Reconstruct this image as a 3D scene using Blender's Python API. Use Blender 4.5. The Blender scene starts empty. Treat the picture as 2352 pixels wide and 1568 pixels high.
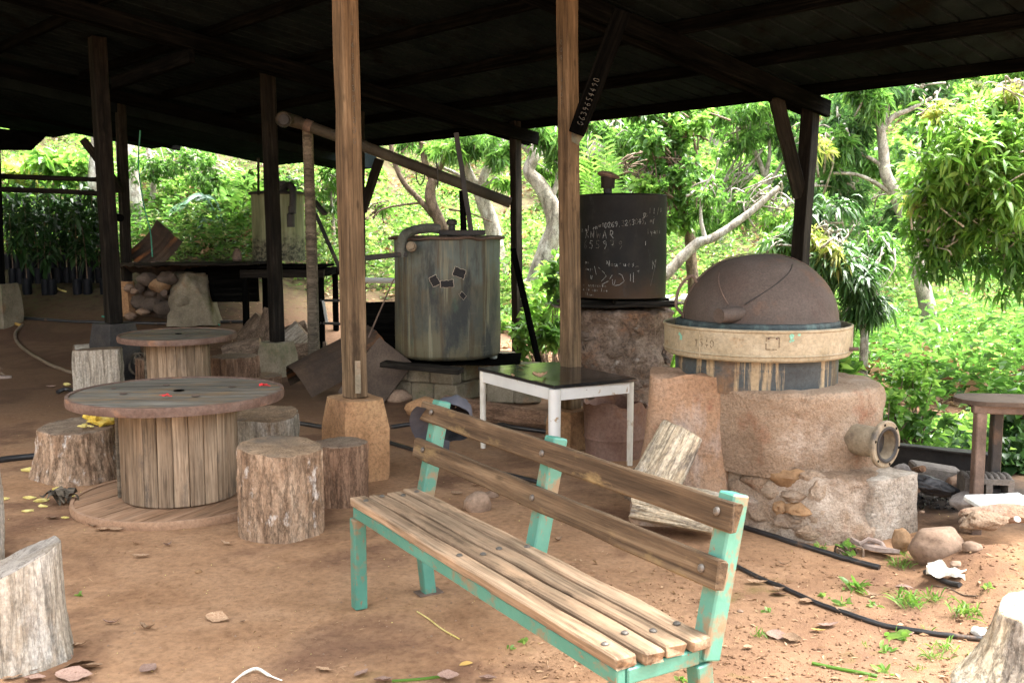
import bpy, bmesh, math, random
import numpy as np
from mathutils import Vector, Matrix, noise as mnoise

scene = bpy.context.scene
COL = scene.collection
R = math.radians
rng = np.random.default_rng(7)
random.seed(7)

# ------------------------------------------------------------------ camera
F = 2287.0 / 2352.0            # focal length in picture widths (35 mm on full frame)
EYE = 1.5
PITCH = math.atan((784 - 540) / 2287.0)
CP, SP = math.cos(PITCH), math.sin(PITCH)
cam_d = bpy.data.cameras.new('camera')
cam = bpy.data.objects.new('camera', cam_d)
COL.objects.link(cam)
cam.location = (0, 0, EYE)
cam.rotation_euler = (R(90) - PITCH, 0, 0)
cam_d.sensor_width = 36
cam_d.lens = 36 * F
cam_d.clip_start = 0.05
cam_d.clip_end = 400
cam_d.dof.use_dof = True
cam_d.dof.focus_distance = 5.2
cam_d.dof.aperture_fstop = 10.0
scene.camera = cam

# ------------------------------------------------------------------ daylight
SUN_EL, SUN_AZ = R(68), R(60)      # azimuth measured clockwise from +Y
world = bpy.data.worlds.new('World')
scene.world = world
world.use_nodes = True
wn = world.node_tree
bgn = wn.nodes['Background']
sky = wn.nodes.new('ShaderNodeTexSky')
sky.sky_type = 'NISHITA'
sky.sun_disc = False
sky.sun_elevation = SUN_EL
sky.sun_rotation = SUN_AZ
sky.air_density = 1.0
sky.dust_density = 4.0
sky.ozone_density = 1.0
# thin high cloud: the blue is mostly washed out to grey
bw = wn.nodes.new('ShaderNodeRGBToBW'); wn.links.new(sky.outputs[0], bw.inputs[0])
veil = wn.nodes.new('ShaderNodeMix'); veil.data_type = 'RGBA'; veil.inputs[0].default_value = 0.92
wn.links.new(sky.outputs[0], veil.inputs[6]); wn.links.new(bw.outputs[0], veil.inputs[7])
wn.links.new(veil.outputs[2], bgn.inputs[0])
bgn.inputs[1].default_value = 0.15
sun_d = bpy.data.lights.new('sun', 'SUN')
sun_d.energy = 3.0
sun_d.angle = R(45)
sun_d.color = (1.0, 0.955, 0.88)
sun = bpy.data.objects.new('sun', sun_d)
COL.objects.link(sun)
sdir = Vector((math.sin(SUN_AZ) * math.cos(SUN_EL), math.cos(SUN_AZ) * math.cos(SUN_EL), math.sin(SUN_EL)))
sun.rotation_euler = sdir.to_track_quat('Z', 'Y').to_euler()
sun.location = (3, -3, 12)
vs = scene.view_settings
vs.view_transform = 'Standard'
vs.look = 'None'
vs.gamma = 1.0
vs.use_curve_mapping = False
vs.exposure = 3.5
scene.cycles.max_bounces = 7
scene.cycles.diffuse_bounces = 4
scene.cycles.glossy_bounces = 3
scene.cycles.transmission_bounces = 5
scene.cycles.use_denoising = True
scene.cycles.denoising_input_passes = 'RGB_ALBEDO_NORMAL'
scene.cycles.denoising_prefilter = 'ACCURATE'

# ------------------------------------------------------------------ placing
def smooth(a, b, x):
    t = np.clip((x - a) / (b - a), 0, 1)
    return t * t * (3 - 2 * t)

def vnoise(x, y, seed=0):
    """2-D value noise, numpy."""
    x = np.asarray(x, float); y = np.asarray(y, float)
    xi = np.floor(x).astype(np.int64); yi = np.floor(y).astype(np.int64)
    xf = x - xi; yf = y - yi
    def h(a, b):
        n = (a * 374761393 + b * 668265263 + seed * 1274126177) & 0xffffffff
        n = ((n ^ (n >> 13)) * 1274126177) & 0xffffffff
        return ((n ^ (n >> 16)) & 0xffff) / 65535.0
    u = xf * xf * (3 - 2 * xf); v = yf * yf * (3 - 2 * yf)
    return (h(xi, yi) * (1 - u) + h(xi + 1, yi) * u) * (1 - v) + (h(xi, yi + 1) * (1 - u) + h(xi + 1, yi + 1) * u) * v

def fbm(x, y, seed=0, oct=4):
    a, s, t = 0.5, 0.0, 0.0
    for i in range(oct):
        s = s + a * (vnoise(np.asarray(x) * 2 ** i, np.asarray(y) * 2 ** i, seed + i) - 0.5)
        a *= 0.5
    return s

def gz(x, y, fine=True):
    """height of the earth at x, y (numpy or float)"""
    x = np.asarray(x, float); y = np.asarray(y, float)
    left = 1 - smooth(-4.5, -1.0, x)
    y0 = 11.0 - 1.5 * left + 0.25 * np.clip(x, 0, 4)
    d = np.clip(y - y0, 0, None)
    k = 0.020 + 0.008 * left
    d1 = np.clip(d, 0, 9.5)
    z = k * d1 * d1 + np.clip(d - 9.5, 0, None) * (0.40 + 0.05 * np.sin(x * 0.13))
    # right-hand side: hill comes round
    d2 = np.clip(x - 6.5 - 0.15 * np.clip(y, 0, 20), 0, None)
    z = z + 0.02 * np.clip(d2, 0, 8) ** 2 + 0.3 * np.clip(d2 - 8, 0, None)
    # steep bank added on the left, shaped to block side light
    d3 = np.clip(-x - 7.6 - 0.12 * np.clip(y - 8, 0, 12), 0, None)
    z = z + 0.9 * np.clip(d3 - 0.3, 0, 7) + 0.2 * np.clip(d3 - 7.3, 0, None)
    # low bank of earth at the right edge of the yard
    bank = smooth(1.72, 2.1, x + 0.25 * fbm(x * 3, y * 3, 5)) * (1 - smooth(4.35, 4.62, y + 0.2 * fbm(x * 5, y * 2, 6))) * smooth(3.2, 4.2, y)
    z = z + 0.12 * bank
    if fine:
        amp = 0.02 + 0.05 * smooth(12, 16, y)
        z = z + amp * fbm(x * 0.9, y * 0.9, 11) * 2
        rough = smooth(-0.6, 1.2, x) * (1 - smooth(4.3, 5.2, y))
        z = z + (0.005 + 0.018 * rough) * fbm(x * 7, y * 7, 21)
    return z if z.ndim else float(z)

def ray(u, v):
    a = (u - 1176) / 2287.0; b = (784 - v) / 2287.0
    return Vector((a, CP + SP * b, -SP + CP * b))

def P(u, v, Y):
    d = ray(u, v)
    return Vector((0, 0, EYE)) + d * (Y / d.y)

def G(u, v, z=0.0):
    d = ray(u, v)
    return Vector((0, 0, EYE)) + d * ((z - EYE) / d.z)

def GT(u, v):
    """where the sight line first meets the earth"""
    d = ray(u, v)
    ts = np.concatenate([np.arange(1.2, 9, .06), np.arange(9, 60, .12)])
    h = EYE + d.z * ts - gz(d.x * ts, d.y * ts)
    k = int(np.argmax(h <= 0)) if (h <= 0).any() else len(ts) - 1
    lo, hi = ts[max(k - 1, 0)], ts[k]
    for _ in range(9):
        m = (lo + hi) / 2
        if EYE + d.z * m <= gz(d.x * m, d.y * m): hi = m
        else: lo = m
    return Vector((d.x * hi, d.y * hi, gz(d.x * hi, d.y * hi)))

# ------------------------------------------------------------------ objects
WM = {}
def link(o, parent=None, mw=None):
    COL.objects.link(o)
    mw = mw or Matrix.Identity(4)
    if parent is not None:
        o.parent = parent
        o.matrix_parent_inverse = WM[parent.name].inverted()
    o.matrix_basis = mw
    WM[o.name] = mw
    return o

def props(o, label=None, cat=None, group=None, kind=None):
    if label: o['label'] = label
    if cat: o['category'] = cat
    if group: o['group'] = group
    if kind: o['kind'] = kind
    return o

def thing(name, label, cat, loc=(0, 0, 0), group=None):
    o = bpy.data.objects.new(name, None)
    o.empty_display_size = 0.1
    link(o, None, Matrix.Translation(Vector(loc)))
    return props(o, label, cat, group)

def obj(name, me, mats, parent=None, mw=None, label=None, cat=None, group=None, kind=None):
    if not isinstance(mats, (list, tuple)): mats = [mats]
    if me.users == 0 or not me.materials:
        for m in mats:
            me.materials.append(m)
    me.name = name
    o = bpy.data.objects.new(name, me)
    link(o, parent, mw)
    if name in ('chalk_writing', 'faint_lettering'): kind = 'stuff'
    return props(o, label, cat, group, kind)

def mesh_np(verts, faces, mat_idx=None, smooth_f=False):
    """verts (N,3), faces: list of arrays each (M,k)"""
    me = bpy.data.meshes.new('m')
    verts = np.asarray(verts, np.float32)
    if not isinstance(faces, list) or isinstance(faces[0], tuple): faces = [faces]
    faces = [np.asarray(f, np.int32) for f in faces if len(f)]
    nl = sum(f.size for f in faces); nf = sum(len(f) for f in faces)
    me.vertices.add(len(verts)); me.loops.add(nl); me.polygons.add(nf)
    me.vertices.foreach_set('co', verts.ravel())
    me.loops.foreach_set('vertex_index', np.concatenate([f.ravel() for f in faces]))
    tot = np.concatenate([np.full(len(f), f.shape[1], np.int32) for f in faces])
    me.polygons.foreach_set('loop_start', np.concatenate([[0], np.cumsum(tot)[:-1]]).astype(np.int32))
    if mat_idx is not None:
        me.polygons.foreach_set('material_index', np.asarray(mat_idx, np.int32))
    me.polygons.foreach_set('use_smooth', np.full(nf, smooth_f, bool))
    me.update(calc_edges=True)
    me.validate()
    return me

def bm_mesh(bm, smooth_f=False, angle=None):
    bmesh.ops.recalc_face_normals(bm, faces=bm.faces)
    me = bpy.data.meshes.new('m')
    bm.to_mesh(me); bm.free()
    if smooth_f or angle:
        me.polygons.foreach_set('use_smooth', np.ones(len(me.polygons), bool))
        if angle: me.set_sharp_from_angle(angle=R(angle))
    return me

def box(l, w, h, bev=0.004, seg=1, jit=0.0, seed=0, sag=0.0, chip=0.0):
    """bar with its long axis along local X, centred on the origin"""
    rr = random.Random(seed)
    bm = bmesh.new()
    bmesh.ops.create_cube(bm, size=1)
    if seg > 1:
        es = [e for e in bm.edges if abs(e.verts[0].co.x - e.verts[1].co.x) > 0.5]
        bmesh.ops.subdivide_edges(bm, edges=es, cuts=seg - 1, use_grid_fill=True)
    for v in bm.verts:
        v.co = Vector((v.co.x * l, v.co.y * w, v.co.z * h))
    if bev:
        es = [e for e in bm.edges if len(e.link_faces) == 2 and e.calc_face_angle(0) > 0.5]
        bmesh.ops.bevel(bm, geom=es, offset=min(bev, w * .3, h * .3), segments=1, profile=0.5, affect='EDGES')
    off = rr.random() * 50
    for v in bm.verts:
        if jit:
            n = mnoise.noise_vector(Vector((v.co.x * 5 + off, v.co.y * 9, v.co.z * 9)))
            v.co += Vector((n.x * jit * .6, n.y * jit, n.z * jit))
        if chip and abs(v.co.x) > l * 0.46:
            v.co.x += rr.uniform(-chip, chip * .2) * (1 if v.co.x > 0 else -1)
        if sag:
            v.co.z -= sag * (1 - (2 * v.co.x / l) ** 2)
    return bm_mesh(bm)

def axis_m(p0, p1, up=(0, 0, 1)):
    """matrix with X from p0 to p1, origin midway"""
    p0, p1 = Vector(p0), Vector(p1)
    x = (p1 - p0).normalized()
    up = Vector(up)
    if abs(x.dot(up)) > 0.98: up = Vector((0, 1, 0))
    y = up.cross(x).normalized(); z = x.cross(y)
    m = Matrix((x, y, z)).transposed().to_4x4()
    m.translation = (p0 + p1) / 2
    return m

def beam(name, p0, p1, w, h, mat, parent=None, up=(0, 0, 1), bev=0.005, seg=8, jit=0.006, seed=None, label=None, **k):
    """timber from p0 to p1: w across, h along 'up'"""
    p0, p1 = Vector(p0), Vector(p1)
    if seed is None: seed = random.randint(0, 9999)
    me = box((p1 - p0).length, w, h, bev, seg, jit, seed, **k)
    return obj(name, me, mat, parent, axis_m(p0, p1, up), label)

def spline(pts, n=8):
    """Catmull-Rom through pts"""
    pts = [Vector(p) for p in pts]
    if len(pts) < 3: return pts
    ext = [pts[0] * 2 - pts[1]] + pts + [pts[-1] * 2 - pts[-2]]
    out = []
    for i in range(1, len(ext) - 2):
        a, b, c, d = ext[i - 1], ext[i], ext[i + 1], ext[i + 2]
        for j in range(n):
            t = j / n
            out.append(0.5 * ((2 * b) + (c - a) * t + (2 * a - 5 * b + 4 * c - d) * t * t + (3 * b - a - 3 * c + d) * t ** 3))
    out.append(pts[-1])
    return out

def tube_data(pts, rad, n=8, cap=True, wob=0.0, seed=0):
    pts = [Vector(p) for p in pts]
    m = len(pts)
    if not hasattr(rad, '__len__'): rad = [rad] * m
    vs, fs = [], []
    t0 = (pts[1] - pts[0]).normalized()
    ref = Vector((0, 0, 1)) if abs(t0.z) < 0.9 else Vector((1, 0, 0))
    nrm = (ref - t0 * ref.dot(t0)).normalized()
    for i in range(m):
        t = (pts[min(i + 1, m - 1)] - pts[max(i - 1, 0)]).normalized()
        nrm = (nrm - t * nrm.dot(t)).normalized()
        bn = t.cross(nrm)
        for j in range(n):
            a = 2 * math.pi * j / n
            r = rad[i]
            d = nrm * math.cos(a) + bn * math.sin(a)
            if wob:
                q = pts[i] * 6 + d * 1.3
                r *= 1 + wob * mnoise.noise(q + Vector((seed, 0, 0)))
            vs.append(pts[i] + d * r)
    for i in range(m - 1):
        for j in range(n):
            a, b = i * n + j, i * n + (j + 1) % n
            fs.append((a, b, b + n, a + n))
    tri = []
    if cap:
        c0 = len(vs); vs.append(pts[0]); c1 = len(vs); vs.append(pts[-1])
        for j in range(n):
            tri.append((c0, (j + 1) % n, j))
            tri.append((c1, (m - 1) * n + j, (m - 1) * n + (j + 1) % n))
    return vs, fs, tri

def tube(pts, rad, n=8, cap=True, wob=0.0, seed=0, angle=40):
    v, f, t = tube_data(pts, rad, n, cap, wob, seed)
    me = mesh_np([tuple(p) for p in v], [f, t] if t else [f], smooth_f=True)
    me.set_sharp_from_angle(angle=R(angle))
    return me

def tubes(lst, n=6, wob=0.0):
    """several tubes in one mesh; lst of (pts, rad)"""
    V, Q, T = [], [], []
    for pts, rad in lst:
        v, f, t = tube_data(pts, rad, n, True, wob)
        o = len(V)
        V += [tuple(p) for p in v]
        Q += [tuple(i + o for i in q) for q in f]
        T += [tuple(i + o for i in q) for q in t]
    return mesh_np(V, [Q, T], smooth_f=True)

def lathe(prof, n=48, fn=None, cap_top=False, cap_bot=False, angle=35, mat_rows=None):
    """prof: [(r, z)]; fn(r, a, z) -> (r, z) shifts points"""
    vs, fs, mi = [], [], []
    for (r, z) in prof:
        for j in range(n):
            a = 2 * math.pi * j / n
            rr, zz = (r, z) if fn is None else fn(r, a, z)
            vs.append((rr * math.cos(a), rr * math.sin(a), zz))
    for i in range(len(prof) - 1):
        for j in range(n):
            b = (j + 1) % n
            fs.append((i * n + j, i * n + b, (i + 1) * n + b, (i + 1) * n + j))
            mi.append(mat_rows[i] if mat_rows else 0)
    tri = []
    if cap_bot:
        c = len(vs); vs.append((0, 0, prof[0][1]))
        tri += [(c, (j + 1) % n, j) for j in range(n)]; mi += [mat_rows[0] if mat_rows else 0] * n
    if cap_top:
        c = len(vs); vs.append((0, 0, prof[-1][1])); o = (len(prof) - 1) * n
        tri += [(c, o + j, o + (j + 1) % n) for j in range(n)]; mi += [mat_rows[-1] if mat_rows else 0] * n
    me = mesh_np(vs, [fs, tri] if tri else [fs], mi, True)
    me.set_sharp_from_angle(angle=R(angle))
    return me

def rock(sx, sy, sz, seed=0, sub=3, rough=0.25, flat=0.0, freq=1.3, smooth_f=True):
    bm = bmesh.new()
    bmesh.ops.create_icosphere(bm, subdivisions=sub, radius=1)
    o = Vector((seed * 3.7, seed * 1.3, seed * 7.1))
    for v in bm.verts:
        n = mnoise.noise(v.co * freq + o) + 0.5 * mnoise.noise(v.co * freq * 2.3 + o)
        c = mnoise.noise(v.co * freq * 5 + o) * 0.12
        v.co *= 1 + rough * (n + c)
        # flat facets
        for k in range(4):
            d = Vector((math.sin(seed + k * 2.1), math.cos(seed * 1.7 + k), math.sin(k * 1.3 + seed * .6))).normalized()
            h = v.co.dot(d) - 0.82
            if h > 0: v.co -= d * h * 0.8
        v.co = Vector((v.co.x * sx, v.co.y * sy, v.co.z * sz))
    return bm_mesh(bm, smooth_f, 50 if smooth_f else None)

def rotz(a): return Matrix.Rotation(a, 4, 'Z')
def T(p): return Matrix.Translation(Vector(p))

# ------------------------------------------------------------------ materials
class NT:
    def __init__(self, name):
        self.m = bpy.data.materials.new(name); self.m.use_nodes = True
        self.t = self.m.node_tree; self.b = self.t.nodes['Principled BSDF']
    def n(self, typ, **kw):
        nd = self.t.nodes.new(typ)
        for k, v in kw.items():
            if k in nd.bl_rna.properties: setattr(nd, k, v)
            else: nd.inputs[k].default_value = v
        return nd
    def l(self, a, b): self.t.links.new(a, b)
    def coords(self, scale=(1, 1, 1), world=False):
        tc = self.n('ShaderNodeTexCoord'); oi = self.n('ShaderNodeObjectInfo')
        mp = self.n('ShaderNodeMapping'); mp.inputs['Scale'].default_value = scale
        ad = self.n('ShaderNodeVectorMath', operation='MULTIPLY_ADD')
        mul = self.n('ShaderNodeCombineXYZ')
        for i in range(3): self.l(oi.outputs['Random'], mul.inputs[i])
        self.l(mul.outputs[0], ad.inputs[0]); ad.inputs[1].default_value = (37, 91, 53)
        self.l(tc.outputs['Object'], mp.inputs[0]); self.l(mp.outputs[0], ad.inputs[2])
        self.rnd = oi.outputs['Random']; self.obj = tc.outputs['Object']
        return ad.outputs[0]
    def noise(self, vec, scale, detail=5, rough=0.6, dist=0.0):
        nd = self.n('ShaderNodeTexNoise', Scale=scale, Detail=detail, Roughness=rough, Distortion=dist)
        self.l(vec, nd.inputs['Vector']); return nd.outputs['Fac']
    def ramp(self, fac, cols):
        nd = self.n('ShaderNodeValToRGB'); e = nd.color_ramp.elements
        while len(e) < len(cols): e.new(0.5)
        for i, (p, c) in enumerate(cols):
            e[i].position = p
            e[i].color = (c, c, c, 1) if not hasattr(c, '__len__') else (*c, 1)
        self.l(fac, nd.inputs[0]); return nd.outputs[0]
    def mix(self, fac, a, b, mode='MIX'):
        nd = self.n('ShaderNodeMix', data_type='RGBA', blend_type=mode)
        for s, x in ((0, fac), (6, a), (7, b)):
            if hasattr(x, 'is_linked'): self.l(x, nd.inputs[s])
            elif hasattr(x, '__len__'): nd.inputs[s].default_value = (*x, 1)
            else: nd.inputs[s].default_value = x
        return nd.outputs[2]
    def math(self, op, a, b=0.0, c=0.0):
        nd = self.n('ShaderNodeMath', operation=op)
        for i, x in enumerate((a, b, c)):
            if hasattr(x, 'is_linked'): self.l(x, nd.inputs[i])
            else: nd.inputs[i].default_value = x
        return nd.outputs[0]
    def bump(self, h, strength=0.5, dist=0.01, prev=None):
        nd = self.n('ShaderNodeBump', Strength=strength, Distance=dist)
        self.l(h, nd.inputs['Height'])
        if prev is not None: self.l(prev, nd.inputs['Normal'])
        return nd.outputs[0]
    def sep(self, vec):
        nd = self.n('ShaderNodeSeparateXYZ'); self.l(vec, nd.inputs[0]); return nd.outputs
    def out(self, col, rough=0.8, normal=None, metal=0.0, spec=0.3):
        b = self.b
        if hasattr(col, 'is_linked'): self.l(col, b.inputs['Base Color'])
        else: b.inputs['Base Color'].default_value = (*col, 1)
        if hasattr(rough, 'is_linked'): self.l(rough, b.inputs['Roughness'])
        else: b.inputs['Roughness'].default_value = rough
        b.inputs['Metallic'].default_value = metal
        b.inputs['Specular IOR Level'].default_value = spec
        if normal is not None: self.l(normal, b.inputs['Normal'])
        return self.m

def generic(name, cols, scale=4, stretch=(1, 1, 1), rough=0.85, metal=0.0, bump=0.4, bdist=0.01, bscale=None,
            stains=(), vary=0.15, spec=0.3, detail=6, speck=(55, .72, 1.22)):
    """noise-coloured surface; stains = [(colour, scale, stretch, lo, hi)]"""
    t = NT(name)
    v = t.coords(stretch)
    f = t.noise(v, scale, detail, 0.62)
    lo, hi = 0.30, 0.70
    k = len(cols)
    col = t.ramp(f, [(lo + (hi - lo) * i / max(1, k - 1), c) for i, c in enumerate(cols)])
    for (c, s, st, a, b) in stains:
        v2 = t.coords(st)
        g = t.noise(v2, s, 6, 0.65)
        col = t.mix(t.ramp(g, [(a, 0.0), (b, 1.0)]), col, c)
    if speck:
        g = t.noise(t.coords((1, 1, 1)), speck[0], 5, 0.75)
        col = t.mix(1.0, col, t.ramp(g, [(0.32, speck[1]), (0.5, 1.0), (0.68, speck[2])]), 'MULTIPLY')
    if vary:
        hsv = t.n('ShaderNodeHueSaturation')
        t.l(t.math('MULTIPLY_ADD', t.rnd, 2 * vary, 1 - vary), hsv.inputs['Value'])
        t.l(col, hsv.inputs['Color']); col = hsv.outputs[0]
    nrm = None
    if bump:
        nrm = t.bump(t.noise(v, bscale or scale * 5, 6, 0.65), bump, bdist)
    return t.out(col, rough, nrm, metal, spec)

def wood(name, dark, mid, light, rough=0.8, grain=(1.2, 26, 26), vary=0.18, dirt=None, bump=0.5, dirt_lo=.5, dirt_hi=.68, spec=0.2):
    """grain runs along local X"""
    t = NT(name)
    v = t.coords(grain)
    f = t.noise(v, 1.0, 7, 0.7, 0.6)
    v2 = t.coords((2.2, 5, 5))
    g = t.noise(v2, 1.3, 4, 0.6)
    col = t.ramp(f, [(0.34, dark), (0.5, mid), (0.66, light)])
    fine = t.noise(t.coords((grain[0] * 2.5, grain[1] * 3.2, grain[2] * 3.2)), 1.0, 4, 0.7)
    col = t.mix(1.0, col, t.ramp(fine, [(0.36, 0.62), (0.5, 1.0), (0.66, 1.15)]), 'MULTIPLY')
    blot = t.ramp(g, [(0.35, (0.62, 0.60, 0.58)), (0.65, (1.12, 1.08, 1.05))])
    col = t.mix(0.8, col, blot, 'MULTIPLY')
    if dirt:
        col = t.mix(t.ramp(t.noise(t.coords((3, 9, 9)), 1.1, 6, 0.7), [(dirt_lo, 0.0), (dirt_hi, 1.0)]), col, dirt)
    # knots and cracks
    vo = t.n('ShaderNodeTexVoronoi', Scale=1.0); t.l(t.coords((3.2, 9, 9)), vo.inputs['Vector'])
    kn = t.ramp(vo.outputs['Distance'], [(0.05, 0.55), (0.12, 1.0)])
    col = t.mix(1.0, col, kn, 'MULTIPLY')
    hsv = t.n('ShaderNodeHueSaturation')
    t.l(t.math('MULTIPLY_ADD', t.rnd, 2 * vary, 1 - vary), hsv.inputs['Value'])
    t.l(col, hsv.inputs['Color'])
    return t.out(hsv.outputs[0], rough, t.bump(f, bump, 0.006), 0, spec)

def leaf_mat(name, cols, trans=0.45, rough=0.45, spec=0.4):
    """cols across 'random per island'"""
    t = NT(name)
    ge = t.n('ShaderNodeNewGeometry')
    col = t.ramp(ge.outputs['Random Per Island'], [(i / max(1, len(cols) - 1), c) for i, c in enumerate(cols)])
    t.l(col, t.b.inputs['Base Color'])
    t.b.inputs['Roughness'].default_value = rough
    t.b.inputs['Specular IOR Level'].default_value = spec
    tr = t.n('ShaderNodeBsdfTranslucent')
    tc = t.mix(1.0, col, (1.1, 1.15, 0.78), 'MULTIPLY')
    t.l(tc, tr.inputs[0])
    mx = t.n('ShaderNodeMixShader'); mx.inputs[0].default_value = trans
    t.l(t.b.outputs[0], mx.inputs[1]); t.l(tr.outputs[0], mx.inputs[2])
    t.l(mx.outputs[0], t.t.nodes['Material Output'].inputs['Surface'])
    return t.m
# ------------------------------------------------------------------ the materials used
def earth_mat():
    t = NT('red_earth')
    v = t.coords((1, 1, 1))
    o = t.obj
    big = t.noise(o, 0.55, 4, 0.6)
    med = t.noise(o, 2.3, 6, 0.65, 0.4)
    fin = t.noise(o, 34, 5, 0.7)
    col = t.ramp(med, [(0.30, (0.255, 0.140, 0.078)), (0.50, (0.325, 0.188, 0.110)), (0.70, (0.375, 0.228, 0.140))])
    # dark damp soil
    sp = t.sep(o)
    damp = t.math('ADD', t.noise(o, 1.15, 5, 0.62, 0.6), t.math('MULTIPLY', big, 0.35))
    col = t.mix(t.ramp(damp, [(0.68, 0.0), (0.80, 0.75)]), col, (0.135, 0.070, 0.045))
    # crumbs and grit
    mid2 = t.noise(o, 11, 6, 0.72, 0.3)
    col = t.mix(1.0, col, t.ramp(mid2, [(0.30, (0.82, 0.81, 0.80)), (0.5, (1, 1, 1)), (0.70, (1.10, 1.10, 1.09))]), 'MULTIPLY')
    col = t.mix(1.0, col, t.ramp(fin, [(0.28, (0.68, 0.66, 0.64)), (0.5, (1, 1, 1)), (0.74, (1.22, 1.21, 1.18))]), 'MULTIPLY')
    pale = t.noise(o, 150, 3, 0.6)
    col = t.mix(t.ramp(pale, [(0.70, 0.0), (0.74, 0.7)]), col, (0.50, 0.40, 0.31))
    # wet crumbly soil with moss outside the drip line, near right
    def dist_mask(cx, cy, r0, r1, amp=0.5):
        c = t.n('ShaderNodeVectorMath', operation='DISTANCE')
        t.l(o, c.inputs[0]); c.inputs[1].default_value = (cx, cy, 0)
        d = t.math('ADD', c.outputs['Value'], t.math('MULTIPLY', t.math('SUBTRACT', med, 0.5), amp * 3))
        return t.ramp(t.math('DIVIDE', d, r1), [(r0 / r1, 1.0), (1.0, 0.0)])
    col = t.mix(t.math('MULTIPLY', dist_mask(1.5, 3.2, 0.5, 1.5, 0.4), 0.6), col, (0.140, 0.078, 0.052))
    moss = t.ramp(t.noise(o, 3.1, 5, 0.6), [(0.58, 0.0), (0.70, 1.0)])
    col = t.mix(t.math('MULTIPLY', moss, t.math('MULTIPLY', dist_mask(1.1, 2.9, 0.9, 2.0, 0.5), 0.75)), col, (0.13, 0.115, 0.03))
    moss2 = t.math('MULTIPLY', dist_mask(-0.8, 2.3, 0.3, 1.2, 0.5), 0.5)
    col = t.mix(t.math('MULTIPLY', moss, moss2), col, (0.17, 0.13, 0.05))
    # ash and soot around the fire
    fp = G(2120, 1120)
    col = t.mix(t.math('MULTIPLY', dist_mask(fp.x + .1, fp.y, 0.45, 0.95, 0.25), 0.92), col, (0.035, 0.032, 0.032))
    # floor gets darker towards the back
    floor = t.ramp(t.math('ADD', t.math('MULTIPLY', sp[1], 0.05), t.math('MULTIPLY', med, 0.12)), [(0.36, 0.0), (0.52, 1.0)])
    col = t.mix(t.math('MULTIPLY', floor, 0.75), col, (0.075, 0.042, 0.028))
    # hillside: humus, litter
    hill = t.ramp(t.math('ADD', t.math('MULTIPLY', sp[2], 0.6), t.math('MULTIPLY', med, 0.3)), [(0.30, 0.0), (0.6, 1.0)])
    col = t.mix(hill, col, t.ramp(t.noise(o, 9, 6, 0.7), [(0.35, (0.03, 0.022, 0.014)), (0.5, (0.075, 0.055, 0.03)), (0.66, (0.05, 0.075, 0.022))]))
    h = t.math('ADD', t.math('MULTIPLY', fin, 0.35), t.noise(o, 95, 4, 0.7))
    n = t.bump(h, 0.55, 0.012)
    return t.out(col, 0.95, n, 0, 0.15)

def ringed_wood(name, dark, light, ring=60, dirt=(0.16, 0.10, 0.065)):
    """end grain: growth rings round local Z plus radial cracks"""
    t = NT(name)
    v = t.coords((1, 1, 1)); o = t.obj
    mp = t.n('ShaderNodeMapping'); mp.inputs['Scale'].default_value = (1, 1, 0.05); t.l(o, mp.inputs[0])
    ln = t.n('ShaderNodeVectorMath', operation='LENGTH'); t.l(mp.outputs[0], ln.inputs[0])
    nz = t.noise(o, 7, 4, 0.6)
    r = t.math('MULTIPLY_ADD', nz, 0.035, ln.outputs['Value'])
    s = t.math('SINE', t.math('MULTIPLY', r, ring * 6))
    w = t.math('ADD', t.math('MULTIPLY', s, 0.055), t.noise(o, 16, 6, 0.7))
    col = t.ramp(w, [(0.25, dark), (0.75, light)])
    sp = t.sep(o)
    an = t.math('ARCTAN2', sp[1], sp[0])
    cv = t.n('ShaderNodeCombineXYZ'); t.l(an, cv.inputs[0]); t.l(t.math('MULTIPLY', ln.outputs['Value'], 2.5), cv.inputs[1]); t.l(t.rnd, cv.inputs[2])
    ck = t.noise(cv.outputs[0], 3.2, 5, 0.75)
    crack = t.ramp(t.math('ABSOLUTE', t.math('SUBTRACT', ck, 0.5)), [(0.0, 0.0), (0.018, 1.0)])
    col = t.mix(crack, (0.05, 0.035, 0.025), col)
    col = t.mix(t.ramp(t.noise(v, 4.5, 5, 0.6), [(0.45, 0.0), (0.68, 0.85)]), col, dirt)
    return t.out(col, 0.88, t.bump(t.math('ADD', w, t.math('MULTIPLY', crack, 0.6)), 0.6, 0.006), 0, 0.2)

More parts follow.
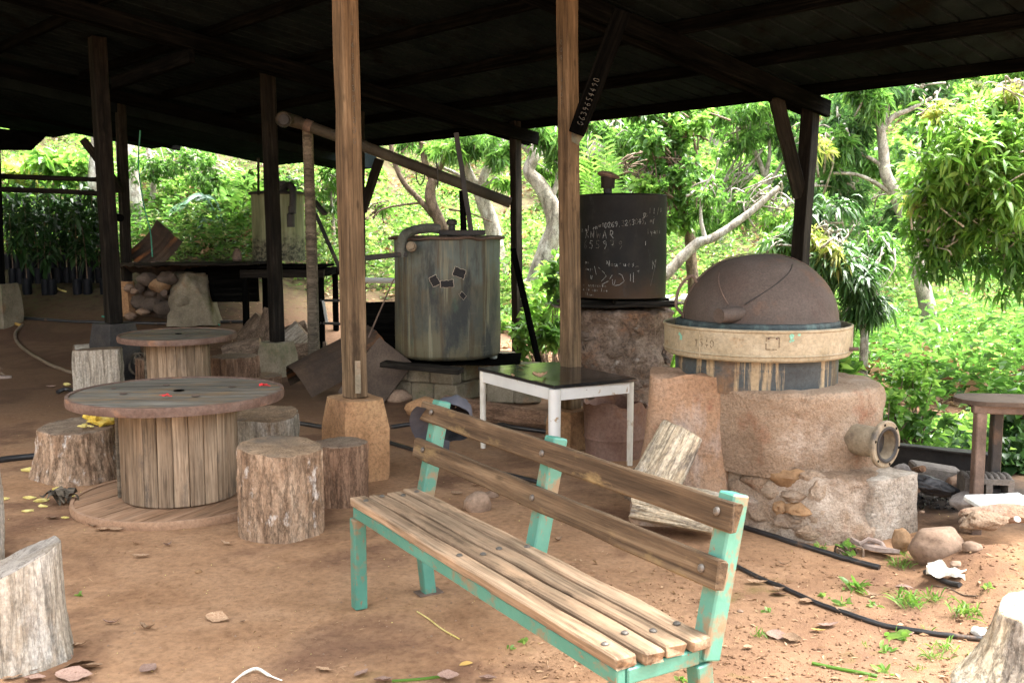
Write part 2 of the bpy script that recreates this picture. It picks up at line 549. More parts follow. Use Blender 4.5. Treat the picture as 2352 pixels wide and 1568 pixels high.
def bark_mat(name, cols, stretch=(9, 9, 1.6), patch=None, bump=0.9, fissure=0.75):
    t = NT(name)
    v = t.coords(stretch)
    f = t.noise(v, 1.6, 8, 0.72, 0.5)
    k = len(cols)
    col = t.ramp(f, [(0.28 + 0.44 * i / (k - 1), c) for i, c in enumerate(cols)])
    crack = t.ramp(t.noise(t.coords((stretch[0] * 2, stretch[1] * 2, stretch[2] * 1.4)), 1.3, 6, 0.7), [(0.33, 0.45), (0.45, 1.0)])
    col = t.mix(1.0, col, crack, 'MULTIPLY')
    if patch:
        for (c, s, a, b) in patch:
            g = t.noise(t.coords((s, s, s * .55)), 1.0, 6, 0.68)
            col = t.mix(t.ramp(g, [(a, 0.0), (b, 0.9)]), col, c)
    vo = t.n('ShaderNodeTexVoronoi', feature='DISTANCE_TO_EDGE', Scale=1.0)
    wv = t.n('ShaderNodeVectorMath', operation='MULTIPLY_ADD'); nn = t.n('ShaderNodeTexNoise', Scale=7.0, Detail=4.0)
    cs = t.coords((stretch[0] * 2.2, stretch[1] * 2.2, stretch[2] * 3.0)); t.l(cs, nn.inputs['Vector'])
    t.l(nn.outputs['Color'], wv.inputs[0]); wv.inputs[1].default_value = (.9, .9, .9); t.l(cs, wv.inputs[2]); t.l(wv.outputs[0], vo.inputs['Vector'])
    fis = t.ramp(vo.outputs['Distance'], [(0.0, 0.42), (0.10, 1.0)])
    col = t.mix(fissure, col, fis, 'MULTIPLY')
    sp_ = t.noise(t.coords((1, 1, .7)), 70, 5, 0.75)
    col = t.mix(1.0, col, t.ramp(sp_, [(0.30, .66), (0.5, 1.0), (0.70, 1.45)]), 'MULTIPLY')
    f = t.math('ADD', f, t.math('MULTIPLY', fis, .5 * fissure))
    return t.out(col, 0.9, t.bump(t.math('ADD', f, t.noise(v, 6, 5, .7)), bump, 0.012), 0, 0.2)

M = {}
M['earth'] = earth_mat()
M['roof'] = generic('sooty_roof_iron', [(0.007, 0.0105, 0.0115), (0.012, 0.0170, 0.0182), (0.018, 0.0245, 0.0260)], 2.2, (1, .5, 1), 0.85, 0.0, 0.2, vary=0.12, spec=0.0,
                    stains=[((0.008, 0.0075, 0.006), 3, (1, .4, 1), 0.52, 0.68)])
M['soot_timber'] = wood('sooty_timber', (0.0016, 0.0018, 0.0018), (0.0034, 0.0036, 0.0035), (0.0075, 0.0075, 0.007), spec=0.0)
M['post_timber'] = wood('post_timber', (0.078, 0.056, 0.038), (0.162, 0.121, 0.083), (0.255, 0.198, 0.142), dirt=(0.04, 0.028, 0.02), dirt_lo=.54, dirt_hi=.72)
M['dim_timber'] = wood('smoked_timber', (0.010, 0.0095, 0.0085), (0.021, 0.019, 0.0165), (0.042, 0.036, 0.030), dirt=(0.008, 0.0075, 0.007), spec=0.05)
M['grey_pole'] = wood('grey_pole', (0.10, 0.085, 0.065), (0.20, 0.17, 0.13), (0.32, 0.28, 0.22), dirt=(0.06, 0.05, 0.04))
M['stave'] = wood('stave_wood', (0.19, 0.14, 0.10), (0.285, 0.222, 0.162), (0.41, 0.33, 0.25), grain=(1.5, 34, 34), vary=0.30, dirt=(0.10, 0.085, 0.075), dirt_lo=.57, dirt_hi=.74)
M['reel_top'] = wood('reel_top_wood', (0.070, 0.058, 0.048), (0.155, 0.132, 0.108), (0.25, 0.218, 0.18), grain=(1.3, 30, 30), vary=0.14, dirt=(0.24, 0.135, 0.062), dirt_lo=.50, dirt_hi=.70)
M['reel_base'] = wood('muddy_reel_wood', (0.24, 0.145, 0.085), (0.32, 0.20, 0.125), (0.38, 0.25, 0.165), grain=(1.2, 18, 18), vary=0.08, dirt=(0.30, 0.175, 0.105), bump=.25)
M['reel_rim'] = generic('rusty_reel_band', [(0.105, 0.056, 0.040), (0.165, 0.098, 0.072), (0.22, 0.142, 0.108)], 9, (1, 1, 2), 0.8, 0.0, 0.35, stains=[((0.33, 0.16, 0.085), 5, (1, 1, 1), 0.55, 0.68)])
M['reel_rim_mud'] = generic('muddy_reel_band', [(0.27, 0.16, 0.10), (0.33, 0.205, 0.13), (0.37, 0.24, 0.16)], 6, (1, 1, 2), 0.9, 0.0, 0.3, vary=.05)
M['bench_seat'] = wood('bench_seat_wood', (0.125, 0.084, 0.054), (0.265, 0.188, 0.124), (0.365, 0.275, 0.19), grain=(1.0, 30, 30), vary=0.10, dirt=(0.40, 0.265, 0.165), dirt_lo=.48, dirt_hi=.72, bump=.7)
M['bench_back'] = wood('bench_back_wood', (0.065, 0.044, 0.027), (0.132, 0.090, 0.055), (0.225, 0.165, 0.105), grain=(1.0, 28, 28), vary=0.10, dirt=(0.265, 0.19, 0.09), dirt_lo=.57, dirt_hi=.72, bump=.7)
M['end_grain'] = wood('split_end_wood', (0.26, 0.14, 0.07), (0.42, 0.27, 0.15), (0.52, 0.37, 0.23), grain=(8, 30, 30))
M['teal'] = generic('chipped_teal_paint', [(0.065, 0.245, 0.20), (0.095, 0.315, 0.26), (0.135, 0.375, 0.315)], 3, (1, 1, 1), 0.42, 0.0, 0.2, bscale=30, vary=.06, spec=.5,
                    stains=[((0.30, 0.215, 0.14), 7, (1, 1, 1), 0.515, 0.60), ((0.36, 0.075, 0.035), 22, (1, 1, 1), 0.655, 0.685), ((0.30, 0.20, 0.13), 30, (.4, 1, 1), 0.60, 0.66)], speck=None)
M['bolt'] = generic('dull_bolt_steel', [(0.20, 0.18, 0.16), (0.33, 0.30, 0.27)], 30, rough=0.5, metal=0.6, bump=0.2, speck=None)
M['bark_brown'] = bark_mat('brown_bark', [(0.10, 0.064, 0.042), (0.25, 0.165, 0.108), (0.37, 0.265, 0.185), (0.48, 0.38, 0.29)], patch=[((0.60, 0.56, 0.52), 13, 0.58, 0.68)])
M['bark_red'] = bark_mat('red_dusty_bark', [(0.07, 0.042, 0.030), (0.17, 0.102, 0.066), (0.26, 0.165, 0.11), (0.33, 0.23, 0.16)], stretch=(11, 11, 1.2), patch=[((0.28, 0.165, 0.105), 3, 0.50, 0.68)])
M['bark_white'] = bark_mat('bleached_wood', [(0.17, 0.14, 0.11), (0.44, 0.385, 0.31), (0.64, 0.58, 0.49), (0.74, 0.69, 0.61)], stretch=(12, 12, 0.9), patch=[((0.74, 0.72, 0.68), 4, 0.54, 0.70), ((0.36, 0.25, 0.155), 3.3, 0.58, 0.74)], fissure=.55)
M['bark_split'] = bark_mat('split_white_log', [(0.26, 0.20, 0.14), (0.54, 0.45, 0.32), (0.68, 0.60, 0.46), (0.76, 0.70, 0.58)], stretch=(14, 14, 1.1), patch=[((0.235, 0.205, 0.175), 4.5, 0.50, 0.58), ((0.66, 0.61, 0.53), 6, 0.58, 0.66)])
M['bark_pale'] = bark_mat('pale_tree_bark', [(0.13, 0.105, 0.085), (0.28, 0.245, 0.205), (0.42, 0.385, 0.335), (0.52, 0.49, 0.44)], stretch=(5, 5, 2), patch=[((0.60, 0.59, 0.55), 3, 0.54, 0.66), ((0.16, 0.135, 0.08), 4, 0.60, 0.72)])
M['bark_dark'] = bark_mat('dark_tree_bark', [(0.05, 0.035, 0.025), (0.12, 0.085, 0.06), (0.20, 0.145, 0.105), (0.29, 0.225, 0.17)], stretch=(5, 5, 2))
M['cut_grey'] = ringed_wood('grey_sawn_end', (0.115, 0.085, 0.062), (0.27, 0.205, 0.15))
M['cut_tan'] = ringed_wood('tan_sawn_end', (0.16, 0.105, 0.065), (0.36, 0.255, 0.165), dirt=(0.125, 0.105, 0.085))
M['cut_blue'] = ringed_wood('weathered_grey_end', (0.17, 0.155, 0.14), (0.33, 0.30, 0.265), dirt=(0.215, 0.18, 0.14))
M['cut_white'] = ringed_wood('pale_sawn_end', (0.42, 0.31, 0.20), (0.66, 0.56, 0.42), dirt=(0.30, 0.19, 0.11))
M['concrete_tan'] = generic('earth_stained_concrete', [(0.235, 0.128, 0.062), (0.35, 0.20, 0.102), (0.41, 0.26, 0.14)], 3.2, rough=0.92, bump=0.9, bscale=34, bdist=.014, speck=(48, .6, 1.25),
                            stains=[((0.47, 0.41, 0.33), 5, (1, 1, .6), 0.62, 0.70), ((0.19, 0.10, 0.055), 2.5, (1, 1, 1), 0.54, 0.72)])
M['concrete_grey'] = generic('mossy_concrete', [(0.125, 0.105, 0.075), (0.20, 0.172, 0.125), (0.27, 0.235, 0.175)], 4, rough=0.95, bump=0.6, bscale=45, bdist=.006,
                             stains=[((0.095, 0.10, 0.05), 3, (1, 1, 1), 0.52, 0.70), ((0.24, 0.15, 0.09), 5, (1, 1, 1), 0.58, 0.72)])
M['concrete_dark'] = generic('black_painted_concrete', [(0.018, 0.018, 0.02), (0.035, 0.033, 0.033), (0.06, 0.05, 0.042)], 6, rough=0.7, bump=0.4, bscale=30)
M['concrete_soot'] = generic('ashy_block', [(0.095, 0.085, 0.075), (0.155, 0.14, 0.125), (0.22, 0.20, 0.18)], 6, rough=.95, bump=.6, bscale=60, stains=[((0.035, 0.03, 0.028), 3, (1, 1, 1), .5, .68)])
M['concrete_pale'] = generic('pale_slab', [(0.50, 0.53, 0.52), (0.62, 0.65, 0.64), (0.70, 0.73, 0.72)], 5, rough=.85, bump=.3, bscale=30)
M['render_pink'] = generic('rough_earth_render', [(0.205, 0.130, 0.085), (0.305, 0.208, 0.143), (0.385, 0.285, 0.210)], 2.4, rough=0.95, bump=1.0, bscale=46, bdist=0.03, vary=.04, speck=(95, .6, 1.22),
                           stains=[((0.45, 0.36, 0.295), 2.0, (1, 1, .8), 0.54, 0.70), ((0.255, 0.115, 0.066), 2.6, (1, 1, 1), 0.56, 0.70)])
M['render_orange'] = generic('smooth_earth_render', [(0.25, 0.135, 0.072), (0.345, 0.205, 0.120), (0.40, 0.26, 0.17)], 2.2, rough=0.93, bump=0.9, bscale=30, bdist=.018, vary=.03, speck=(60, .6, 1.25),
                             stains=[((0.44, 0.36, 0.30), 1.7, (1.6, 1, .6), 0.52, 0.68), ((0.24, 0.10, 0.06), 4, (1, 1, 1), 0.60, 0.70)])
M['cement_white'] = generic('pale_cement_patch', [(0.22, 0.185, 0.15), (0.40, 0.365, 0.32), (0.54, 0.51, 0.47)], 5, rough=0.93, bump=1.0, bscale=45, bdist=.022, vary=0, speck=(60, .5, 1.2),
                            stains=[((0.34, 0.225, 0.145), 1.9, (1, 1, .8), 0.52, 0.68)])
M['stone_orange'] = generic('orange_stone', [(0.22, 0.115, 0.05), (0.36, 0.205, 0.095), (0.45, 0.285, 0.155)], 5, rough=.9, bump=.5, bscale=18, vary=.2)
M['stone_brown'] = generic('brown_stone', [(0.175, 0.115, 0.08), (0.285, 0.198, 0.142), (0.36, 0.26, 0.19)], 3, rough=.9, bump=.5, bscale=16, vary=.15, stains=[((0.33, 0.19, 0.10), 3, (1, 1, 1), .54, .68)])
M['stone_dark'] = generic('dark_stone', [(0.045, 0.034, 0.027), (0.085, 0.064, 0.05), (0.13, 0.10, 0.08)], 4, rough=.95, bump=.6, bscale=20, vary=.3)  # stone colour darkened to stand in for deeper shade at the back
M['stone_grey'] = generic('grey_stone', [(0.10, 0.09, 0.085), (0.18, 0.165, 0.155), (0.27, 0.25, 0.235)], 4, rough=.9, bump=.6, bscale=22, vary=.2)
M['plinth'] = generic('stone_and_mortar', [(0.115, 0.078, 0.055), (0.20, 0.145, 0.11), (0.30, 0.235, 0.19)], 4.2, rough=.95, bump=1.0, bscale=22, bdist=.05, vary=.05, speck=(40, .4, 1.35),
                      stains=[((0.40, 0.36, 0.32), 6, (1, 1, 1), .60, .70), ((0.23, 0.115, 0.06), 2.5, (1, 1, 1), .54, .70)])
M['dome'] = generic('rust_brown_iron', [(0.072, 0.056, 0.047), (0.102, 0.081, 0.070), (0.130, 0.106, 0.092)], 3, rough=0.7, metal=0.0, bump=0.35, bscale=70, bdist=.004, vary=0, spec=.25, speck=(95, .74, 1.3),
                    stains=[((0.165, 0.090, 0.055), 3.2, (1, 1, 1), .56, .72), ((0.25, 0.215, 0.19), 42, (1, 1, 1), .70, .74), ((0.085, 0.06, 0.05), 2.2, (1.5, 1.5, .5), .56, .7)])
M['basin'] = generic('dirty_cream_iron', [(0.29, 0.235, 0.145), (0.42, 0.36, 0.25), (0.50, 0.445, 0.335)], 3, (1, 1, 1.8), 0.6, 0.0, 0.2, bscale=50, vary=0, spec=.35,
                     stains=[((0.27, 0.155, 0.065), 5, (1, 1, 1.5), .60, .70), ((0.235, 0.20, 0.12), 2.4, (1, 1, 1), .55, .72)])
M['drum'] = generic('streaked_blue_drum', [(0.030, 0.038, 0.044), (0.052, 0.064, 0.070), (0.085, 0.098, 0.10)], 3, (1, 1, 1), 0.6, 0.0, 0.25, bscale=40, vary=0,
                    stains=[((0.33, 0.26, 0.165), 15, (1, 1, .05), .52, .58), ((0.25, 0.135, 0.06), 2.2, (1, 1, 1), .58, .74), ((0.20, 0.29, 0.28), 13, (1, 1, .06), .63, .68), ((0.10, 0.075, 0.05), 6, (1, 1, .15), .55, .65)])
M['seal'] = generic('blue_black_seal', [(0.018, 0.028, 0.032), (0.04, 0.055, 0.058), (0.09, 0.14, 0.13)], 12, (1, 1, .4), .6, vary=0)
M['black_iron'] = generic('black_iron', [(0.012, 0.012, 0.013), (0.026, 0.025, 0.025), (0.045, 0.04, 0.036)], 5, rough=.55, bump=.3, bscale=30, vary=.15, stains=[((0.09, 0.055, 0.035), 4, (1, 1, 1), .60, .72)])
M['brown_iron'] = generic('brown_rusty_iron', [(0.065, 0.045, 0.036), (0.115, 0.08, 0.063), (0.17, 0.12, 0.095)], 5, rough=.75, bump=.35, bscale=30, vary=.12)
M['flange'] = generic('weathered_flange_iron', [(0.13, 0.10, 0.07), (0.22, 0.18, 0.125), (0.30, 0.25, 0.185)], 6, rough=.7, bump=.3, bscale=30, vary=0, stains=[((0.07, 0.065, 0.06), 4, (1, 1, 1), .54, .68)])
M['rust_barrel'] = generic('rust_pink_barrel', [(0.125, 0.07, 0.052), (0.195, 0.115, 0.088), (0.25, 0.165, 0.135)], 3.2, (1, 1, .8), .9, 0, .5, bscale=24, vary=0, stains=[((0.22, 0.105, 0.055), 3, (1, 1, 1), .55, .70)])
M['rust_sheet'] = generic('dark_rusty_sheet', [(0.022, 0.018, 0.015), (0.05, 0.034, 0.024), (0.085, 0.055, 0.036)], 3, (1, 1, 1), .8, 0, .4, bscale=20, stains=[((0.24, 0.095, 0.032), 2.2, (3, .5, 1), .56, .70)])
M['brown_board'] = generic('dark_brown_board', [(0.045, 0.032, 0.025), (0.08, 0.058, 0.044), (0.11, 0.082, 0.062)], 4, rough=.8, bump=.3, vary=.1)
M['white_paint'] = generic('chipped_white_paint', [(0.66, 0.67, 0.66), (0.76, 0.77, 0.76), (0.80, 0.81, 0.80)], 3, rough=.5, bump=.15, bscale=40, vary=.03, spec=.45,
                           stains=[((0.40, 0.26, 0.12), 13, (1, 1, 1), .61, .68), ((0.15, 0.12, 0.10), 26, (1, 1, 1), .68, .71)], speck=None)
M['white_paint_worn'] = generic('worn_white_paint', [(0.52, 0.48, 0.41), (0.68, 0.65, 0.58), (0.76, 0.74, 0.68)], 5, rough=.55, bump=.2, bscale=40, vary=.03,
                           stains=[((0.38, 0.24, 0.11), 11, (1, 1, .5), .53, .64)], speck=None)
M['table_black'] = generic('glossy_black_top', [(0.010, 0.011, 0.012), (0.017, 0.018, 0.019), (0.03, 0.03, 0.03)], 4, rough=.16, bump=.08, bscale=14, bdist=.004, vary=0, spec=.6, stains=[((0.14, 0.12, 0.095), 26, (1, 1, 1), .68, .74)], speck=None)
M['hose_black'] = generic('black_hose', [(0.012, 0.012, 0.013), (0.03, 0.03, 0.032)], 8, rough=.35, bump=.05, vary=.1, spec=.5, stains=[((0.19, 0.115, 0.07), 7, (1, 1, 1), .60, .72)], speck=None)
M['hose_tan'] = generic('muddy_hose', [(0.13, 0.095, 0.065), (0.22, 0.17, 0.12)], 6, rough=.6, bump=.1, vary=.1)
M['hose_green'] = generic('green_line', [(0.03, 0.20, 0.14), (0.06, 0.30, 0.21)], 6, rough=.5, bump=0, vary=.1)
M['chalk'] = generic('chalk', [(0.16, 0.175, 0.175), (0.34, 0.36, 0.36)], 60, rough=.95, bump=0, vary=0, speck=None)
M['chalk_dim'] = generic('faint_chalk', [(0.085, 0.085, 0.078), (0.20, 0.195, 0.175)], 60, rough=.95, bump=0, vary=0, speck=None)
M['leaf_dry'] = leaf_mat('dry_leaf', [(0.155, 0.08, 0.04), (0.26, 0.155, 0.085), (0.34, 0.22, 0.125), (0.42, 0.29, 0.175), (0.30, 0.17, 0.11)], .12, .7, .2)
M['leaf_dry2'] = generic('fallen_leaf', [(0.22, 0.125, 0.072), (0.34, 0.215, 0.13), (0.44, 0.31, 0.20)], 14, rough=.7, bump=.3, vary=.38, stains=[((0.14, 0.07, 0.035), 12, (1, 1, 1), .6, .68)])
M['leaf_dry2b'] = generic('pinkish_fallen_leaf', [(0.27, 0.165, 0.125), (0.36, 0.235, 0.185), (0.42, 0.29, 0.23)], 14, rough=.7, bump=.3, vary=.2, stains=[((0.16, 0.085, 0.05), 12, (1, 1, 1), .6, .68)])
M['leaf_dry_y'] = generic('yellow_fallen_leaf', [(0.38, 0.23, 0.06), (0.47, 0.32, 0.10)], 14, rough=.65, bump=.3, vary=.15)
G_DARK = [(0.030, 0.075, 0.026), (0.046, 0.112, 0.036), (0.068, 0.15, 0.048), (0.095, 0.185, 0.062)]
G_MID = [(0.058, 0.14, 0.032), (0.088, 0.20, 0.044), (0.125, 0.255, 0.060), (0.17, 0.305, 0.085)]
G_LIGHT = [(0.11, 0.24, 0.048), (0.155, 0.31, 0.064), (0.21, 0.375, 0.088), (0.28, 0.43, 0.125)]
G_YEL = [(0.24, 0.36, 0.07), (0.34, 0.43, 0.10), (0.46, 0.48, 0.16), (0.52, 0.47, 0.18)]
M['leaf_dark'] = leaf_mat('dark_leaf', G_DARK, .40, .38, .5)
M['leaf_seed'] = leaf_mat('seedling_leaf', [(0.012, 0.036, 0.012), (0.02, 0.055, 0.016), (0.03, 0.075, 0.02)], .25, .45, .3)
M['leaf_mid'] = leaf_mat('mid_leaf', G_MID, .55, .34, .55)
M['leaf_light'] = leaf_mat('light_leaf', G_LIGHT, .62, .34, .55)
M['leaf_yellow'] = leaf_mat('young_yellow_leaf', G_YEL, .5)
M['leaf_blue'] = leaf_mat('blue_green_leaf', [(0.055, 0.12, 0.085), (0.09, 0.18, 0.13), (0.13, 0.235, 0.17)], .3)
M['leaf_hill'] = leaf_mat('hill_leaf', [(0.04, 0.09, 0.025), (0.085, 0.165, 0.042), (0.135, 0.235, 0.062), (0.20, 0.285, 0.09), (0.27, 0.285, 0.14)], .45)
M['grass'] = leaf_mat('grass_blade', [(0.085, 0.20, 0.03), (0.15, 0.29, 0.05), (0.22, 0.36, 0.07)], .45)
M['bag'] = generic('black_plastic_bag', [(0.004, 0.005, 0.007), (0.009, 0.010, 0.014)], 6, rough=.5, bump=.5, bscale=20, bdist=.01, vary=.1, spec=.12, speck=None)
M['cloth_cap'] = generic('faded_navy_cloth', [(0.050, 0.046, 0.060), (0.082, 0.077, 0.098), (0.115, 0.108, 0.13)], 9, rough=.9, bump=.3, bscale=120, bdist=.002, vary=0, speck=None)
M['cap_lining'] = generic('black_lining', [(0.015, 0.014, 0.017), (0.03, 0.028, 0.032)], 9, rough=.9, bump=.2, vary=0)
M['jackfruit'] = generic('jackfruit_flesh', [(0.40, 0.25, 0.03), (0.60, 0.45, 0.07), (0.68, 0.58, 0.18)], 22, rough=.55, bump=.8, bscale=40, bdist=.01, vary=.05, stains=[((0.20, 0.11, 0.03), 10, (1, 1, 1), .58, .70), ((0.14, 0.2, 0.03), 6, (1, 1, 1), .62, .68)])
M['peel'] = generic('yellow_peel', [(0.52, 0.42, 0.10), (0.68, 0.60, 0.26)], 20, rough=.6, bump=.3, vary=.12)
M['red_petal'] = generic('red_petal', [(0.55, 0.02, 0.025), (0.70, 0.045, 0.05)], 20, rough=.5, bump=.2, vary=.05, speck=None)
M['paper'] = generic('muddy_white_cloth', [(0.68, 0.63, 0.53), (0.80, 0.77, 0.70)], 5, rough=.8, bump=.2, vary=0, stains=[((0.42, 0.28, 0.12), 4, (1, 1, 1), .60, .72)])
M['glass_bottle'] = generic('clear_bottle', [(0.45, 0.50, 0.45), (0.55, 0.6, 0.54)], 8, rough=.15, bump=0, vary=0, spec=.6, speck=None)
M['charcoal'] = generic('charcoal', [(0.006, 0.006, 0.007), (0.02, 0.02, 0.022), (0.05, 0.05, 0.055)], 14, rough=.45, bump=.8, bscale=26, vary=.2, spec=.5)
M['sandal'] = generic('grey_sandal_rubber', [(0.22, 0.165, 0.14), (0.32, 0.255, 0.225)], 8, rough=.8, bump=.2, vary=.05)
M['teal_mark'] = generic('teal_paint_mark', [(0.14, 0.38, 0.29), (0.22, 0.46, 0.36)], 30, rough=.6, bump=0, vary=0)
M['mark_black'] = generic('dark_pencil', [(0.10, 0.075, 0.05), (0.16, 0.12, 0.08)], 30, rough=.9, bump=0, vary=0)
M['patch_black'] = generic('tar_patch', [(0.008, 0.008, 0.010), (0.018, 0.018, 0.02)], 9, rough=.7, bump=.2, vary=.1)
M['patch_edge'] = generic('torn_paper_edge', [(0.42, 0.36, 0.28), (0.55, 0.49, 0.40)], 30, rough=.9, bump=.2, vary=.1)
M['pipe_grey'] = generic('grey_plastic_pipe', [(0.40, 0.42, 0.42), (0.52, 0.54, 0.54)], 5, rough=.45, bump=.1, vary=.05, speck=None)
M['pipe_moss'] = generic('mossy_old_pipe', [(0.045, 0.05, 0.042), (0.085, 0.092, 0.08), (0.13, 0.135, 0.12)], 6, rough=.8, bump=.5, bscale=30, vary=.05)
M['pipe_brown'] = generic('smoky_pipe', [(0.022, 0.020, 0.014), (0.042, 0.037, 0.027), (0.07, 0.062, 0.045)], 4, rough=.7, bump=.3, vary=.05)

def tank_grey_mat():
    """galvanised vessel: grey-blue skin above, brown weeping below, pale foot"""
    t = NT('weathered_still_iron')
    v = t.coords((1, 1, 1)); o = t.obj
    sp = t.sep(o)
    nz = t.noise(o, 3.0, 6, 0.65)
    zz = t.math('ADD', t.math('MULTIPLY', sp[2], 0.85), t.math('MULTIPLY', t.math('SUBTRACT', nz, 0.5), 0.9))
    base = t.ramp(zz, [(0.10, (0.135, 0.122, 0.085)), (0.30, (0.080, 0.086, 0.080)), (0.55, (0.118, 0.108, 0.084)), (0.72, (0.135, 0.162, 0.165)), (0.90, (0.115, 0.135, 0.137))])
    st = t.noise(t.coords((9, 9, 0.55)), 1.3, 7, 0.7)
    col = t.mix(t.ramp(st, [(0.51, 0.0), (0.62, 0.85)]), base, (0.082, 0.058, 0.036))
    st2 = t.noise(t.coords((13, 13, 0.5)), 1.1, 6, 0.7)
    col = t.mix(t.ramp(st2, [(0.56, 0.0), (0.63, 0.85)]), col, (0.225, 0.215, 0.165))
    st3 = t.noise(t.coords((4, 4, 1.1)), 1.2, 6, 0.66)
    col = t.mix(t.ramp(st3, [(0.52, 0.0), (0.63, 0.92)]), col, (0.034, 0.040, 0.046))
    g = t.noise(t.coords((3, 3, 2)), 1.6, 6, 0.66)
    col = t.mix(t.ramp(g, [(0.60, 0.0), (0.70, 0.7)]), col, (0.075, 0.115, 0.09))
    sc = t.noise(t.coords((2, 2, 30)), 1.0, 5, 0.75)
    col = t.mix(t.math('MULTIPLY', t.ramp(sc, [(0.64, 0.0), (0.70, 0.7)]), t.ramp(sp[2], [(0.2, 1.0), (0.5, 0.0)])), col, (0.27, 0.26, 0.22))
    return t.out(col, t.ramp(nz, [(0.3, .5), (0.7, .8)]), t.bump(t.noise(o, 26, 6, .7), .4, .006), 0, .35)
M['tank_grey'] = tank_grey_mat()

def tank_black_mat():
    t = NT('black_chalked_iron')
    v = t.coords((1, 1, 1)); o = t.obj
    sp = t.sep(o); nz = t.noise(o, 4.0, 6, 0.65)
    col = t.ramp(nz, [(0.3, (0.009, 0.0095, 0.010)), (0.5, (0.016, 0.0165, 0.0165)), (0.7, (0.030, 0.028, 0.024))])
    zz = t.math('ADD', sp[2], t.math('MULTIPLY', t.math('SUBTRACT', nz, 0.5), 0.7))
    col = t.mix(t.ramp(zz, [(0.05, 1.0), (0.26, 0.0)]), col, (0.070, 0.042, 0.025))
    col = t.mix(t.ramp(zz, [(0.86, 0.0), (1.05, 0.8)]), col, (0.040, 0.032, 0.024))
    sm = t.noise(t.coords((5, 5, 2.2)), 1.3, 6, .7)
    col = t.mix(t.ramp(sm, [(0.60, 0.0), (0.72, 0.5)]), col, (0.07, 0.07, 0.063))
    return t.out(col, 0.55, t.bump(t.noise(o, 30, 6, .7), .35, .005), 0, .12)
M['tank_black'] = tank_black_mat()
def tank_green_mat():
    t = NT('algae_streaked_tank'); o_ = t.coords((1, 1, 1)); o = t.obj; sp = t.sep(o)
    nz = t.noise(o, 5, 6, .7)
    col = t.ramp(t.noise(t.coords((7, 7, .5)), 1.2, 6, .7), [(.3, (0.06, 0.068, 0.035)), (.5, (0.165, 0.18, 0.10)), (.7, (0.30, 0.32, 0.215))])
    col = t.mix(t.ramp(t.noise(t.coords((14, 14, .5)), 1.0, 6, .7), [(.56, 0.0), (.66, .9)]), col, (0.42, 0.44, 0.34))
    low = t.math('ADD', sp[2], t.math('MULTIPLY', t.math('SUBTRACT', nz, .5), .7))
    col = t.mix(t.ramp(low, [(.20, .9), (.34, 0.0)]), col, t.ramp(t.noise(o, 22, 5, .7), [(.42, (0.012, 0.012, 0.010)), (.62, (0.17, 0.16, 0.11))]))
    return t.out(col, .65, t.bump(nz, .3, .006), 0, .2)
M['tank_green'] = tank_green_mat()

def tone(key, f):
    """settle a finished colour: f is a factor or an RGB factor"""
    m = M[key]; t = m.node_tree; b = t.nodes['Principled BSDF']; lk = b.inputs['Base Color'].links[0]
    mx = t.nodes.new('ShaderNodeMix'); mx.data_type = 'RGBA'; mx.blend_type = 'MULTIPLY'; mx.inputs[0].default_value = 1
    t.links.new(lk.from_socket, mx.inputs[6]); mx.inputs[7].default_value = (*(f if hasattr(f, '__len__') else (f, f, f)), 1)
    t.links.new(mx.outputs[2], b.inputs['Base Color'])
for k_, f_ in (('dome', .70), ('basin', .74), ('tank_black', (.60, .64, .70)), ('bench_back', .86), ('bark_white', .72), ('teal', (.64, .67, .64)), ('roof', .62), ('grey_pole', .6), ('post_timber', (.84, .78, .68)),
               ('drum', .85), ('render_pink', (1.04, 1.09, 1.10)), ('bolt', .5), ('tank_grey', (.80, .82, .74)), ('leaf_dry2b', .72), ('leaf_dry2', .85), ('dim_timber', .85), ('render_orange', (.86, .92, 1.0)), ('earth', (.93, .95, .93)), ('reel_top', (.90, .98, 1.02)), ('reel_rim', (.85, .92, .98)), ('stone_orange', (.78, .82, .92)), ('cement_white', (.86, .82, .78)), ('cloth_cap', (.68, .74, .72)), ('chalk_dim', .7), ('cut_blue', .85), ('bench_seat', .92), ('stave', (.95, .92, .88)), ('bark_split', .88), ('cut_white', .68), ('stone_brown', .85), ('paper', .85), ('plinth', .85)):
    tone(k_, f_)

# ------------------------------------------------------------------ the earth
def axis(lo, hi, step, lo2, hi2):
    a = list(np.arange(lo, hi, step)); s = step
    x = hi
    while x < hi2: a.append(x); s *= 1.16; x += s
    s = step; x = lo - step; b = []
    while x > lo2: b.append(x); s *= 1.16; x -= s
    return np.array(sorted(a + b))
gx = axis(-5.0, 4.2, 0.045, -90, 90); gy = axis(1.4, 9.0, 0.045, -30, 110)
XX, YY = np.meshgrid(gx, gy)
ZZ = gz(XX, YY)
nx_, ny_ = len(gx), len(gy)
idx = np.arange(nx_ * ny_).reshape(ny_, nx_)
quads = np.stack([idx[:-1, :-1], idx[:-1, 1:], idx[1:, 1:], idx[1:, :-1]], -1).reshape(-1, 4)
obj('ground', mesh_np(np.stack([XX, YY, ZZ], -1).reshape(-1, 3), quads, smooth_f=True), M['earth'], kind='structure')

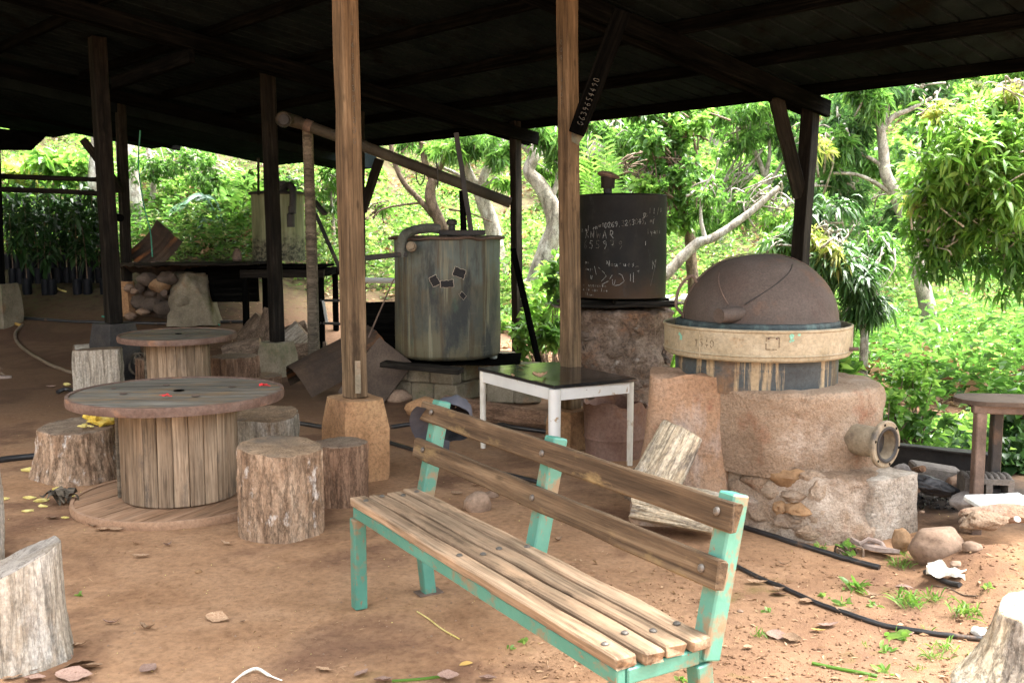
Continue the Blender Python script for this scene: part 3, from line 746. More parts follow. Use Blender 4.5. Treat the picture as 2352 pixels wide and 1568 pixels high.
# ------------------------------------------------------------------ the shed
E1 = P(2352, 164, 1.0); d1 = ray(2352, 164)
def at_z(u, v, z):
    d = ray(u, v); return Vector((0, 0, EYE)) + d * ((z - EYE) / d.z)
ZE = 2.77                                   # underside of the eave purlin
e1, e2 = at_z(2352, 164, ZE), at_z(1205, 297, ZE)
ed = Vector((e2.x - e1.x, e2.y - e1.y, 0)).normalized()     # along the eave, away from us
sd = Vector((-ed.y, ed.x, 0))                               # up the slope
if sd.x > 0: sd = -sd
SLOPE = 0.14
PUR = 0.10                                  # purlin depth
def rs(p):
    q = Vector((p[0] - e1.x, p[1] - e1.y, 0)); return q.dot(ed), q.dot(sd)
def roof_z(s): return ZE + PUR + SLOPE * s   # underside of the sheets
def rp(r, s, dz=0.0):
    p = Vector((e1.x, e1.y, 0)) + ed * r + sd * s
    p.z = roof_z(s) + dz
    return p
shed = thing('open_shed', 'large open-sided shed with low sooty iron roof on timber posts over the earth yard', 'shed', G(815, 1000))
S_MAX = 7.1
R_MIN = -2.2
def px(p):
    q = Vector(p) - Vector((0, 0, EYE)); dep = q.y * CP - q.z * SP
    return 1176 + 2287 * q.x / dep, 784 - 2287 * (q.y * SP + q.z * CP) / dep
def on_roof(u, v):
    d = ray(u, v); lo, hi = 2.0, 40.0
    for _ in range(50):
        t = (lo + hi) / 2; p = Vector((0, 0, EYE)) + d * t
        if p.z > roof_z(rs(p)[1]): hi = t
        else: lo = t
    return p
S_MAX = 7.1
R_MIN = -2.2
def edge_v(u): return 306 + (u - 100) * .118 if u < 470 else 350 + (u - 470) * .142
def sink(r): return -0.20 * min(1.0, max(0.0, (r - ra0) / 0.8))      # far left roof end set lower so daylight reaches the plants behind
ra0 = 6.0
while px(rp(ra0, -0.16))[0] > 830: ra0 += 0.05
def s_start(r):
    s = -0.16
    if px(rp(r, s))[0] > 800: return s
    s = 4.0
    while s > -0.8:
        u, v = px(rp(r, s, sink(r)))
        if v > edge_v(u): break
        s -= 0.02
    return s
ra = 6.0
while px(rp(ra, -0.16))[0] > 800: ra += 0.05
RIB = 0.19; SHEET = RIB * 5
r = R_MIN; k = 0
while r < 14.5:
    s0, s1 = s_start(r + SHEET / 2) + random.uniform(-.05, .03), (S_MAX if r < 4.6 else 9.2)
    if s1 - s0 > 0.4:
        V, Q = [], []
        prof = []
        for i in range(5):
            for (f, h) in ((0.0, 0.0), (0.74, 0.0), (0.77, 0.036), (0.93, 0.036), (0.96, 0.0)):
                prof.append((r + (i + f) * RIB, h))
        prof.append((r + SHEET + 0.006, 0.0))
        for (rr_, h) in prof:
            for s in (s0, s1):
                V.append(tuple(rp(rr_, s, sink(r + SHEET / 2) + h + 0.002 + 0.0015 * (k % 2))))
        nprof = len(prof)
        for i in range(nprof - 1):
            Q.append((2 * i, 2 * i + 1, 2 * i + 3, 2 * i + 2))
        # give the iron its thickness
        nv = len(V)
        V += [(x, y, z + 0.0012) for (x, y, z) in V]
        Q += [tuple(nv + i for i in reversed(q)) for q in Q]
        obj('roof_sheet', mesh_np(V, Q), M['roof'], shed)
        d0_, d1_ = sink(r - SHEET / 2), sink(r + SHEET / 2)
        if d0_ - d1_ > .01:       # upright strip added to keep daylight out of the step between sheets
            beam('added_fascia', rp(r, s0, (d0_ + d1_) / 2 + .01), rp(r, s1, (d0_ + d1_) / 2 + .01), .006, d0_ - d1_ + .06, M['roof'], shed, bev=.001, seg=2, jit=0)
    r += SHEET; k += 1
V = [tuple(P(u, v, 13.5 + .2 * (v < 315))) for u, v in ((-60, 290), (-60, 348), (20, 345), (72, 346), (98, 322), (112, 306), (30, 298))]
nv = len(V); V += [(x, y + .003, z) for x, y, z in V]
bm = bmesh.new(); b_ = [bm.verts.new(v) for v in V]; bm.faces.new(b_[:nv]); bm.faces.new(b_[nv:][::-1])
for i in range(nv): bm.faces.new((b_[i], b_[(i + 1) % nv], b_[nv + (i + 1) % nv], b_[nv + i]))
obj('loose_sheet', bm_mesh(bm), M['soot_timber'], shed)
# purlins
for s in (0.0, 1.0, 2.0, 3.0, 4.0, 5.0, 6.4):
    rmax = ra
    while rmax < 14.2 and s_start(rmax) < s - 0.15: rmax += 0.1
    a, b = rp(R_MIN + .02, s, -PUR / 2), rp(rmax - 1.1, s, -PUR / 2)
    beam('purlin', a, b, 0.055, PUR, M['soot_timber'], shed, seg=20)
# posts: (foot px, top px, depth), section, footing
def post(ub, vb, ut, vt, Y, w, mat, foot=None, fmat=None, fseed=0, h_over=None):
    b = P(ub, vb, Y); t = P(ut, vt, Y)
    dirn = (t - b).normalized()
    for _ in range(4):        # carry the post up to the roof where it stands
        ztop = roof_z(rs(t)[1]) - 0.02 if h_over is None else h_over
        t = b + dirn * ((ztop - b.z) / dirn.z)
    me = box((t - b).length, w, w, 0.008, 14, 0.006, fseed)
    ang = math.atan2(ed.y, ed.x)
    m = axis_m(b, t, (math.cos(ang), math.sin(ang), 0))
    p = obj('post', me, mat, shed, m)
    if foot:
        fw, fd = foot
        base = gz(b.x, b.y) - 0.06
        h = b.z - base
        bm = bmesh.new(); bmesh.ops.create_cube(bm, size=1)
        bmesh.ops.subdivide_edges(bm, edges=bm.edges[:], cuts=5, use_grid_fill=True)
        for v in bm.verts:
            tz = v.co.z + .5
            s_ = 1.06 - 0.12 * tz
            c = Vector((v.co.x * fw * s_, v.co.y * fd * s_, tz * h))
            for q in (0, 1):
                lim = (fw, fd)[q] * .5
            n = mnoise.noise_vector(c * 5 + Vector((fseed, 0, 0)))
            rad = max(abs(v.co.x), abs(v.co.y))
            cor = max(0, abs(v.co.x) + abs(v.co.y) + abs(v.co.z) * .6 - 1.12) * 0.10
            c.x -= math.copysign(cor, v.co.x); c.y -= math.copysign(cor, v.co.y)
            c += n * 0.012
            v.co = c
        f = obj('footing', bm_mesh(bm, True, 40), fmat, p, T((b.x, b.y, base)) @ rotz(ang - 0.25 + fseed * .1))
    return p, b, t
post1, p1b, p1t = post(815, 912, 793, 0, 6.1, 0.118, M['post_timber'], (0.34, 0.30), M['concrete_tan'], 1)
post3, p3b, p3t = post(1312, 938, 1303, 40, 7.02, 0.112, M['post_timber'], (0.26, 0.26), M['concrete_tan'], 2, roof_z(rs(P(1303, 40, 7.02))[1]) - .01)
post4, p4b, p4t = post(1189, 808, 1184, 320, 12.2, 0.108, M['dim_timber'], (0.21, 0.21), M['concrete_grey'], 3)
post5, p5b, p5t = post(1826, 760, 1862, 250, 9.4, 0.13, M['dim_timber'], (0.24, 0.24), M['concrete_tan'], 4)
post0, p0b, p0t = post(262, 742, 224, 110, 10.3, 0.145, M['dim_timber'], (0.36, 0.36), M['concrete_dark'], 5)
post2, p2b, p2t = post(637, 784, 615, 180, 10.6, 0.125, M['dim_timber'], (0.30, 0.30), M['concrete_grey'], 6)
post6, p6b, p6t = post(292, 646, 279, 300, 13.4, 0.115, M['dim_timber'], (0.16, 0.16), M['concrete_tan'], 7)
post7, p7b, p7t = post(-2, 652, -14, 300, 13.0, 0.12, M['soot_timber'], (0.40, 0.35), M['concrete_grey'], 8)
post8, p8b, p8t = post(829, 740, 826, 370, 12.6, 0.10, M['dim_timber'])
# rafters up the slope under the purlins, one each side of a post row
def rafter(r0, s0, s1, off):
    a, b = rp(r0 + off, s0, -PUR - 0.075), rp(r0 + off, s1, -PUR - 0.075)
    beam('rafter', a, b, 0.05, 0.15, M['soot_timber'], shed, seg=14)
rA = rs(p5t)[0]
for off in (-.083, .083): rafter(rA, -0.22, 6.5, off)
rB = rs(p4t)[0]
for off in (-.075, .075): rafter(rB, -0.20, 6.5, off)
for rr_ in (9.3, 12.2):
    rafter(rr_, s_start(rr_) + .3, 9.0, 0)
# braces
def brace(u0, v0, u1, v1, Y0, Y1, w, mat, h=0.05):
    a, b = P(u0, v0, Y0), P(u1, v1, Y1)
    vdir = Vector((0, -1, 0.1))
    return beam('brace', a, b, w, h, mat, shed, up=vdir, seg=6)
br3 = brace(1324, 306, 1432, 22, 6.92, 6.60, 0.115, M['soot_timber'])
brace(1838, 452, 1782, 222, 9.38, 9.1, 0.125, M['dim_timber'], .06)
brace(274, 430, 190, 320, 13.3, 13.2, 0.10, M['dim_timber'])
brace(276, 440, 240, 380, 13.3, 12.9, 0.10, M['dim_timber'])
brace(832, 486, 872, 366, 12.5, 12.4, 0.11, M['dim_timber'], .07)
# crossrail tying posts in the middle left
beam('tie_beam', P(262, 192, 10.2), P(440, 128, 8.6), 0.06, 0.12, M['soot_timber'], shed)
# ------------------------------------------------------------------ helpers for the things in the yard
def disc_planks(R_, thick, n, name, mat, parent, mw, gap_=0.0035):
    """round board made of n planks running along local X; mw puts its underside at z=0"""
    w = 2 * R_ / n
    for i in range(n):
        y0, y1 = -R_ + i * w + gap_ / 2, -R_ + (i + 1) * w - gap_ / 2
        dz = random.uniform(-0.0015, 0.0015)
        pts = []
        m = 14
        for j in range(m + 1):
            y = y0 + (y1 - y0) * j / m
            pts.append((math.sqrt(max(0.0004, R_ * R_ - y * y)), y))
        ring = pts + [(-x, y) for (x, y) in reversed(pts)]
        yc = (y0 + y1) / 2
        k = len(ring)
        vs = [(x, y - yc, 0) for x, y in ring] + [(x, y - yc, thick + dz) for x, y in ring]
        bm = bmesh.new()
        b = [bm.verts.new(v) for v in vs]
        bm.faces.new(b[:k][::-1]); bm.faces.new(b[k:])
        for j in range(k): bm.faces.new((b[j], b[(j + 1) % k], b[k + (j + 1) % k], b[k + j]))
        obj(name, bm_mesh(bm), mat, parent, mw @ T((0, yc, 0)))

def ring_band(R_, thick, w, h0, h1):
    prof = [(R_ - w, h0), (R_, h0), (R_ + 0.004, (h0 + h1) / 2), (R_, h1), (R_ - w, h1), (R_ - w, h0)]
    return lathe(prof, 96, None, angle=30)

def reel(center, D, H, drum_r, name_label, group, tilt=(0, 0), ang=0.0, n_st=22, base=True, seed=0):
    t = thing('cable_reel_table', name_label, 'table', center, group)
    m0 = T(center) @ Matrix.Rotation(tilt[0], 4, 'X') @ Matrix.Rotation(tilt[1], 4, 'Y')
    Rr = D / 2; th = 0.042
    disc_planks(Rr - 0.004, th - 0.004, 8, 'top_plank', M['reel_top'], t, m0 @ T((0, 0, H - th)) @ rotz(ang))
    obj('rim_band', ring_band(Rr, th, 0.018, H - th - 0.004, H + 0.003), M['reel_rim'], t, m0)
    for (hx, hy, hr) in ((0.0, 0.02, 0.030), (-0.27, -0.09, 0.022), (0.26, 0.16, 0.022), (-0.14, 0.22, 0.02), (0.15, -0.16, 0.022), (-0.40, 0.1, .014)):
        me = lathe([(hr, 0), (hr, 0.0022), (hr * .82, 0.0024), (hr * .8, 0.0008), (0.001, 0.0006)], 20)
        obj('dark_hole_disc', me, M['soot_timber'] if hr > .025 else M['brown_iron'], t, m0 @ T((hx * D / 1.16, hy * D / 1.16, H + 0.0005)))  # dark discs laid on top stand in for shaded holes
    sts = [box(H - 2 * th - 0.004, 2 * math.pi * drum_r / n_st * 0.945, 0.026, 0.004, 6, 0.0025, seed * 10 + q) for q in range(5)]
    for i in range(n_st):
        a = 2 * math.pi * (i + 0.3) / n_st
        rad = Vector((math.cos(a), math.sin(a), 0))
        c = rad * (drum_r - 0.013 + random.uniform(-.003, .003))
        am = axis_m(c + Vector((0, 0, th + .002)), c + Vector((0, 0, H - th - .002)), rad)
        obj('stave', sts[i % 5], M['stave'], t, m0 @ am)
    if base: obj('base_core', lathe([(Rr - .02, .002), (Rr - .02, th - .014), (.01, th - .013)], 48), M['soot_timber'], t, m0)
    obj('inner_drum', lathe([(drum_r - .032, th), (drum_r - .032, H - th)], 40), M['soot_timber'], t, m0)
    a = math.radians(192)
    c = Vector((math.cos(a) * (drum_r + .012), math.sin(a) * (drum_r + .012), 0))
    obj('tie_rod', tube([c + Vector((0, 0, th)), c + Vector((0, 0, H - th))], 0.013, 12), M['grey_pole'], t, m0)
    if base:
        disc_planks(Rr - 0.004, th - 0.004, 9, 'base_plank', M['reel_base'], t, m0 @ rotz(math.radians(66)), 0.007)
        obj('base_band', ring_band(Rr, th, 0.018, 0.0, th + 0.003), M['reel_rim_mud'], t, m0)
    return t

def stump_mesh(r0, r1, H, seed=0, lobe=0.085, ridge=0.03, tilt=(0, 0), n=120, rows=30, cuts=(), flare=0.0, dish=0.0, waist=0.0):
    prof, mr = [], []
    for i in range(rows + 1):
        f = i / rows
        r = r0 + (r1 - r0) * f + flare * (1 - f) ** 3 - waist * math.sin(f * math.pi)
        prof.append((r, H * f)); mr.append(0)
    mr[-1] = 1
    for f in (0.965, 0.75, 0.5, 0.25, 0.02):
        prof.append((r1 * f, H + 0.004)); mr.append(1)
    top_i = H * 0.999
    s = seed * 5.3
    def fn(r, a, z):
        ca, sa_ = math.cos(a), math.sin(a)
        f = 1 + lobe * 2 * mnoise.noise(Vector((ca * 1.3 + s, sa_ * 1.3, z * 1.2)))
        f += lobe * mnoise.noise(Vector((ca * 3 + s, sa_ * 3, z * 2)))
        side = z < top_i
        if side:
            q = mnoise.noise(Vector((ca * 9 + s, sa_ * 9, z * 4)))
            f += ridge * (1 - abs(q) * 2.4) * (0.35 + 0.65 * min(1, (H - z) * 12 + .2))
            f += ridge * .9 * mnoise.noise(Vector((ca * 24 + s, sa_ * 24, z * 14)))
            f += ridge * .6 * mnoise.noise(Vector((ca * 50 + s, sa_ * 50, z * 55)))
        rr = r * f
        x, y = rr * ca, rr * sa_
        for (ang, dist) in cuts:
            h = x * math.cos(ang) + y * math.sin(ang) - dist
            if h > 0:
                x -= h * math.cos(ang) * .97; y -= h * math.sin(ang) * .97
        rr2 = math.hypot(x, y); a2 = math.atan2(y, x)
        zz = z
        k = z / H
        zz += (tilt[0] * x + tilt[1] * y) * k ** 3
        if not side:
            zz += 0.006 * mnoise.noise(Vector((x * 22 + s, y * 22, 0))) - dish * (1 - (r / max(r1, .01)) ** 2)
        elif k > 0.985:
            zz += 0.003 * mnoise.noise(Vector((x * 30, y * 30, s)))
        if k < 0.06: zz += 0.012 * mnoise.noise(Vector((ca * 4 + s, sa_ * 4, 0))) - .01
        fn.ang = a2
        return (rr2, zz, a2)
    vs, fs, mi = [], [], []
    for (r, z) in prof:
        for j in range(n):
            rr, zz, a2 = fn(r, 2 * math.pi * j / n, z)
            vs.append((rr * math.cos(a2), rr * math.sin(a2), zz))
    for i in range(len(prof) - 1):
        for j in range(n):
            b = (j + 1) % n
            fs.append((i * n + j, i * n + b, (i + 1) * n + b, (i + 1) * n + j)); mi.append(mr[i])
    tri = []
    c = len(vs); o = (len(prof) - 1) * n
    vs.append((0, 0, sum(vs[o + j][2] for j in range(n)) / n))
    tri += [(c, o + j, o + (j + 1) % n) for j in range(n)]; mi += [1] * n
    c = len(vs); vs.append((0, 0, -0.01))
    tri += [(c, (j + 1) % n, j) for j in range(n)]; mi += [1] * n
    me = mesh_np(vs, [fs, tri], mi, True)
    me.set_sharp_from_angle(angle=R(38))
    return me

def view_back(p, d):
    """a point d metres further away from us than p on the level"""
    q = Vector((p.x, p.y, 0)).normalized()
    return p + q * d

def stump(uc, vb, wpx, vt, label, bark, cut, seed, taper=1.0, group='log stumps used as seats', name='log_stump', cat='stump', rot=0.0, wr=1.0, **k):
    f = G(uc, vb)
    t = Vector((f.x, f.y, 0)).length
    r = wpx * (t + 0.15) / 2287 / 2 * wr
    c = view_back(f, r); c.z = gz(c.x, c.y) - 0.008
    H = P(uc, vt, c.y).z - c.z
    me = stump_mesh(r, r * taper, H, seed, **k)
    o = obj(name, me, [M[bark], M[cut]], None, T(c) @ rotz(rot), label, cat, group)
    return o, c, r, H

def lying_log(p0, p1, r, seed, label, bark='bark_brown', cut='cut_tan', name='log', cat='log', group=None, **k):
    p0, p1 = Vector(p0), Vector(p1)
    L = (p1 - p0).length
    me = stump_mesh(r, r * k.pop('taper', .95), L, seed, **k)
    z = (p1 - p0).normalized(); x = Vector((0, 0, 1)).cross(z)
    if x.length < .1: x = Vector((1, 0, 0))
    x.normalize(); y = z.cross(x)
    m = Matrix((x, y, z)).transposed().to_4x4(); m.translation = p0
    return obj(name, me, [M[bark], M[cut]], None, m, label, cat, group)

# stroke lettering
STROKES = {
 '0': [[(.5, 1), (.15, .8), (.1, .3), (.4, 0), (.8, .2), (.85, .75), (.5, 1)]],
 '1': [[(.25, .75), (.55, 1), (.5, 0)]],
 '2': [[(.1, .8), (.45, 1), (.8, .75), (.5, .4), (.1, .05), (.9, .05)]],
 '3': [[(.1, .9), (.6, 1), (.75, .75), (.4, .55), (.8, .35), (.6, .02), (.1, .1)]],
 '4': [[(.6, 0), (.6, 1), (.1, .35), (.9, .38)]],
 '5': [[(.85, 1), (.3, 1), (.2, .6), (.6, .62), (.85, .35), (.6, .02), (.1, .08)]],
 '6': [[(.7, 1), (.3, .7), (.12, .3), (.4, 0), (.8, .15), (.75, .42), (.4, .48), (.15, .28)]],
 '7': [[(.1, .9), (.15, 1), (.85, 1), (.45, 0)], [(.3, .5), (.75, .52)]],
 '8': [[(.5, .52), (.2, .75), (.5, 1), (.8, .78), (.5, .52), (.12, .25), (.45, 0), (.85, .22), (.5, .52)]],
 '9': [[(.8, .8), (.5, 1), (.2, .8), (.4, .55), (.8, .7), (.75, .3), (.45, 0)]],
 'A': [[(0, 0), (.45, 1), (.9, 0)], [(.2, .4), (.75, .42)]],
 'N': [[(.05, 0), (.1, 1), (.8, .05), (.85, 1)]],
 'W': [[(0, 1), (.25, 0), (.5, .7), (.75, 0), (1, 1)]],
 'R': [[(.1, 0), (.15, 1), (.7, .9), (.65, .55), (.15, .5), (.85, 0)]],
 '=': [[(.1, .35), (.9, .4)], [(.1, .6), (.9, .65)]], '-': [[(.1, .5), (.9, .52)]], ',': [[(.4, .15), (.3, -.15)]], '.': [[(.4, .05), (.48, .0)]],
 'm': [[(.0, .0), (.05, .5), (.05, .1), (.35, .5), (.4, .05), (.75, .5), (.85, 0)]], 'f': [[(.2, -.3), (.4, .9), (.8, .9)], [(.1, .45), (.8, .5)]],
 'n': [[(.05, 0), (.1, .5), (.5, .5), (.6, 0)]], 'u': [[(.05, .5), (.15, .05), (.5, .1), (.6, .5), (.7, 0)]],
 'U': [[(.05, 1), (.2, .1), (.55, .05), (.9, .95)]], 'a': [[(.6, .5), (.2, .45), (.1, .1), (.5, .05), (.62, .5), (.75, 0)]],
 'c': [[(.7, .45), (.25, .5), (.1, .15), (.6, .0)]], 'e': [[(.1, .25), (.7, .3), (.4, .52), (.1, .2), (.6, 0)]],
 'l': [[(.3, 1), (.3, 0)]], 'i': [[(.3, .5), (.32, 0)], [(.3, .75), (.33, .8)]], 'y': [[(.1, .5), (.4, .1)], [(.75, .5), (.3, -.3)]],
 's': [[(.6, .5), (.15, .4), (.55, .15), (.1, 0)]], '/': [[(.7, 1.1), (.1, -.3)]], 'S': [[(.45, 1.1), (.3, .9), (.9, .45), (.7, .05), (-.2, -.05)]],
 '>': [[(0, .0), (.4, .3), (.2, .75), (.7, .9), (.8, .4), (.4, .1)], [(.9, .9), (1.5, .5), (.9, .2)]], ' ': [],
}
def strokes(text, x0, y0, h, dx=0.75, slope=0.0, jit=0.06, wmul=.6):
    """2-D polylines for a line of writing"""
    out = []; x = x0; y = y0
    for ch in text:
        for st in STROKES.get(ch, []):
            out.append([(x + (a + random.uniform(-jit, jit)) * h * wmul, y + (b + random.uniform(-jit, jit)) * h + (a * h * wmul) * slope) for a, b in st])
        x += h * dx; y += h * dx * slope
    return out
def ribbon(lines, mapf, w=0.004, sub=3):
    """flat strokes laid on a surface: mapf(x, y) -> 3-D point"""
    V, Q = [], []
    for ln in lines:
        pts = []
        for (a, b) in zip(ln[:-1], ln[1:]):
            for j in range(sub): pts.append((a[0] + (b[0] - a[0]) * j / sub, a[1] + (b[1] - a[1]) * j / sub))
        pts.append(ln[-1])
        o = len(V)
        for i, p in enumerate(pts):
            a, b = pts[max(i - 1, 0)], pts[min(i + 1, len(pts) - 1)]
            dx, dy = b[0] - a[0], b[1] - a[1]; l = math.hypot(dx, dy) or 1
            ww = w * random.uniform(.45, 1.1) / 2
            V.append(tuple(mapf(p[0] - dy / l * ww, p[1] + dx / l * ww))); V.append(tuple(mapf(p[0] + dy / l * ww, p[1] - dx / l * ww)))
        for i in range(len(pts) - 1):
            if random.random() < .1: continue
            Q.append((o + 2 * i, o + 2 * i + 1, o + 2 * i + 3, o + 2 * i + 2))
    return mesh_np(V, Q)

# writing on the timbers (flat on the face turned to us)
def on_face(post_obj, side, off):
    """mapping for writing on a post: x across, y up the post, on local -Y or +-Z face"""
    m = WM[post_obj.name]
    def f(x, y):
        v = {'-y': (y, -off, x), '+y': (y, off, -x), '-z': (y, x, -off), '+z': (y, -x, off)}[side]
        return m @ Vector(v)
    return f
def facing(post_obj, half):
    m = WM[post_obj.name]; best = None
    for s, n in (('-y', (0, -1, 0)), ('+y', (0, 1, 0)), ('-z', (0, 0, -1)), ('+z', (0, 0, 1))):
        w = (m.to_3x3() @ Vector(n)).normalized()
        d = (Vector((0, 0, EYE)) - m.translation).normalized().dot(w)
        if best is None or d > best[0]: best = (d, s)
    return on_face(post_obj, best[1], half)
def vertical_text(text, y_top, h, step):
    out = []; y = y_top
    for ch in text:
        for st in STROKES.get(ch, []):
            out.append([(-h * .3 + a * h * .6 + random.uniform(-.002, .002), y - h + b * h) for a, b in st])
        y -= step
    return out
L1 = (p1t - p1b).length
obj('chalk_writing', ribbon(vertical_text('R. 4.4363357000', L1 * .5 - 0.60, 0.035, 0.062), facing(post1, .059 + .007), .004), M['chalk_dim'], post1)
L3 = (p3t - p3b).length
obj('chalk_writing', ribbon(vertical_text('.508..4805...', L3 * .5 - 0.45, 0.03, 0.05), facing(post3, .056 + .007), .004), M['chalk_dim'], post3)
bl = [[(b, -a) for a, b in s] for s in strokes('0639654490', -0.30, -0.02, 0.045, .9)]
bm_ = WM[br3.name]
def brf(x, y, m=bm_):
    return m @ Vector((0.04 + (-y) * 1.0, x, 0.025 + .007))
bl2 = [[(p[1], -p[0]) for p in s] for s in strokes('0639654490', -0.40, -0.02, 0.040, .85)]
obj('chalk_writing', ribbon(bl2, brf, .0035), M['chalk_dim'], br3)
# tin plate nailed over the brace foot, hinge plate at the post foot
plate = box(0.14, 0.10, 0.003, 0, 1)
pc = P(1326, 305, 6.96)
obj('tin_plate', plate, M['tank_grey'], shed, T(pc) @ Matrix.Rotation(R(90), 4, 'X') @ Matrix.Rotation(R(58), 4, 'Z'))
hp = box(0.20, 0.035, 0.004, .001, 2)
hc = P(822, 866, 6.1 - .092)
obj('strap_plate', hp, M['concrete_grey'], shed, T(hc) @ Matrix.Rotation(R(-90), 4, 'Y') @ Matrix.Rotation(R(90), 4, 'X'))

# ------------------------------------------------------------------ cable reel tables
c1 = G(417, 1150)
reel1 = reel((c1.x, c1.y, 0.0), 1.16, 0.63, 0.315, 'large wooden cable reel used as a table in the foreground, red petals on top', 'cable reel tables', ang=0.05, n_st=24, seed=1)
c2 = P(409, 765, 8.75)
reel2 = reel((c2.x, c2.y, 0.0), 1.0, 0.635, 0.265, 'smaller cable reel table standing farther back with a smooth rusty rim', 'cable reel tables', tilt=(0.02, 0), ang=0.15, n_st=20, seed=2)

def on_reel1(u, v): return at_z(u, v, 0.636)
def petal(u, v, n, seed, label):
    c = on_reel1(u, v); bm = bmesh.new(); rr = random.Random(seed)
    V, Q = [], []
    for i in range(n):
        a = rr.uniform(0, 6.28); L = rr.uniform(.02, .035); w = .011; o = len(V)
        d = Vector((math.cos(a), math.sin(a), 0)); s = Vector((-d.y, d.x, 0)); b = Vector((rr.uniform(-.008, .008), rr.uniform(-.008, .008), .002))
        for (f, ww, h) in ((0, .3, 0), (.5, 1, .010), (1, .4, .004)):
            for sg in (-1, 1): V.append(tuple(b + d * L * f + s * w * ww * sg + Vector((0, 0, h + rr.uniform(0, .006)))))
        Q += [(o, o + 1, o + 3, o + 2), (o + 2, o + 3, o + 5, o + 4)]
    st = tube([(0, 0, .004), (.02, .005, .006), (.045, -.004, .004)], .0022, 5)
    r = thing('red_flower', label, 'flower', c)
    obj('petals', mesh_np(V, Q), M['red_petal'], r, T(c)); obj('stem', st, M['red_petal'], r, T(c))
petal(603, 887, 7, 3, 'small crushed red flower near the right edge of the large reel table')
petal(376, 911, 4, 5, 'thin red flower strand lying near the middle of the large reel table')

# ------------------------------------------------------------------ stumps
sa1, ca1, ra1, Ha1 = stump(192, 1112, 186, 976, 'wide reddish stump left of the large reel table with opened jackfruit on it', 'bark_brown', 'cut_grey', 1, taper=.92, tilt=(0.02, .06), lobe=.07, flare=.03, ridge=.03)
stump(650, 1250, 182, 1024, 'tall rough-barked stump right of the large reel table, in front of the others', 'bark_brown', 'cut_tan', 2, taper=1.02, tilt=(-.06, .05), ridge=.03, lobe=.05)
stump(786, 1168, 118, 1016, 'reddish stump tucked behind the tall stump, near the tan post footing', 'bark_red', 'cut_grey', 3, taper=1.02, lobe=.06)
stump(612, 1090, 140, 954, 'split stump with a notched top behind the large reel table', 'bark_white', 'cut_tan', 4, taper=1.02, lobe=.10, tilt=(.05, .12), cuts=((R(250), .13),), flare=.02)
stump(228, 918, 106, 803, 'halved log standing upright on end left of the farther reel table', 'bark_white', 'cut_grey', 5, taper=.95, cuts=((R(265), .05),), tilt=(.05, 0), lobe=.05)
stump(594, 900, 104, 862, 'low round stump sunk in the earth behind the large reel table', 'bark_red', 'cut_tan', 6, taper=1.0, lobe=.05)
stump(540, 905, 110, 818, 'dark shaggy stump right of the farther reel drum', 'bark_red', 'cut_grey', 7, taper=.95, ridge=.05, lobe=.12)
stump(352, 880, 72, 822, 'reddish stump behind the left of the farther reel drum', 'bark_red', 'cut_grey', 8, taper=.97)
stump(52, 1545, 196, 1288, 'large bleached white stump with a slanting grey top at the lower left', 'bark_white', 'cut_blue', 9, taper=.93, tilt=(.42, .12), lobe=.05, ridge=.02, flare=.015, rows=26, n=110)
stump(-112, 1330, 194, 1080, 'bleached stump cut by the left edge of the picture behind the white stump', 'bark_white', 'cut_blue', 10, taper=1)
stump(2368, 1640, 240, 1400, 'flared pale stump with a bright sawn top at the lower right', 'bark_split', 'cut_white', 11, taper=.62, flare=.08, tilt=(.12, .12), lobe=.09, ridge=.035, rows=26, n=110)
p = G(258, 842); q = G(172, 840)
dv = Vector((-.85, -.5, 0)).normalized()
a_ = G(198, 845); a_.z = .125; a_ = view_back(a_, .12)
lying_log(a_ - dv * .36, a_ + dv * .12, .135, 12, 'thick pale log lying on its side left of the dark post footing', 'bark_white', 'cut_grey', lobe=.05)
# far-back split wood
def far_log(u, v, Y, size, seed, label, bark, cut, tilt=0.3, r=.16, **k):
    c = P(u, v, Y); c.z = gz(c.x, c.y)
    d = Vector((math.cos(tilt), .15, math.sin(tilt))).normalized()
    lying_log(c + Vector((0, 0, .02)), c + d * size, r, seed, label, bark, cut, group='cut firewood at the back of the shed', cat='log', **k)
far_log(518, 760, 11.4, .42, 21, 'broad split log lying by the back of the farther reel table', 'bark_dark', 'cut_tan', .25, .17)
far_log(604, 762, 11.9, .55, 22, 'narrow split log standing up left of the dark inner post', 'bark_dark', 'cut_tan', 1.35, .13, cuts=((R(260), .04),))
far_log(648, 735, 12.1, .36, 23, 'pale round log propped behind the dark inner post', 'bark_white', 'cut_grey', .75, .17)
far_log(660, 775, 11.6, .46, 24, 'flat half log lying right of the dark inner post', 'bark_dark', 'cut_grey', .1, .17, cuts=((R(270), .06),))
far_log(690, 752, 12.0, .45, 25, 'crooked branch piece beside the grey pole', 'bark_dark', 'cut_tan', -.1, .08)
far_log(640, 720, 12.6, .4, 26, 'dark split log deepest in the firewood heap', 'bark_dark', 'cut_grey', .4, .13)
far_log(560, 742, 12.3, .40, 27, 'dark chunk behind the broad split log', 'bark_dark', 'cut_grey', .9, .15)

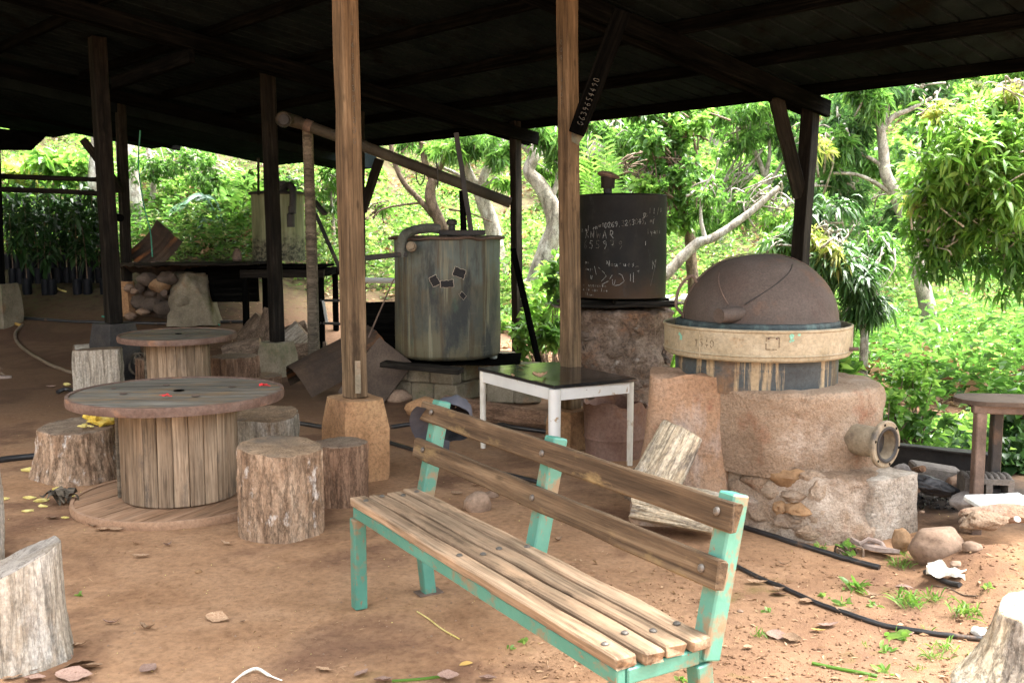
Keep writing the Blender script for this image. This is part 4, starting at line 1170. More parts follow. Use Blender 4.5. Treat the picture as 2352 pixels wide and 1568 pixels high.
# jackfruit on the stump
jt = Vector((ca1.x + .115, ca1.y - .03, Ha1 + .002))
jf = thing('jackfruit', 'opened yellow jackfruit remains on top of the wide stump', 'fruit', jt)
for i, (x, y, z, s) in enumerate(((0.05, .0, .055, .075), (-.045, .02, .06, .05), (.0, .03, .075, .055))):
    me = rock(s, s * .9, s * .85, 40 + i, 3, .45, freq=2.2)
    obj(('flesh', 'core', 'flesh')[i], me, M['jackfruit'], jf, T(jt + Vector((x, y, z))))
obj('rind', rock(.095, .06, .03, 47, 3, .3), M['jackfruit'], jf, T(jt + Vector((.03, .02, .025))))
for i in range(6):
    pp = Vector((ca1.x + random.uniform(-.02, .16), ca1.y - random.uniform(.06, .16), Ha1 + .012))
    obj('fruit_scrap', rock(.022, .012, .006, 50 + i, 2, .3), M['peel'], None, T(pp) @ rotz(i * 1.1), 'small yellow jackfruit scrap beside the opened fruit on the wide stump', 'scrap', 'jackfruit scraps on the stump')

# ------------------------------------------------------------------ the bench
A = Vector((.512, -.859, 0)); Bv = Vector((.859, .512, 0))
O = Vector((-.655, 3.915, 0)); SEAT = 0.452; LEN = 1.80
bench = thing('garden_bench', 'long weathered bench with four seat planks and a chipped teal steel frame', 'bench', O + A * .9)
def bp(a, b, z): return O + A * a + Bv * b + Vector((0, 0, z))
pw, gap = 0.066, 0.013
ends = ((0.0, 1.79), (0.005, 1.80), (0.01, 1.80), (-0.01, 1.80))
for i in range(4):
    b = pw / 2 + i * (pw + gap)
    e0, e1_ = ends[i]
    beam('seat_plank', bp(e0, b, SEAT - .016), bp(e1_, b, SEAT - .016), pw, .034, M['bench_seat'], bench, bev=.005, seg=26, jit=.0045, seed=60 + i, chip=.012)
    for a in (.06, .9, 1.70):
        obj('bolt', lathe([(.011, 0), (.0105, .003), (.006, .006), (.001, .0065)], 12), M['bolt'], bench, T(bp(a + random.uniform(-.03, .03), b + random.uniform(-.008, .008), SEAT + .002)))
SD = 4 * pw + 3 * gap
ZF = SEAT - .035
fw = .052
def sq(a0, a1, w=fw, h=fw, name='frame_rail', up=(0, 0, 1), seg=10):
    return beam(name, a0, a1, w, h, M['teal'], bench, up=up, bev=.004, seg=seg, jit=.0008)
sq(bp(.02, .022, ZF - .022), bp(1.78, .022, ZF - .022), .030, .045)
sq(bp(.02, SD - .01, ZF - .022), bp(1.78, SD - .01, ZF - .022), .030, .045)
for a in (.035, .9, 1.765): sq(bp(a, .038, ZF - .0225), bp(a, SD - .026, ZF - .0225), .04, .043)
BZ = 0.80
for a in (.035, 1.765):
    beam('leg', bp(a, .022, 0), bp(a, .022, ZF - .045), fw, fw, M['teal'], bench, up=Bv, bev=.004, seg=6, jit=.0008)
    beam('leg', bp(a, SD + .03, 0), bp(a, SD - .012, ZF - .045), fw, fw, M['teal'], bench, up=Bv, bev=.004, seg=6, jit=.0008)
    obj('foot_plate', box(.11, .07, .006, .001), M['brown_iron'], bench, T(bp(a, SD + .03, .008)) @ rotz(.5))
for a in (.035, .9, 1.765):
    beam('upright', bp(a, SD + .008, ZF - .04), bp(a, SD + .10, BZ + .015),   .062, .058, M['teal'], bench, up=Bv, bev=.005, seg=10, jit=.0008)
bn = (Bv * (BZ - ZF) - Vector((0, 0, .10))).normalized()     # away from the sitter
bu = (Vector((0, 0, BZ - ZF)) + Bv * .10).normalized()
for i, (zz, e0, e1_) in enumerate(((.615, -.05, 1.82), (.765, -.06, 1.825))):
    off = SD + .008 + .10 * (zz - ZF) / (BZ - ZF) - .043
    beam('back_plank', bp(e0, off, zz), bp(e1_, off, zz), .028, .080, M['bench_back'], bench, up=bu, bev=.005, seg=26, jit=.004, seed=70 + i, chip=.012)
    for a in (.045, .9, 1.755):
        c = bp(a + random.uniform(-.01, .01), off, zz + random.uniform(-.01, .01)) - bn * .0165
        q = (-bn).to_track_quat('Z', 'Y').to_matrix().to_4x4()
        obj('bolt', lathe([(.012, 0), (.0115, .003), (.007, .007), (.001, .0075)], 12), M['bolt'], bench, T(c) @ q)

# cap over the bench's far end
cc = bp(-.055, SD + .015, .765)
cap_ = thing('baseball_cap', 'faded navy cap hooked over the far end of the bench back', 'cap', cc)
def capfn(r, a, z):
    n = .012 * mnoise.noise(Vector((math.cos(a) * 2, math.sin(a) * 2, z * 14)))
    return r + n, z + n * .6
me = lathe([(.094, 0), (.096, .03), (.090, .065), (.072, .10), (.040, .122), (.005, .128)], 40, capfn)
cm = T(cc + Vector((-.005, .02, -.01))) @ rotz(-.5) @ Matrix.Rotation(R(-72), 4, 'Y') @ Matrix.Rotation(R(20), 4, 'X')
cz = Vector((.12, .93, .34)).normalized(); cx_ = Vector((-.88, -.10, -.46)); cx_ = (cx_ - cz * cx_.dot(cz)).normalized(); cy_ = cz.cross(cx_)
cm = Matrix((cx_, cy_, cz)).transposed().to_4x4(); cm.translation = P(1034, 970, 4.13)
obj('crown', me, M['cloth_cap'], cap_, cm)
obj('lining', lathe([(.091, .001), (.092, .03), (.086, .062), (.068, .096), (.036, .118), (.004, .124)], 40, capfn), M['cap_lining'], cap_, cm)
V, Q = [], []
for i in range(15):
    a = R(-62 + 124 * i / 14)
    for j in range(6):
        f = j / 5
        rr = .093 + .078 * f * math.cos(a * .8) ** .5
        V.append((rr * math.cos(a), rr * math.sin(a) * (1 + .05 * f), -.012 * f - .055 * (math.sin(a) ** 2) * f + .004))
for i in range(14):
    for j in range(5): Q.append((i * 6 + j, i * 6 + j + 1, i * 6 + j + 7, i * 6 + j + 6))
nv = len(V); V += [(x, y, z - .003) for x, y, z in V]; Q += [tuple(nv + k for k in reversed(q)) for q in Q]
obj('visor', mesh_np(V, Q, smooth_f=True), M['cloth_cap'], cap_, cm)

# ------------------------------------------------------------------ white table with black top
fA, fB, fC = Vector((-.205, 6.93, 0)), Vector((.265, 6.12, 0)), Vector((.775, 6.44, 0))
fD = fA + fC - fB
wt = thing('work_table', 'white painted table with a glossy black top behind the bench', 'table', (fA + fC) / 2)
TZ = 0.575
tops = []
ctr = (fA + fC) / 2
corners = [ctr + (p_ - ctr) * 1.07 for p_ in (fA, fB, fC, fD)]
lx = (corners[1] - corners[0]); ly = (corners[2] - corners[1])
tm = axis_m((corners[0] + corners[3]) / 2, (corners[1] + corners[2]) / 2); tm.translation = ctr + Vector((0, 0, TZ - .011))
obj('table_top', box(lx.length, ly.length, .022, .004, 10, .0025, 3), M['table_black'], wt, tm)
for k, (a, b) in enumerate(((fA, fB), (fB, fC), (fC, fD), (fD, fA))):
    beam('apron', a + Vector((0, 0, TZ - .062)), b + Vector((0, 0, TZ - .062)), .022, .075, M['white_paint'], wt, bev=.002, seg=4, jit=.001)
for k, p_ in enumerate((fA, fB, fC, fD)):
    rr = .040 if k == 1 else .022
    obj('leg', tube([p_ + Vector((0, 0, -.01)), p_ + Vector((0, 0, .2)), p_ + Vector((0, 0, TZ - .024))], [rr * .85, rr * .95, rr], 16), M['white_paint_worn' if k != 1 else 'white_paint'], wt)

# ------------------------------------------------------------------ dry leaves
def leaf_mesh(L, w, curl, seed, fold=.25):
    rr = random.Random(seed); V, Q = [], []
    n = 9
    for i in range(n + 1):
        f = i / n
        ww = w * math.sin(math.pi * min(1, f * .97 + .03)) ** .8 * (1.15 - .35 * f) * rr.uniform(.975, 1.025)
        z = curl * (f - .5) ** 2 * L * 2.4
        x = (f - .5) * L; y0 = .04 * L * math.sin(f * 3 + seed)
        e1z, e2z = rr.uniform(.6, 1.5), rr.uniform(.6, 1.5)
        V += [(x, y0 - ww, z + fold * ww * e1z), (x, y0 - ww * .5, z + fold * ww * .35), (x, y0, z), (x, y0 + ww * .5, z + fold * ww * .35), (x, y0 + ww, z + fold * ww * e2z)]
    for i in range(n):
        for j in range(4): Q.append((i * 5 + j, i * 5 + j + 1, i * 5 + j + 6, i * 5 + j + 5))
    return mesh_np(V, Q, smooth_f=True)
LM = [leaf_mesh(1, w, c, i, f) for i, (w, c, f) in enumerate(((.22, .25, .3), (.30, .12, .25), (.17, .45, .5), (.36, .2, .4), (.20, -.15, .2), (.26, .6, .6)))]
LMC = {}
def dry_leaf(p, L, ang, var, mat, label, group, tilt=0.0, cat='leaf', lift=None):
    """a fallen leaf lying where it fell"""
    key = (var, mat)
    if key not in LMC:
        me = LM[var].copy(); LMC[key] = me
    mw = T(Vector((p[0], p[1], p[2] + (.006 + .02 * L if lift is None else lift)))) @ rotz(ang) @ Matrix.Rotation(tilt, 4, 'X') @ Matrix.Scale(L, 4)
    return obj('fallen_leaf', LMC[key], M[mat], None, mw, label, cat, group)
# ------------------------------------------------------------------ the still on its earth furnace
SC = Vector((1.345, 5.46, 0))
still = thing('distillation_still', 'big still with a rust-brown dome lid in a cream basin on a round earthen furnace', 'still', (1.42, 5.42, 0))
def rough_fn(seed, amp, freq=3, zf=3, groove=0.0):
    def f(r, a, z):
        p_ = Vector((math.cos(a) * freq * .5 + seed, math.sin(a) * freq * .5, z * zf))
        n = mnoise.noise(p_) + .5 * mnoise.noise(p_ * 2.3) + .28 * mnoise.noise(p_ * 6.1) + .16 * mnoise.noise(p_ * 15)
        q = abs(mnoise.noise(Vector((math.cos(a) * 4 + seed, math.sin(a) * 4, z * 1.5))))
        return r + amp * n - (groove if q < .018 else 0), z + amp * .4 * mnoise.noise(p_ * 3)
    return f
FT = 0.705
prof = [(.57, .28), (.565, .36), (.56, .46), (.555, .56), (.55, .64), (.545, .685), (.53, FT), (.50, FT + .006), (.40, FT + .008), (.02, FT + .008)]
prof2 = []
for (p0, p1) in zip(prof[:-1], prof[1:]):
    for j in range(5): prof2.append((p0[0] + (p1[0] - p0[0]) * j / 5, p0[1] + (p1[1] - p0[1]) * j / 5))
me = lathe(prof2, 150, rough_fn(3.1, .024, 4, 4, groove=.014), angle=60)
co = np.empty(len(me.vertices) * 3, np.float32); me.vertices.foreach_get('co', co); co = co.reshape(-1, 3)
k_ = np.clip((-co[:, 0] - co[:, 1]) / 1.414 - .525, 0, None); co[:, 0] += k_ * .66; co[:, 1] += k_ * .66
me.vertices.foreach_set('co', co.ravel()); me.update()
obj('furnace_wall', me, M['render_pink'], still, T((1.47, 5.48, 0)))
prof = [(.70, -.03), (.685, .05), (.665, .14), (.65, .22), (.635, .275), (.62, .30), (.59, .315), (.02, .32)]
prof2 = []
for (p0, p1) in zip(prof[:-1], prof[1:]):
    for j in range(5): prof2.append((p0[0] + (p1[0] - p0[0]) * j / 5, p0[1] + (p1[1] - p0[1]) * j / 5))
fbx, fby = 1.60, 5.43
def base_fn(r, a, z):
    rr_, zz_ = rough_fn(8.7, .04, 5, 7)(r, a, z)
    x, y = rr_ * math.cos(a), rr_ * math.sin(a)
    if x > 0: x *= .70
    k = (-x - y) / 1.414 - .545 * r / .66
    if k > 0: x += k * .66; y += k * .66
    base_fn.xy = (x, y)
    return math.hypot(x, y), zz_, math.atan2(y, x)
me = lathe(prof2, 150, lambda r, a, z: base_fn(r, a, z)[:2], angle=60)
co = np.empty(len(me.vertices) * 3, np.float32); me.vertices.foreach_get('co', co); co = co.reshape(-1, 3)
i_ = 0
for (r, z) in prof2:
    for j in range(150):
        rr_, zz_, aa_ = base_fn(r, 2 * math.pi * j / 150, z)
        co[i_] = (rr_ * math.cos(aa_), rr_ * math.sin(aa_), zz_); i_ += 1
me.vertices.foreach_set('co', co.ravel()); me.update()
obj('furnace_base', me, M['render_pink'], still, T((fbx, fby, 0)))
# stones showing through the base
for i, (u, v, w, h, mt) in enumerate(((1808, 1102, 44, 24, 'stone_orange'), (1795, 1168, 24, 24, 'stone_orange'), (1846, 1172, 40, 16, 'stone_orange'),
                           (1834, 1140, 38, 16, 'render_pink'), (1735, 1105, 44, 30, 'render_pink'), (1722, 1165, 36, 28, 'render_pink'), (1880, 1135, 24, 34, 'render_pink'),
                           (1770, 1215, 46, 20, 'render_pink'), (1690, 1120, 24, 26, 'render_pink'), (1770, 1128, 40, 22, 'render_pink'), (1865, 1098, 30, 16, 'render_pink'), (1818, 1200, 40, 20, 'render_pink'), (1885, 1190, 30, 26, 'render_pink'), (1740, 1185, 34, 22, 'render_pink'), (1860, 1225, 36, 18, 'render_pink'))):
    d = ray(u, v); t_ = 3.0
    while t_ < 7:
        p_ = Vector((0, 0, EYE)) + d * t_
        lim = np.interp(p_.z, [0, .14, .275, .30], [.69, .665, .635, .60])
        qx, qy = p_.x - fbx, p_.y - fby
        qx = qx / .70 if qx > 0 else qx
        if math.hypot(qx, qy) < lim + .004 and (-(p_.x - fbx) - qy) / 1.414 < .545 * lim / .66 + .01: break
        t_ += .01
    nrm = Vector((p_.x - fbx, p_.y - fby, 0)).normalized()
    sc_ = t_ / 2287
    obj('stone', rock(w * sc_, .06, h * sc_, 80 + i, 3, .42, freq=1.7), M[mt], still, T(p_ - nrm * .034) @ rotz(math.atan2(nrm.y, nrm.x) + R(90)))
# pale cement pier at the right
bm = bmesh.new(); bmesh.ops.create_cube(bm, size=1)
bmesh.ops.subdivide_edges(bm, edges=bm.edges[:], cuts=13, use_grid_fill=True)
for v in bm.verts:
    tz = v.co.z + .5
    x, y = v.co.x * .34 * (1.12 - .15 * tz), v.co.y * .30
    c_ = max(0, abs(v.co.x) + abs(v.co.y) - .86) * .09
    x -= math.copysign(c_, x); y -= math.copysign(c_, y)
    p_ = Vector((x, y, tz * .33 - .03))
    n = mnoise.noise_vector(p_ * 5) * .016 + mnoise.noise_vector(p_ * 22) * .006
    v.co = p_ + n
obj('cement_pier', bm_mesh(bm, True, 50), M['cement_white'], still, T((1.86, 5.0, 0)) @ rotz(R(30)))
# buttress on the left
bm = bmesh.new(); bmesh.ops.create_cube(bm, size=1)
bmesh.ops.subdivide_edges(bm, edges=bm.edges[:], cuts=15, use_grid_fill=True)
for v in bm.verts:
    tz = v.co.z + .5
    fl = (1 - tz) ** 2
    x = v.co.x * (.42 + .10 * fl) - .05 * fl
    y = v.co.y * (.34 + .22 * fl) - .03 * fl
    c_ = max(0, abs(v.co.x) + abs(v.co.y) - .84) * .13
    x -= math.copysign(c_, x); y -= math.copysign(c_, y)
    z = tz * .80 - .02
    if tz > .97: z -= .035 * max(0, abs(v.co.x) + abs(v.co.y) - .5) + .02 * mnoise.noise(Vector((x * 9, y * 9, 2)))
    p_ = Vector((x, y, z))
    v.co = p_ + mnoise.noise_vector(p_ * 3.2) * .016 + mnoise.noise_vector(p_ * 14) * .005
obj('buttress', bm_mesh(bm, True, 60), M['render_orange'], still, T((.955, 5.32, 0)) @ rotz(R(-8)))
# drum, basin, dome
obj('drum', lathe([(.437, FT - .02), (.437, .80), (.439, .81), (.437, .82), (.437, .90)], 96), M['drum'], still, T(SC))
obj('basin', lathe([(.43, .862), (.488, .860), (.497, .868), (.500, .88), (.500, .885), (.506, .89), (.500, .896), (.501, 1.008), (.508, 1.014), (.508, 1.022), (.500, 1.026), (.494, 1.02), (.492, .90), (.42, .895)], 120, angle=30), M['basin'], still, T(SC))
for a in (-138, -20): obj('basin_seam', tube([SC + Vector((math.cos(R(a)) * .5025, math.sin(R(a)) * .5025, .872)), SC + Vector((math.cos(R(a)) * .5025, math.sin(R(a)) * .5025, 1.008))], .004, 6), M['basin'], still)
obj('seal_ring', lathe([(.44, .93), (.442, 1.03), (.432, 1.044), (.418, 1.048), (.41, 1.045)], 96), M['seal'], still, T(SC))
DC = SC + Vector((.02, .01, 1.045))
va = math.atan2(SC.y, SC.x) + R(16)      # plane of the dome joint faces us, turned a little to the left
dm = T(DC) @ rotz(va - R(90))
V, Q = [], []
nu, nv_ = 64, 24
for i in range(nv_ + 1):
    e = (math.pi / 2) * i / nv_
    for j in range(nu):
        a = 2 * math.pi * j / nu
        ca, sa_ = math.cos(a), math.sin(a)
        pr = .418 * math.cos(e) ** .92
        z = .352 * math.sin(e)
        depth = 1.0 if sa_ > 0 else (1.0 - .28 * math.sin(e * 1.0) ** .8)
        x, y = pr * ca, pr * sa_ * depth
        V.append((x + .0015 * mnoise.noise(Vector((x * 9, y * 9, z * 9))), y + .012 * mnoise.noise(Vector((x * 5, y * 5, z * 5))), z + .004 * mnoise.noise(Vector((x * 8, y * 8, 3)))))
for i in range(nv_):
    for j in range(nu):
        Q.append((i * nu + j, i * nu + (j + 1) % nu, (i + 1) * nu + (j + 1) % nu, (i + 1) * nu + j))
obj('dome', mesh_np(V, Q, smooth_f=True), M['dome'], still, dm)
band = []
for k in range(41):
    e = math.pi * k / 40
    band.append((math.copysign(.421 * abs(math.cos(e)) ** .92, math.cos(e)), .004, .355 * math.sin(e)))
V, Q = [], []
for (x, y, z) in band:
    V += [(x, y - .006, z), (x * 1.008, y - .005, z * 1.008 + .001), (x * 1.008, y + .03, z * 1.008 + .001), (x, y + .03, z)]
for k in range(40):
    for j in range(3): Q.append((k * 4 + j, k * 4 + j + 1, k * 4 + j + 5, k * 4 + j + 4))
obj('dome_joint', mesh_np(V, Q), M['brown_iron'], still, dm)
def dome_pt(a_deg, e_deg, off=0.0):
    a, e = R(a_deg), R(e_deg)
    pr = (.418 + off) * math.cos(e) ** .92; dep = 1 - .28 * math.sin(e) ** .8 if math.sin(a) < 0 else 1
    return dm @ Vector((pr * math.cos(a), pr * math.sin(a) * dep, (.352 + off) * math.sin(e)))
sp0 = dome_pt(-122, 8)
def line_on_dome(a0, e0, a1, e1_, n=18): return [dome_pt(a0 + (a1 - a0) * i / n, e0 + (e1_ - e0) * i / n, .001) for i in range(n + 1)]
obj('weld_seam', tube(line_on_dome(-116, 16, -58, 58), [.0032] * 19, 5), M['black_iron'], still)
obj('weld_seam', tube(line_on_dome(-128, 16, -150, 46), [.0035] * 19, 5), M['brown_iron'], still)
so = sp0 + Vector((-.105, -.075, -.002))
obj('spout', tube([sp0 + Vector((.06, .05, .0)), sp0, so, so, so + Vector((.012, .009, 0)), so + Vector((.06, .043, 0))], [.040, .039, .038, .031, .030, .029], 24, cap=False), M['dome'], still)
hl = [dome_pt(180, 34, .0), dome_pt(180, 34, .03) + Vector((-.01, -.01, .02)), dome_pt(178, 24, .065), dome_pt(178, 10, .05), dome_pt(178, 2, .0)]
obj('spout_dark_disc', lathe([(.001, 0), (.0295, .001)], 20), M['black_iron'], still, T(so + Vector((.004, .003, 0))) @ (sp0 - so).to_track_quat('Z', 'Y').to_matrix().to_4x4())  # black disc paints the shade inside the spout mouth
obj('handle', tube(spline(hl, 6), .009, 8), M['brown_iron'], still)
pq = P(1902, 801, 5.23)
obj('pipe_plate', box(.075, .07, .008, .001), M['brown_iron'], still, T(pq + Vector((-.0, 0, 0))) @ rotz(R(62)) @ Matrix.Rotation(R(90), 4, 'X'))
obj('side_pipe', tube([pq, pq + Vector((.03, -.01, 0)), pq + Vector((.035, -.01, 0)), pq + Vector((.15, -.03, .002))], [.017, .017, .011, .011], 12), M['brown_iron'], still)
# furnace outlet with its flange
fo = P(2033, 1020, 4.87)
fd_ = Vector((.60, -.80, .0)).normalized()
fm = axis_m(fo - fd_ * .01, fo + fd_ * .01); fm.translation = fo
fm = fm @ Matrix.Rotation(R(90), 4, 'Y')
obj('outlet_pipe', tube([fo - fd_ * .26, fo + fd_ * .004], .078, 32, cap=False), M['flange'], still)
obj('flange', lathe([(.074, -.012), (.118, -.012), (.12, -.006), (.119, .006), (.112, .012), (.088, .012), (.084, .008), (.074, .006), (.070, -.02), (.068, -.24), (.001, -.242)], 48), M['flange'], still, fm)
obj('pipe_dark_disc', lathe([(.069, -.05), (.001, -.052)], 32), M['black_iron'], still, fm)  # black disc stands in for the dark inside of the pipe
obj('gasket', lathe([(.090, .012), (.092, .017), (.082, .018), (.072, .012)], 48), M['black_iron'], still, fm)
for k in range(6):
    a = R(60 * k + 15)
    obj('flange_dark_disc', lathe([(.007, .0125), (.0065, .014), (.001, .0138)], 10), M['soot_timber'], still, fm @ T((.104 * math.cos(a), .104 * math.sin(a), 0)))  # raised dark discs paint the shade of bolt holes
# small plate and marks on the basin
def on_cyl(c, r):
    def f(x, y):       # x along the wall to the right as seen by us, from the near side
        a0 = math.atan2(-c.y, -c.x); a = a0 + x / r
        return Vector((c.x + r * math.cos(a), c.y + r * math.sin(a), c.z + y))
    return f
bf = on_cyl(Vector((SC.x, SC.y, 0)), .5025)
obj('faint_lettering', ribbon(strokes('1540', -.335, .925, .04, .8), bf, .0045), M['mark_black'], still)
obj('faint_lettering', ribbon(strokes('81', .165, .965, .045, .9), bf, .013), M['teal_mark'], still)
obj('faint_lettering', ribbon([[(-.46, .985), (-.43, .965)], [(-.45, .96), (-.42, .95)]], bf, .02), M['teal_mark'], still)
pl = [[(.05, .93), (.05, .99), (.115, .99), (.115, .93), (.05, .93)]]
obj('riveted_plate', ribbon(pl, bf, .006, 6), M['mark_black'], still)
for xx in (.063, .103): obj('rivet', rock(.006, .006, .006, 3, 2, .1), M['brown_iron'], still, T(bf(xx, .985)))

# ------------------------------------------------------------------ tall black vessel on a stone plinth
T2 = P(1425, 690, 8.55); T2.z = 0
t2 = thing('black_vessel', 'tall black iron vessel covered in chalk writing on a stone plinth', 'tank', T2)
ZB2, ZT2, R2 = .975, 1.835, .385
prof = []
for j in range(30): prof.append((.425 + .02 * math.sin(j * .5), .86 * j / 29))
prof += [(.40, .875), (.2, .88), (.02, .88)]
obj('plinth', lathe(prof, 110, rough_fn(14.2, .05, 5, 5, .02), angle=60), M['plinth'], t2, T(T2))
for i in range(16):
    a = R(-165 + 150 * random.random()) ; z = random.uniform(.08, .78)
    obj('stone', rock(random.uniform(.05, .10), .045, random.uniform(.035, .07), 120 + i, 3, .5, freq=2.0), M[random.choice(['plinth', 'plinth', 'plinth', 'stone_dark'])], t2,
        T(T2 + Vector((math.cos(a) * .415, math.sin(a) * .40, z))) @ rotz(a + R(90)) @ Matrix.Rotation(random.uniform(-.4, .4), 4, 'Y'))
for i, (x, y, w, l, z, a) in enumerate(((-.1, -.1, .34, .98, .905, .05), (.1, .22, .30, .95, .905, -.04), (.02, -.36, .14, .80, .925, -.08), (.16, -.33, .10, .5, .945, .1), (-.1, -.05, .3, .9, .945, -.02), (.0, .2, .3, .85, .945, .03))):
    obj('support_sheet' if i < 2 else 'support_board', box(l, w, .012 if i < 2 else .022, .002, 14, .012, 140 + i), M['brown_iron'] if i < 2 else M['dim_timber'], t2, T(T2 + Vector((x, y, z))) @ rotz(a))
def dent(r, a, z): return r + .006 * mnoise.noise(Vector((math.cos(a) * 2, math.sin(a) * 2, z * 2))), z
t2m = T(T2 + Vector((0, 0, ZB2)))
hh = ZT2 - ZB2
obj('shell', lathe([(.01, -.004), (.375, 0), (.386, .006), (.385, .02)] + [(R2, .02 + (hh - .03) * j / 12) for j in range(13)] + [(R2 + .004, hh - .006), (R2, hh), (.37, hh + .004), (.25, hh + .012), (.01, hh + .02)], 110, dent, angle=30), M['tank_black'], t2, t2m)
cx = P(1394, 440, 8.6)
tc_ = Vector((cx.x, T2.y - .02, ZT2 + .005))
obj('vent_neck', tube([tc_, tc_ + Vector((0, 0, .08))], .036, 16), M['black_iron'], t2)
obj('vent_body', tube([tc_ + Vector((0, 0, .055)), tc_ + Vector((.002, 0, .15))], [.058, .062], 20), M['tank_black'], t2)
obj('vent_cap', rock(.098, .08, .030, 7, 3, .15), M['brown_iron'], t2, T(tc_ + Vector((.006, -.0, .165))) @ Matrix.Rotation(R(14), 4, 'Y'))
cf = on_cyl(Vector((T2.x, T2.y, ZB2)), R2 + .0075)
wr = []
wr += strokes('n.ul en=10269.3243045, mf', -.39, .55, .045, .62, .12)
wr += strokes('>', .18, .66, .05)
wr += strokes('ANWAR', -.33, .50, .062, .95); wr += strokes('655979', -.35, .415, .065, 1.0)
wr += strokes('Nau-ues', -.12, .27, .05, .7)
wr += strokes('auys', -.33, .235, .03, .8); wr += strokes('nu', -.33, .29, .03, .8)
wr += strokes('U', -.27, .16, .035); wr += strokes('ax yyeacuea', -.36, .10, .03, .75); wr += strokes('a le uae lue', -.36, .065, .03, .72, -.02); wr += strokes('llaue', -.33, .025, .026, .8)
wr += strokes('U', -.07, .115, .05); wr += strokes('7', .12, .19, .08); wr += strokes('/', .26, .15, .16); wr += strokes('N', .28, .25, .07)
wr += strokes('hlyani IH', .19, .53, .045, .75, .05); wr += strokes('l', .20, .44, .05); wr += strokes('ll/l', .24, .70, .045, 1.0)
big = [[(-.23, .27), (-.21, .2)], [(-.19, .26), (-.14, .22), (-.12, .19), (-.19, .12)], [(-.07, .20), (-.10, .15), (-.16, .12)], [(-.03, .22), (.01, .20), (.03, .15), (-.01, .12), (-.07, .11)], [(.08, .21), (.08, .15)], [(.105, .22), (.105, .14)]]
obj('chalk_writing', ribbon(wr[:14] + big + [s for i, s in enumerate(wr[14:]) if i % 2], cf, .0042), M['chalk'], t2)
obj('chalk_writing', ribbon([s for i, s in enumerate(wr[14:]) if i % 2 == 0], cf, .004), M['chalk_dim'], t2)

# ------------------------------------------------------------------ weathered vessel on concrete blocks
T1 = P(1029, 832, 9.25); T1.z = 0
R1 = .49; ZB1, ZT1 = .395, 1.465
t1 = thing('weathered_vessel', 'streaked grey iron vessel with black tar patches standing on concrete blocks', 'tank', T1)
t1m = T((T1.x, T1.y, ZB1))
hh = ZT1 - ZB1
def dent1(r, a, z): return r + .010 * mnoise.noise(Vector((math.cos(a) * 2.2, math.sin(a) * 2.2, z * 2))), z
obj('shell', lathe([(.01, -.03), (.40, -.02), (.47, .0), (.488, .025)] + [(R1, .03 + (hh - .03) * j / 14) for j in range(15)], 120, dent1, angle=40), M['tank_grey'], t1, t1m)
obj('lid', lathe([(.01, hh + .022), (.50, hh + .022), (.535, hh + .016), (.54, hh + .008), (.535, hh - .002), (.49, hh - .008), (.01, hh - .008)], 80, lambda r, a, z: (r * (1 + .018 * mnoise.noise(Vector((math.cos(a) * 4, math.sin(a) * 4, 1)))), z + .022 * mnoise.noise(Vector((math.cos(a) * 3, math.sin(a) * 3, 5)))), angle=30), M['brown_iron'], t1, t1m)
tf = on_cyl(Vector((T1.x, T1.y, ZB1)), R1 + .013)
for i, (x, y, w, h, a) in enumerate(((.105, .775, .105, .075, -.35), (-.115, .705, .07, .085, .5), (-.005, .68, .11, .06, .08), (.135, .575, .04, .06, .75))):
    for (s_, off, mt, nm) in ((1.09, -.002, 'patch_edge', 'patch_rim'), (1.0, 0, 'patch_black', 'tar_patch')):
        V = []
        g = on_cyl(Vector((T1.x, T1.y, ZB1)), R1 + .013 + off + (.002 if mt == 'patch_black' else 0))
        rr = random.Random(i)
        for j in range(7):
            for k in range(7):
                px_, py_ = (j / 6 - .5) * w * s_, (k / 6 - .5) * h * s_
                if j in (0, 6) or k in (0, 6): px_ += rr.uniform(-.004, .004); py_ += rr.uniform(-.004, .004)
                V.append(tuple(g(x + px_ * math.cos(a) - py_ * math.sin(a), y + px_ * math.sin(a) + py_ * math.cos(a))))
        Q = [(j * 7 + k, j * 7 + k + 1, j * 7 + k + 8, j * 7 + k + 7) for j in range(6) for k in range(6)]
        obj(nm, mesh_np(V, Q), M[mt], t1)
# lid clutter: bar, valve, swan-neck pipe
lz = ZT1 + .025
beam('lid_bar', Vector((T1.x - .05, T1.y - .3, lz + .03)), Vector((T1.x + .36, T1.y - .28, lz + .035)), .05, .05, M['black_iron'], t1)
vv = Vector((T1.x + .05, T1.y - .1, lz))
obj('valve', lathe([(.05, 0), (.05, .03), (.032, .035), (.032, .10), (.048, .105), (.05, .14), (.035, .15), (.03, .155), (.001, .156)], 20), M['black_iron'], t1, T(vv))
sn = [P(1008, 526, 9.0), P(985, 524, 8.95), P(955, 528, 8.85), P(930, 540, 8.75), P(922, 562, 8.72), P(921, 590, 8.72)]
obj('swan_neck_pipe', tube(spline(sn, 6), .042, 16, wob=.08), M['pipe_moss'], t1)
sp_ = P(945, 567, 8.72)
obj('side_bolt', lathe([(.045, -.02), (.045, .02), (.03, .025), (.03, .05), (.001, .052)], 14), M['flange'], t1, T(sp_) @ Matrix.Rotation(R(80), 4, 'X'))
beam('side_arm', P(935, 583, 8.72), P(828, 594, 8.55), .035, .045, M['black_iron'], t1)
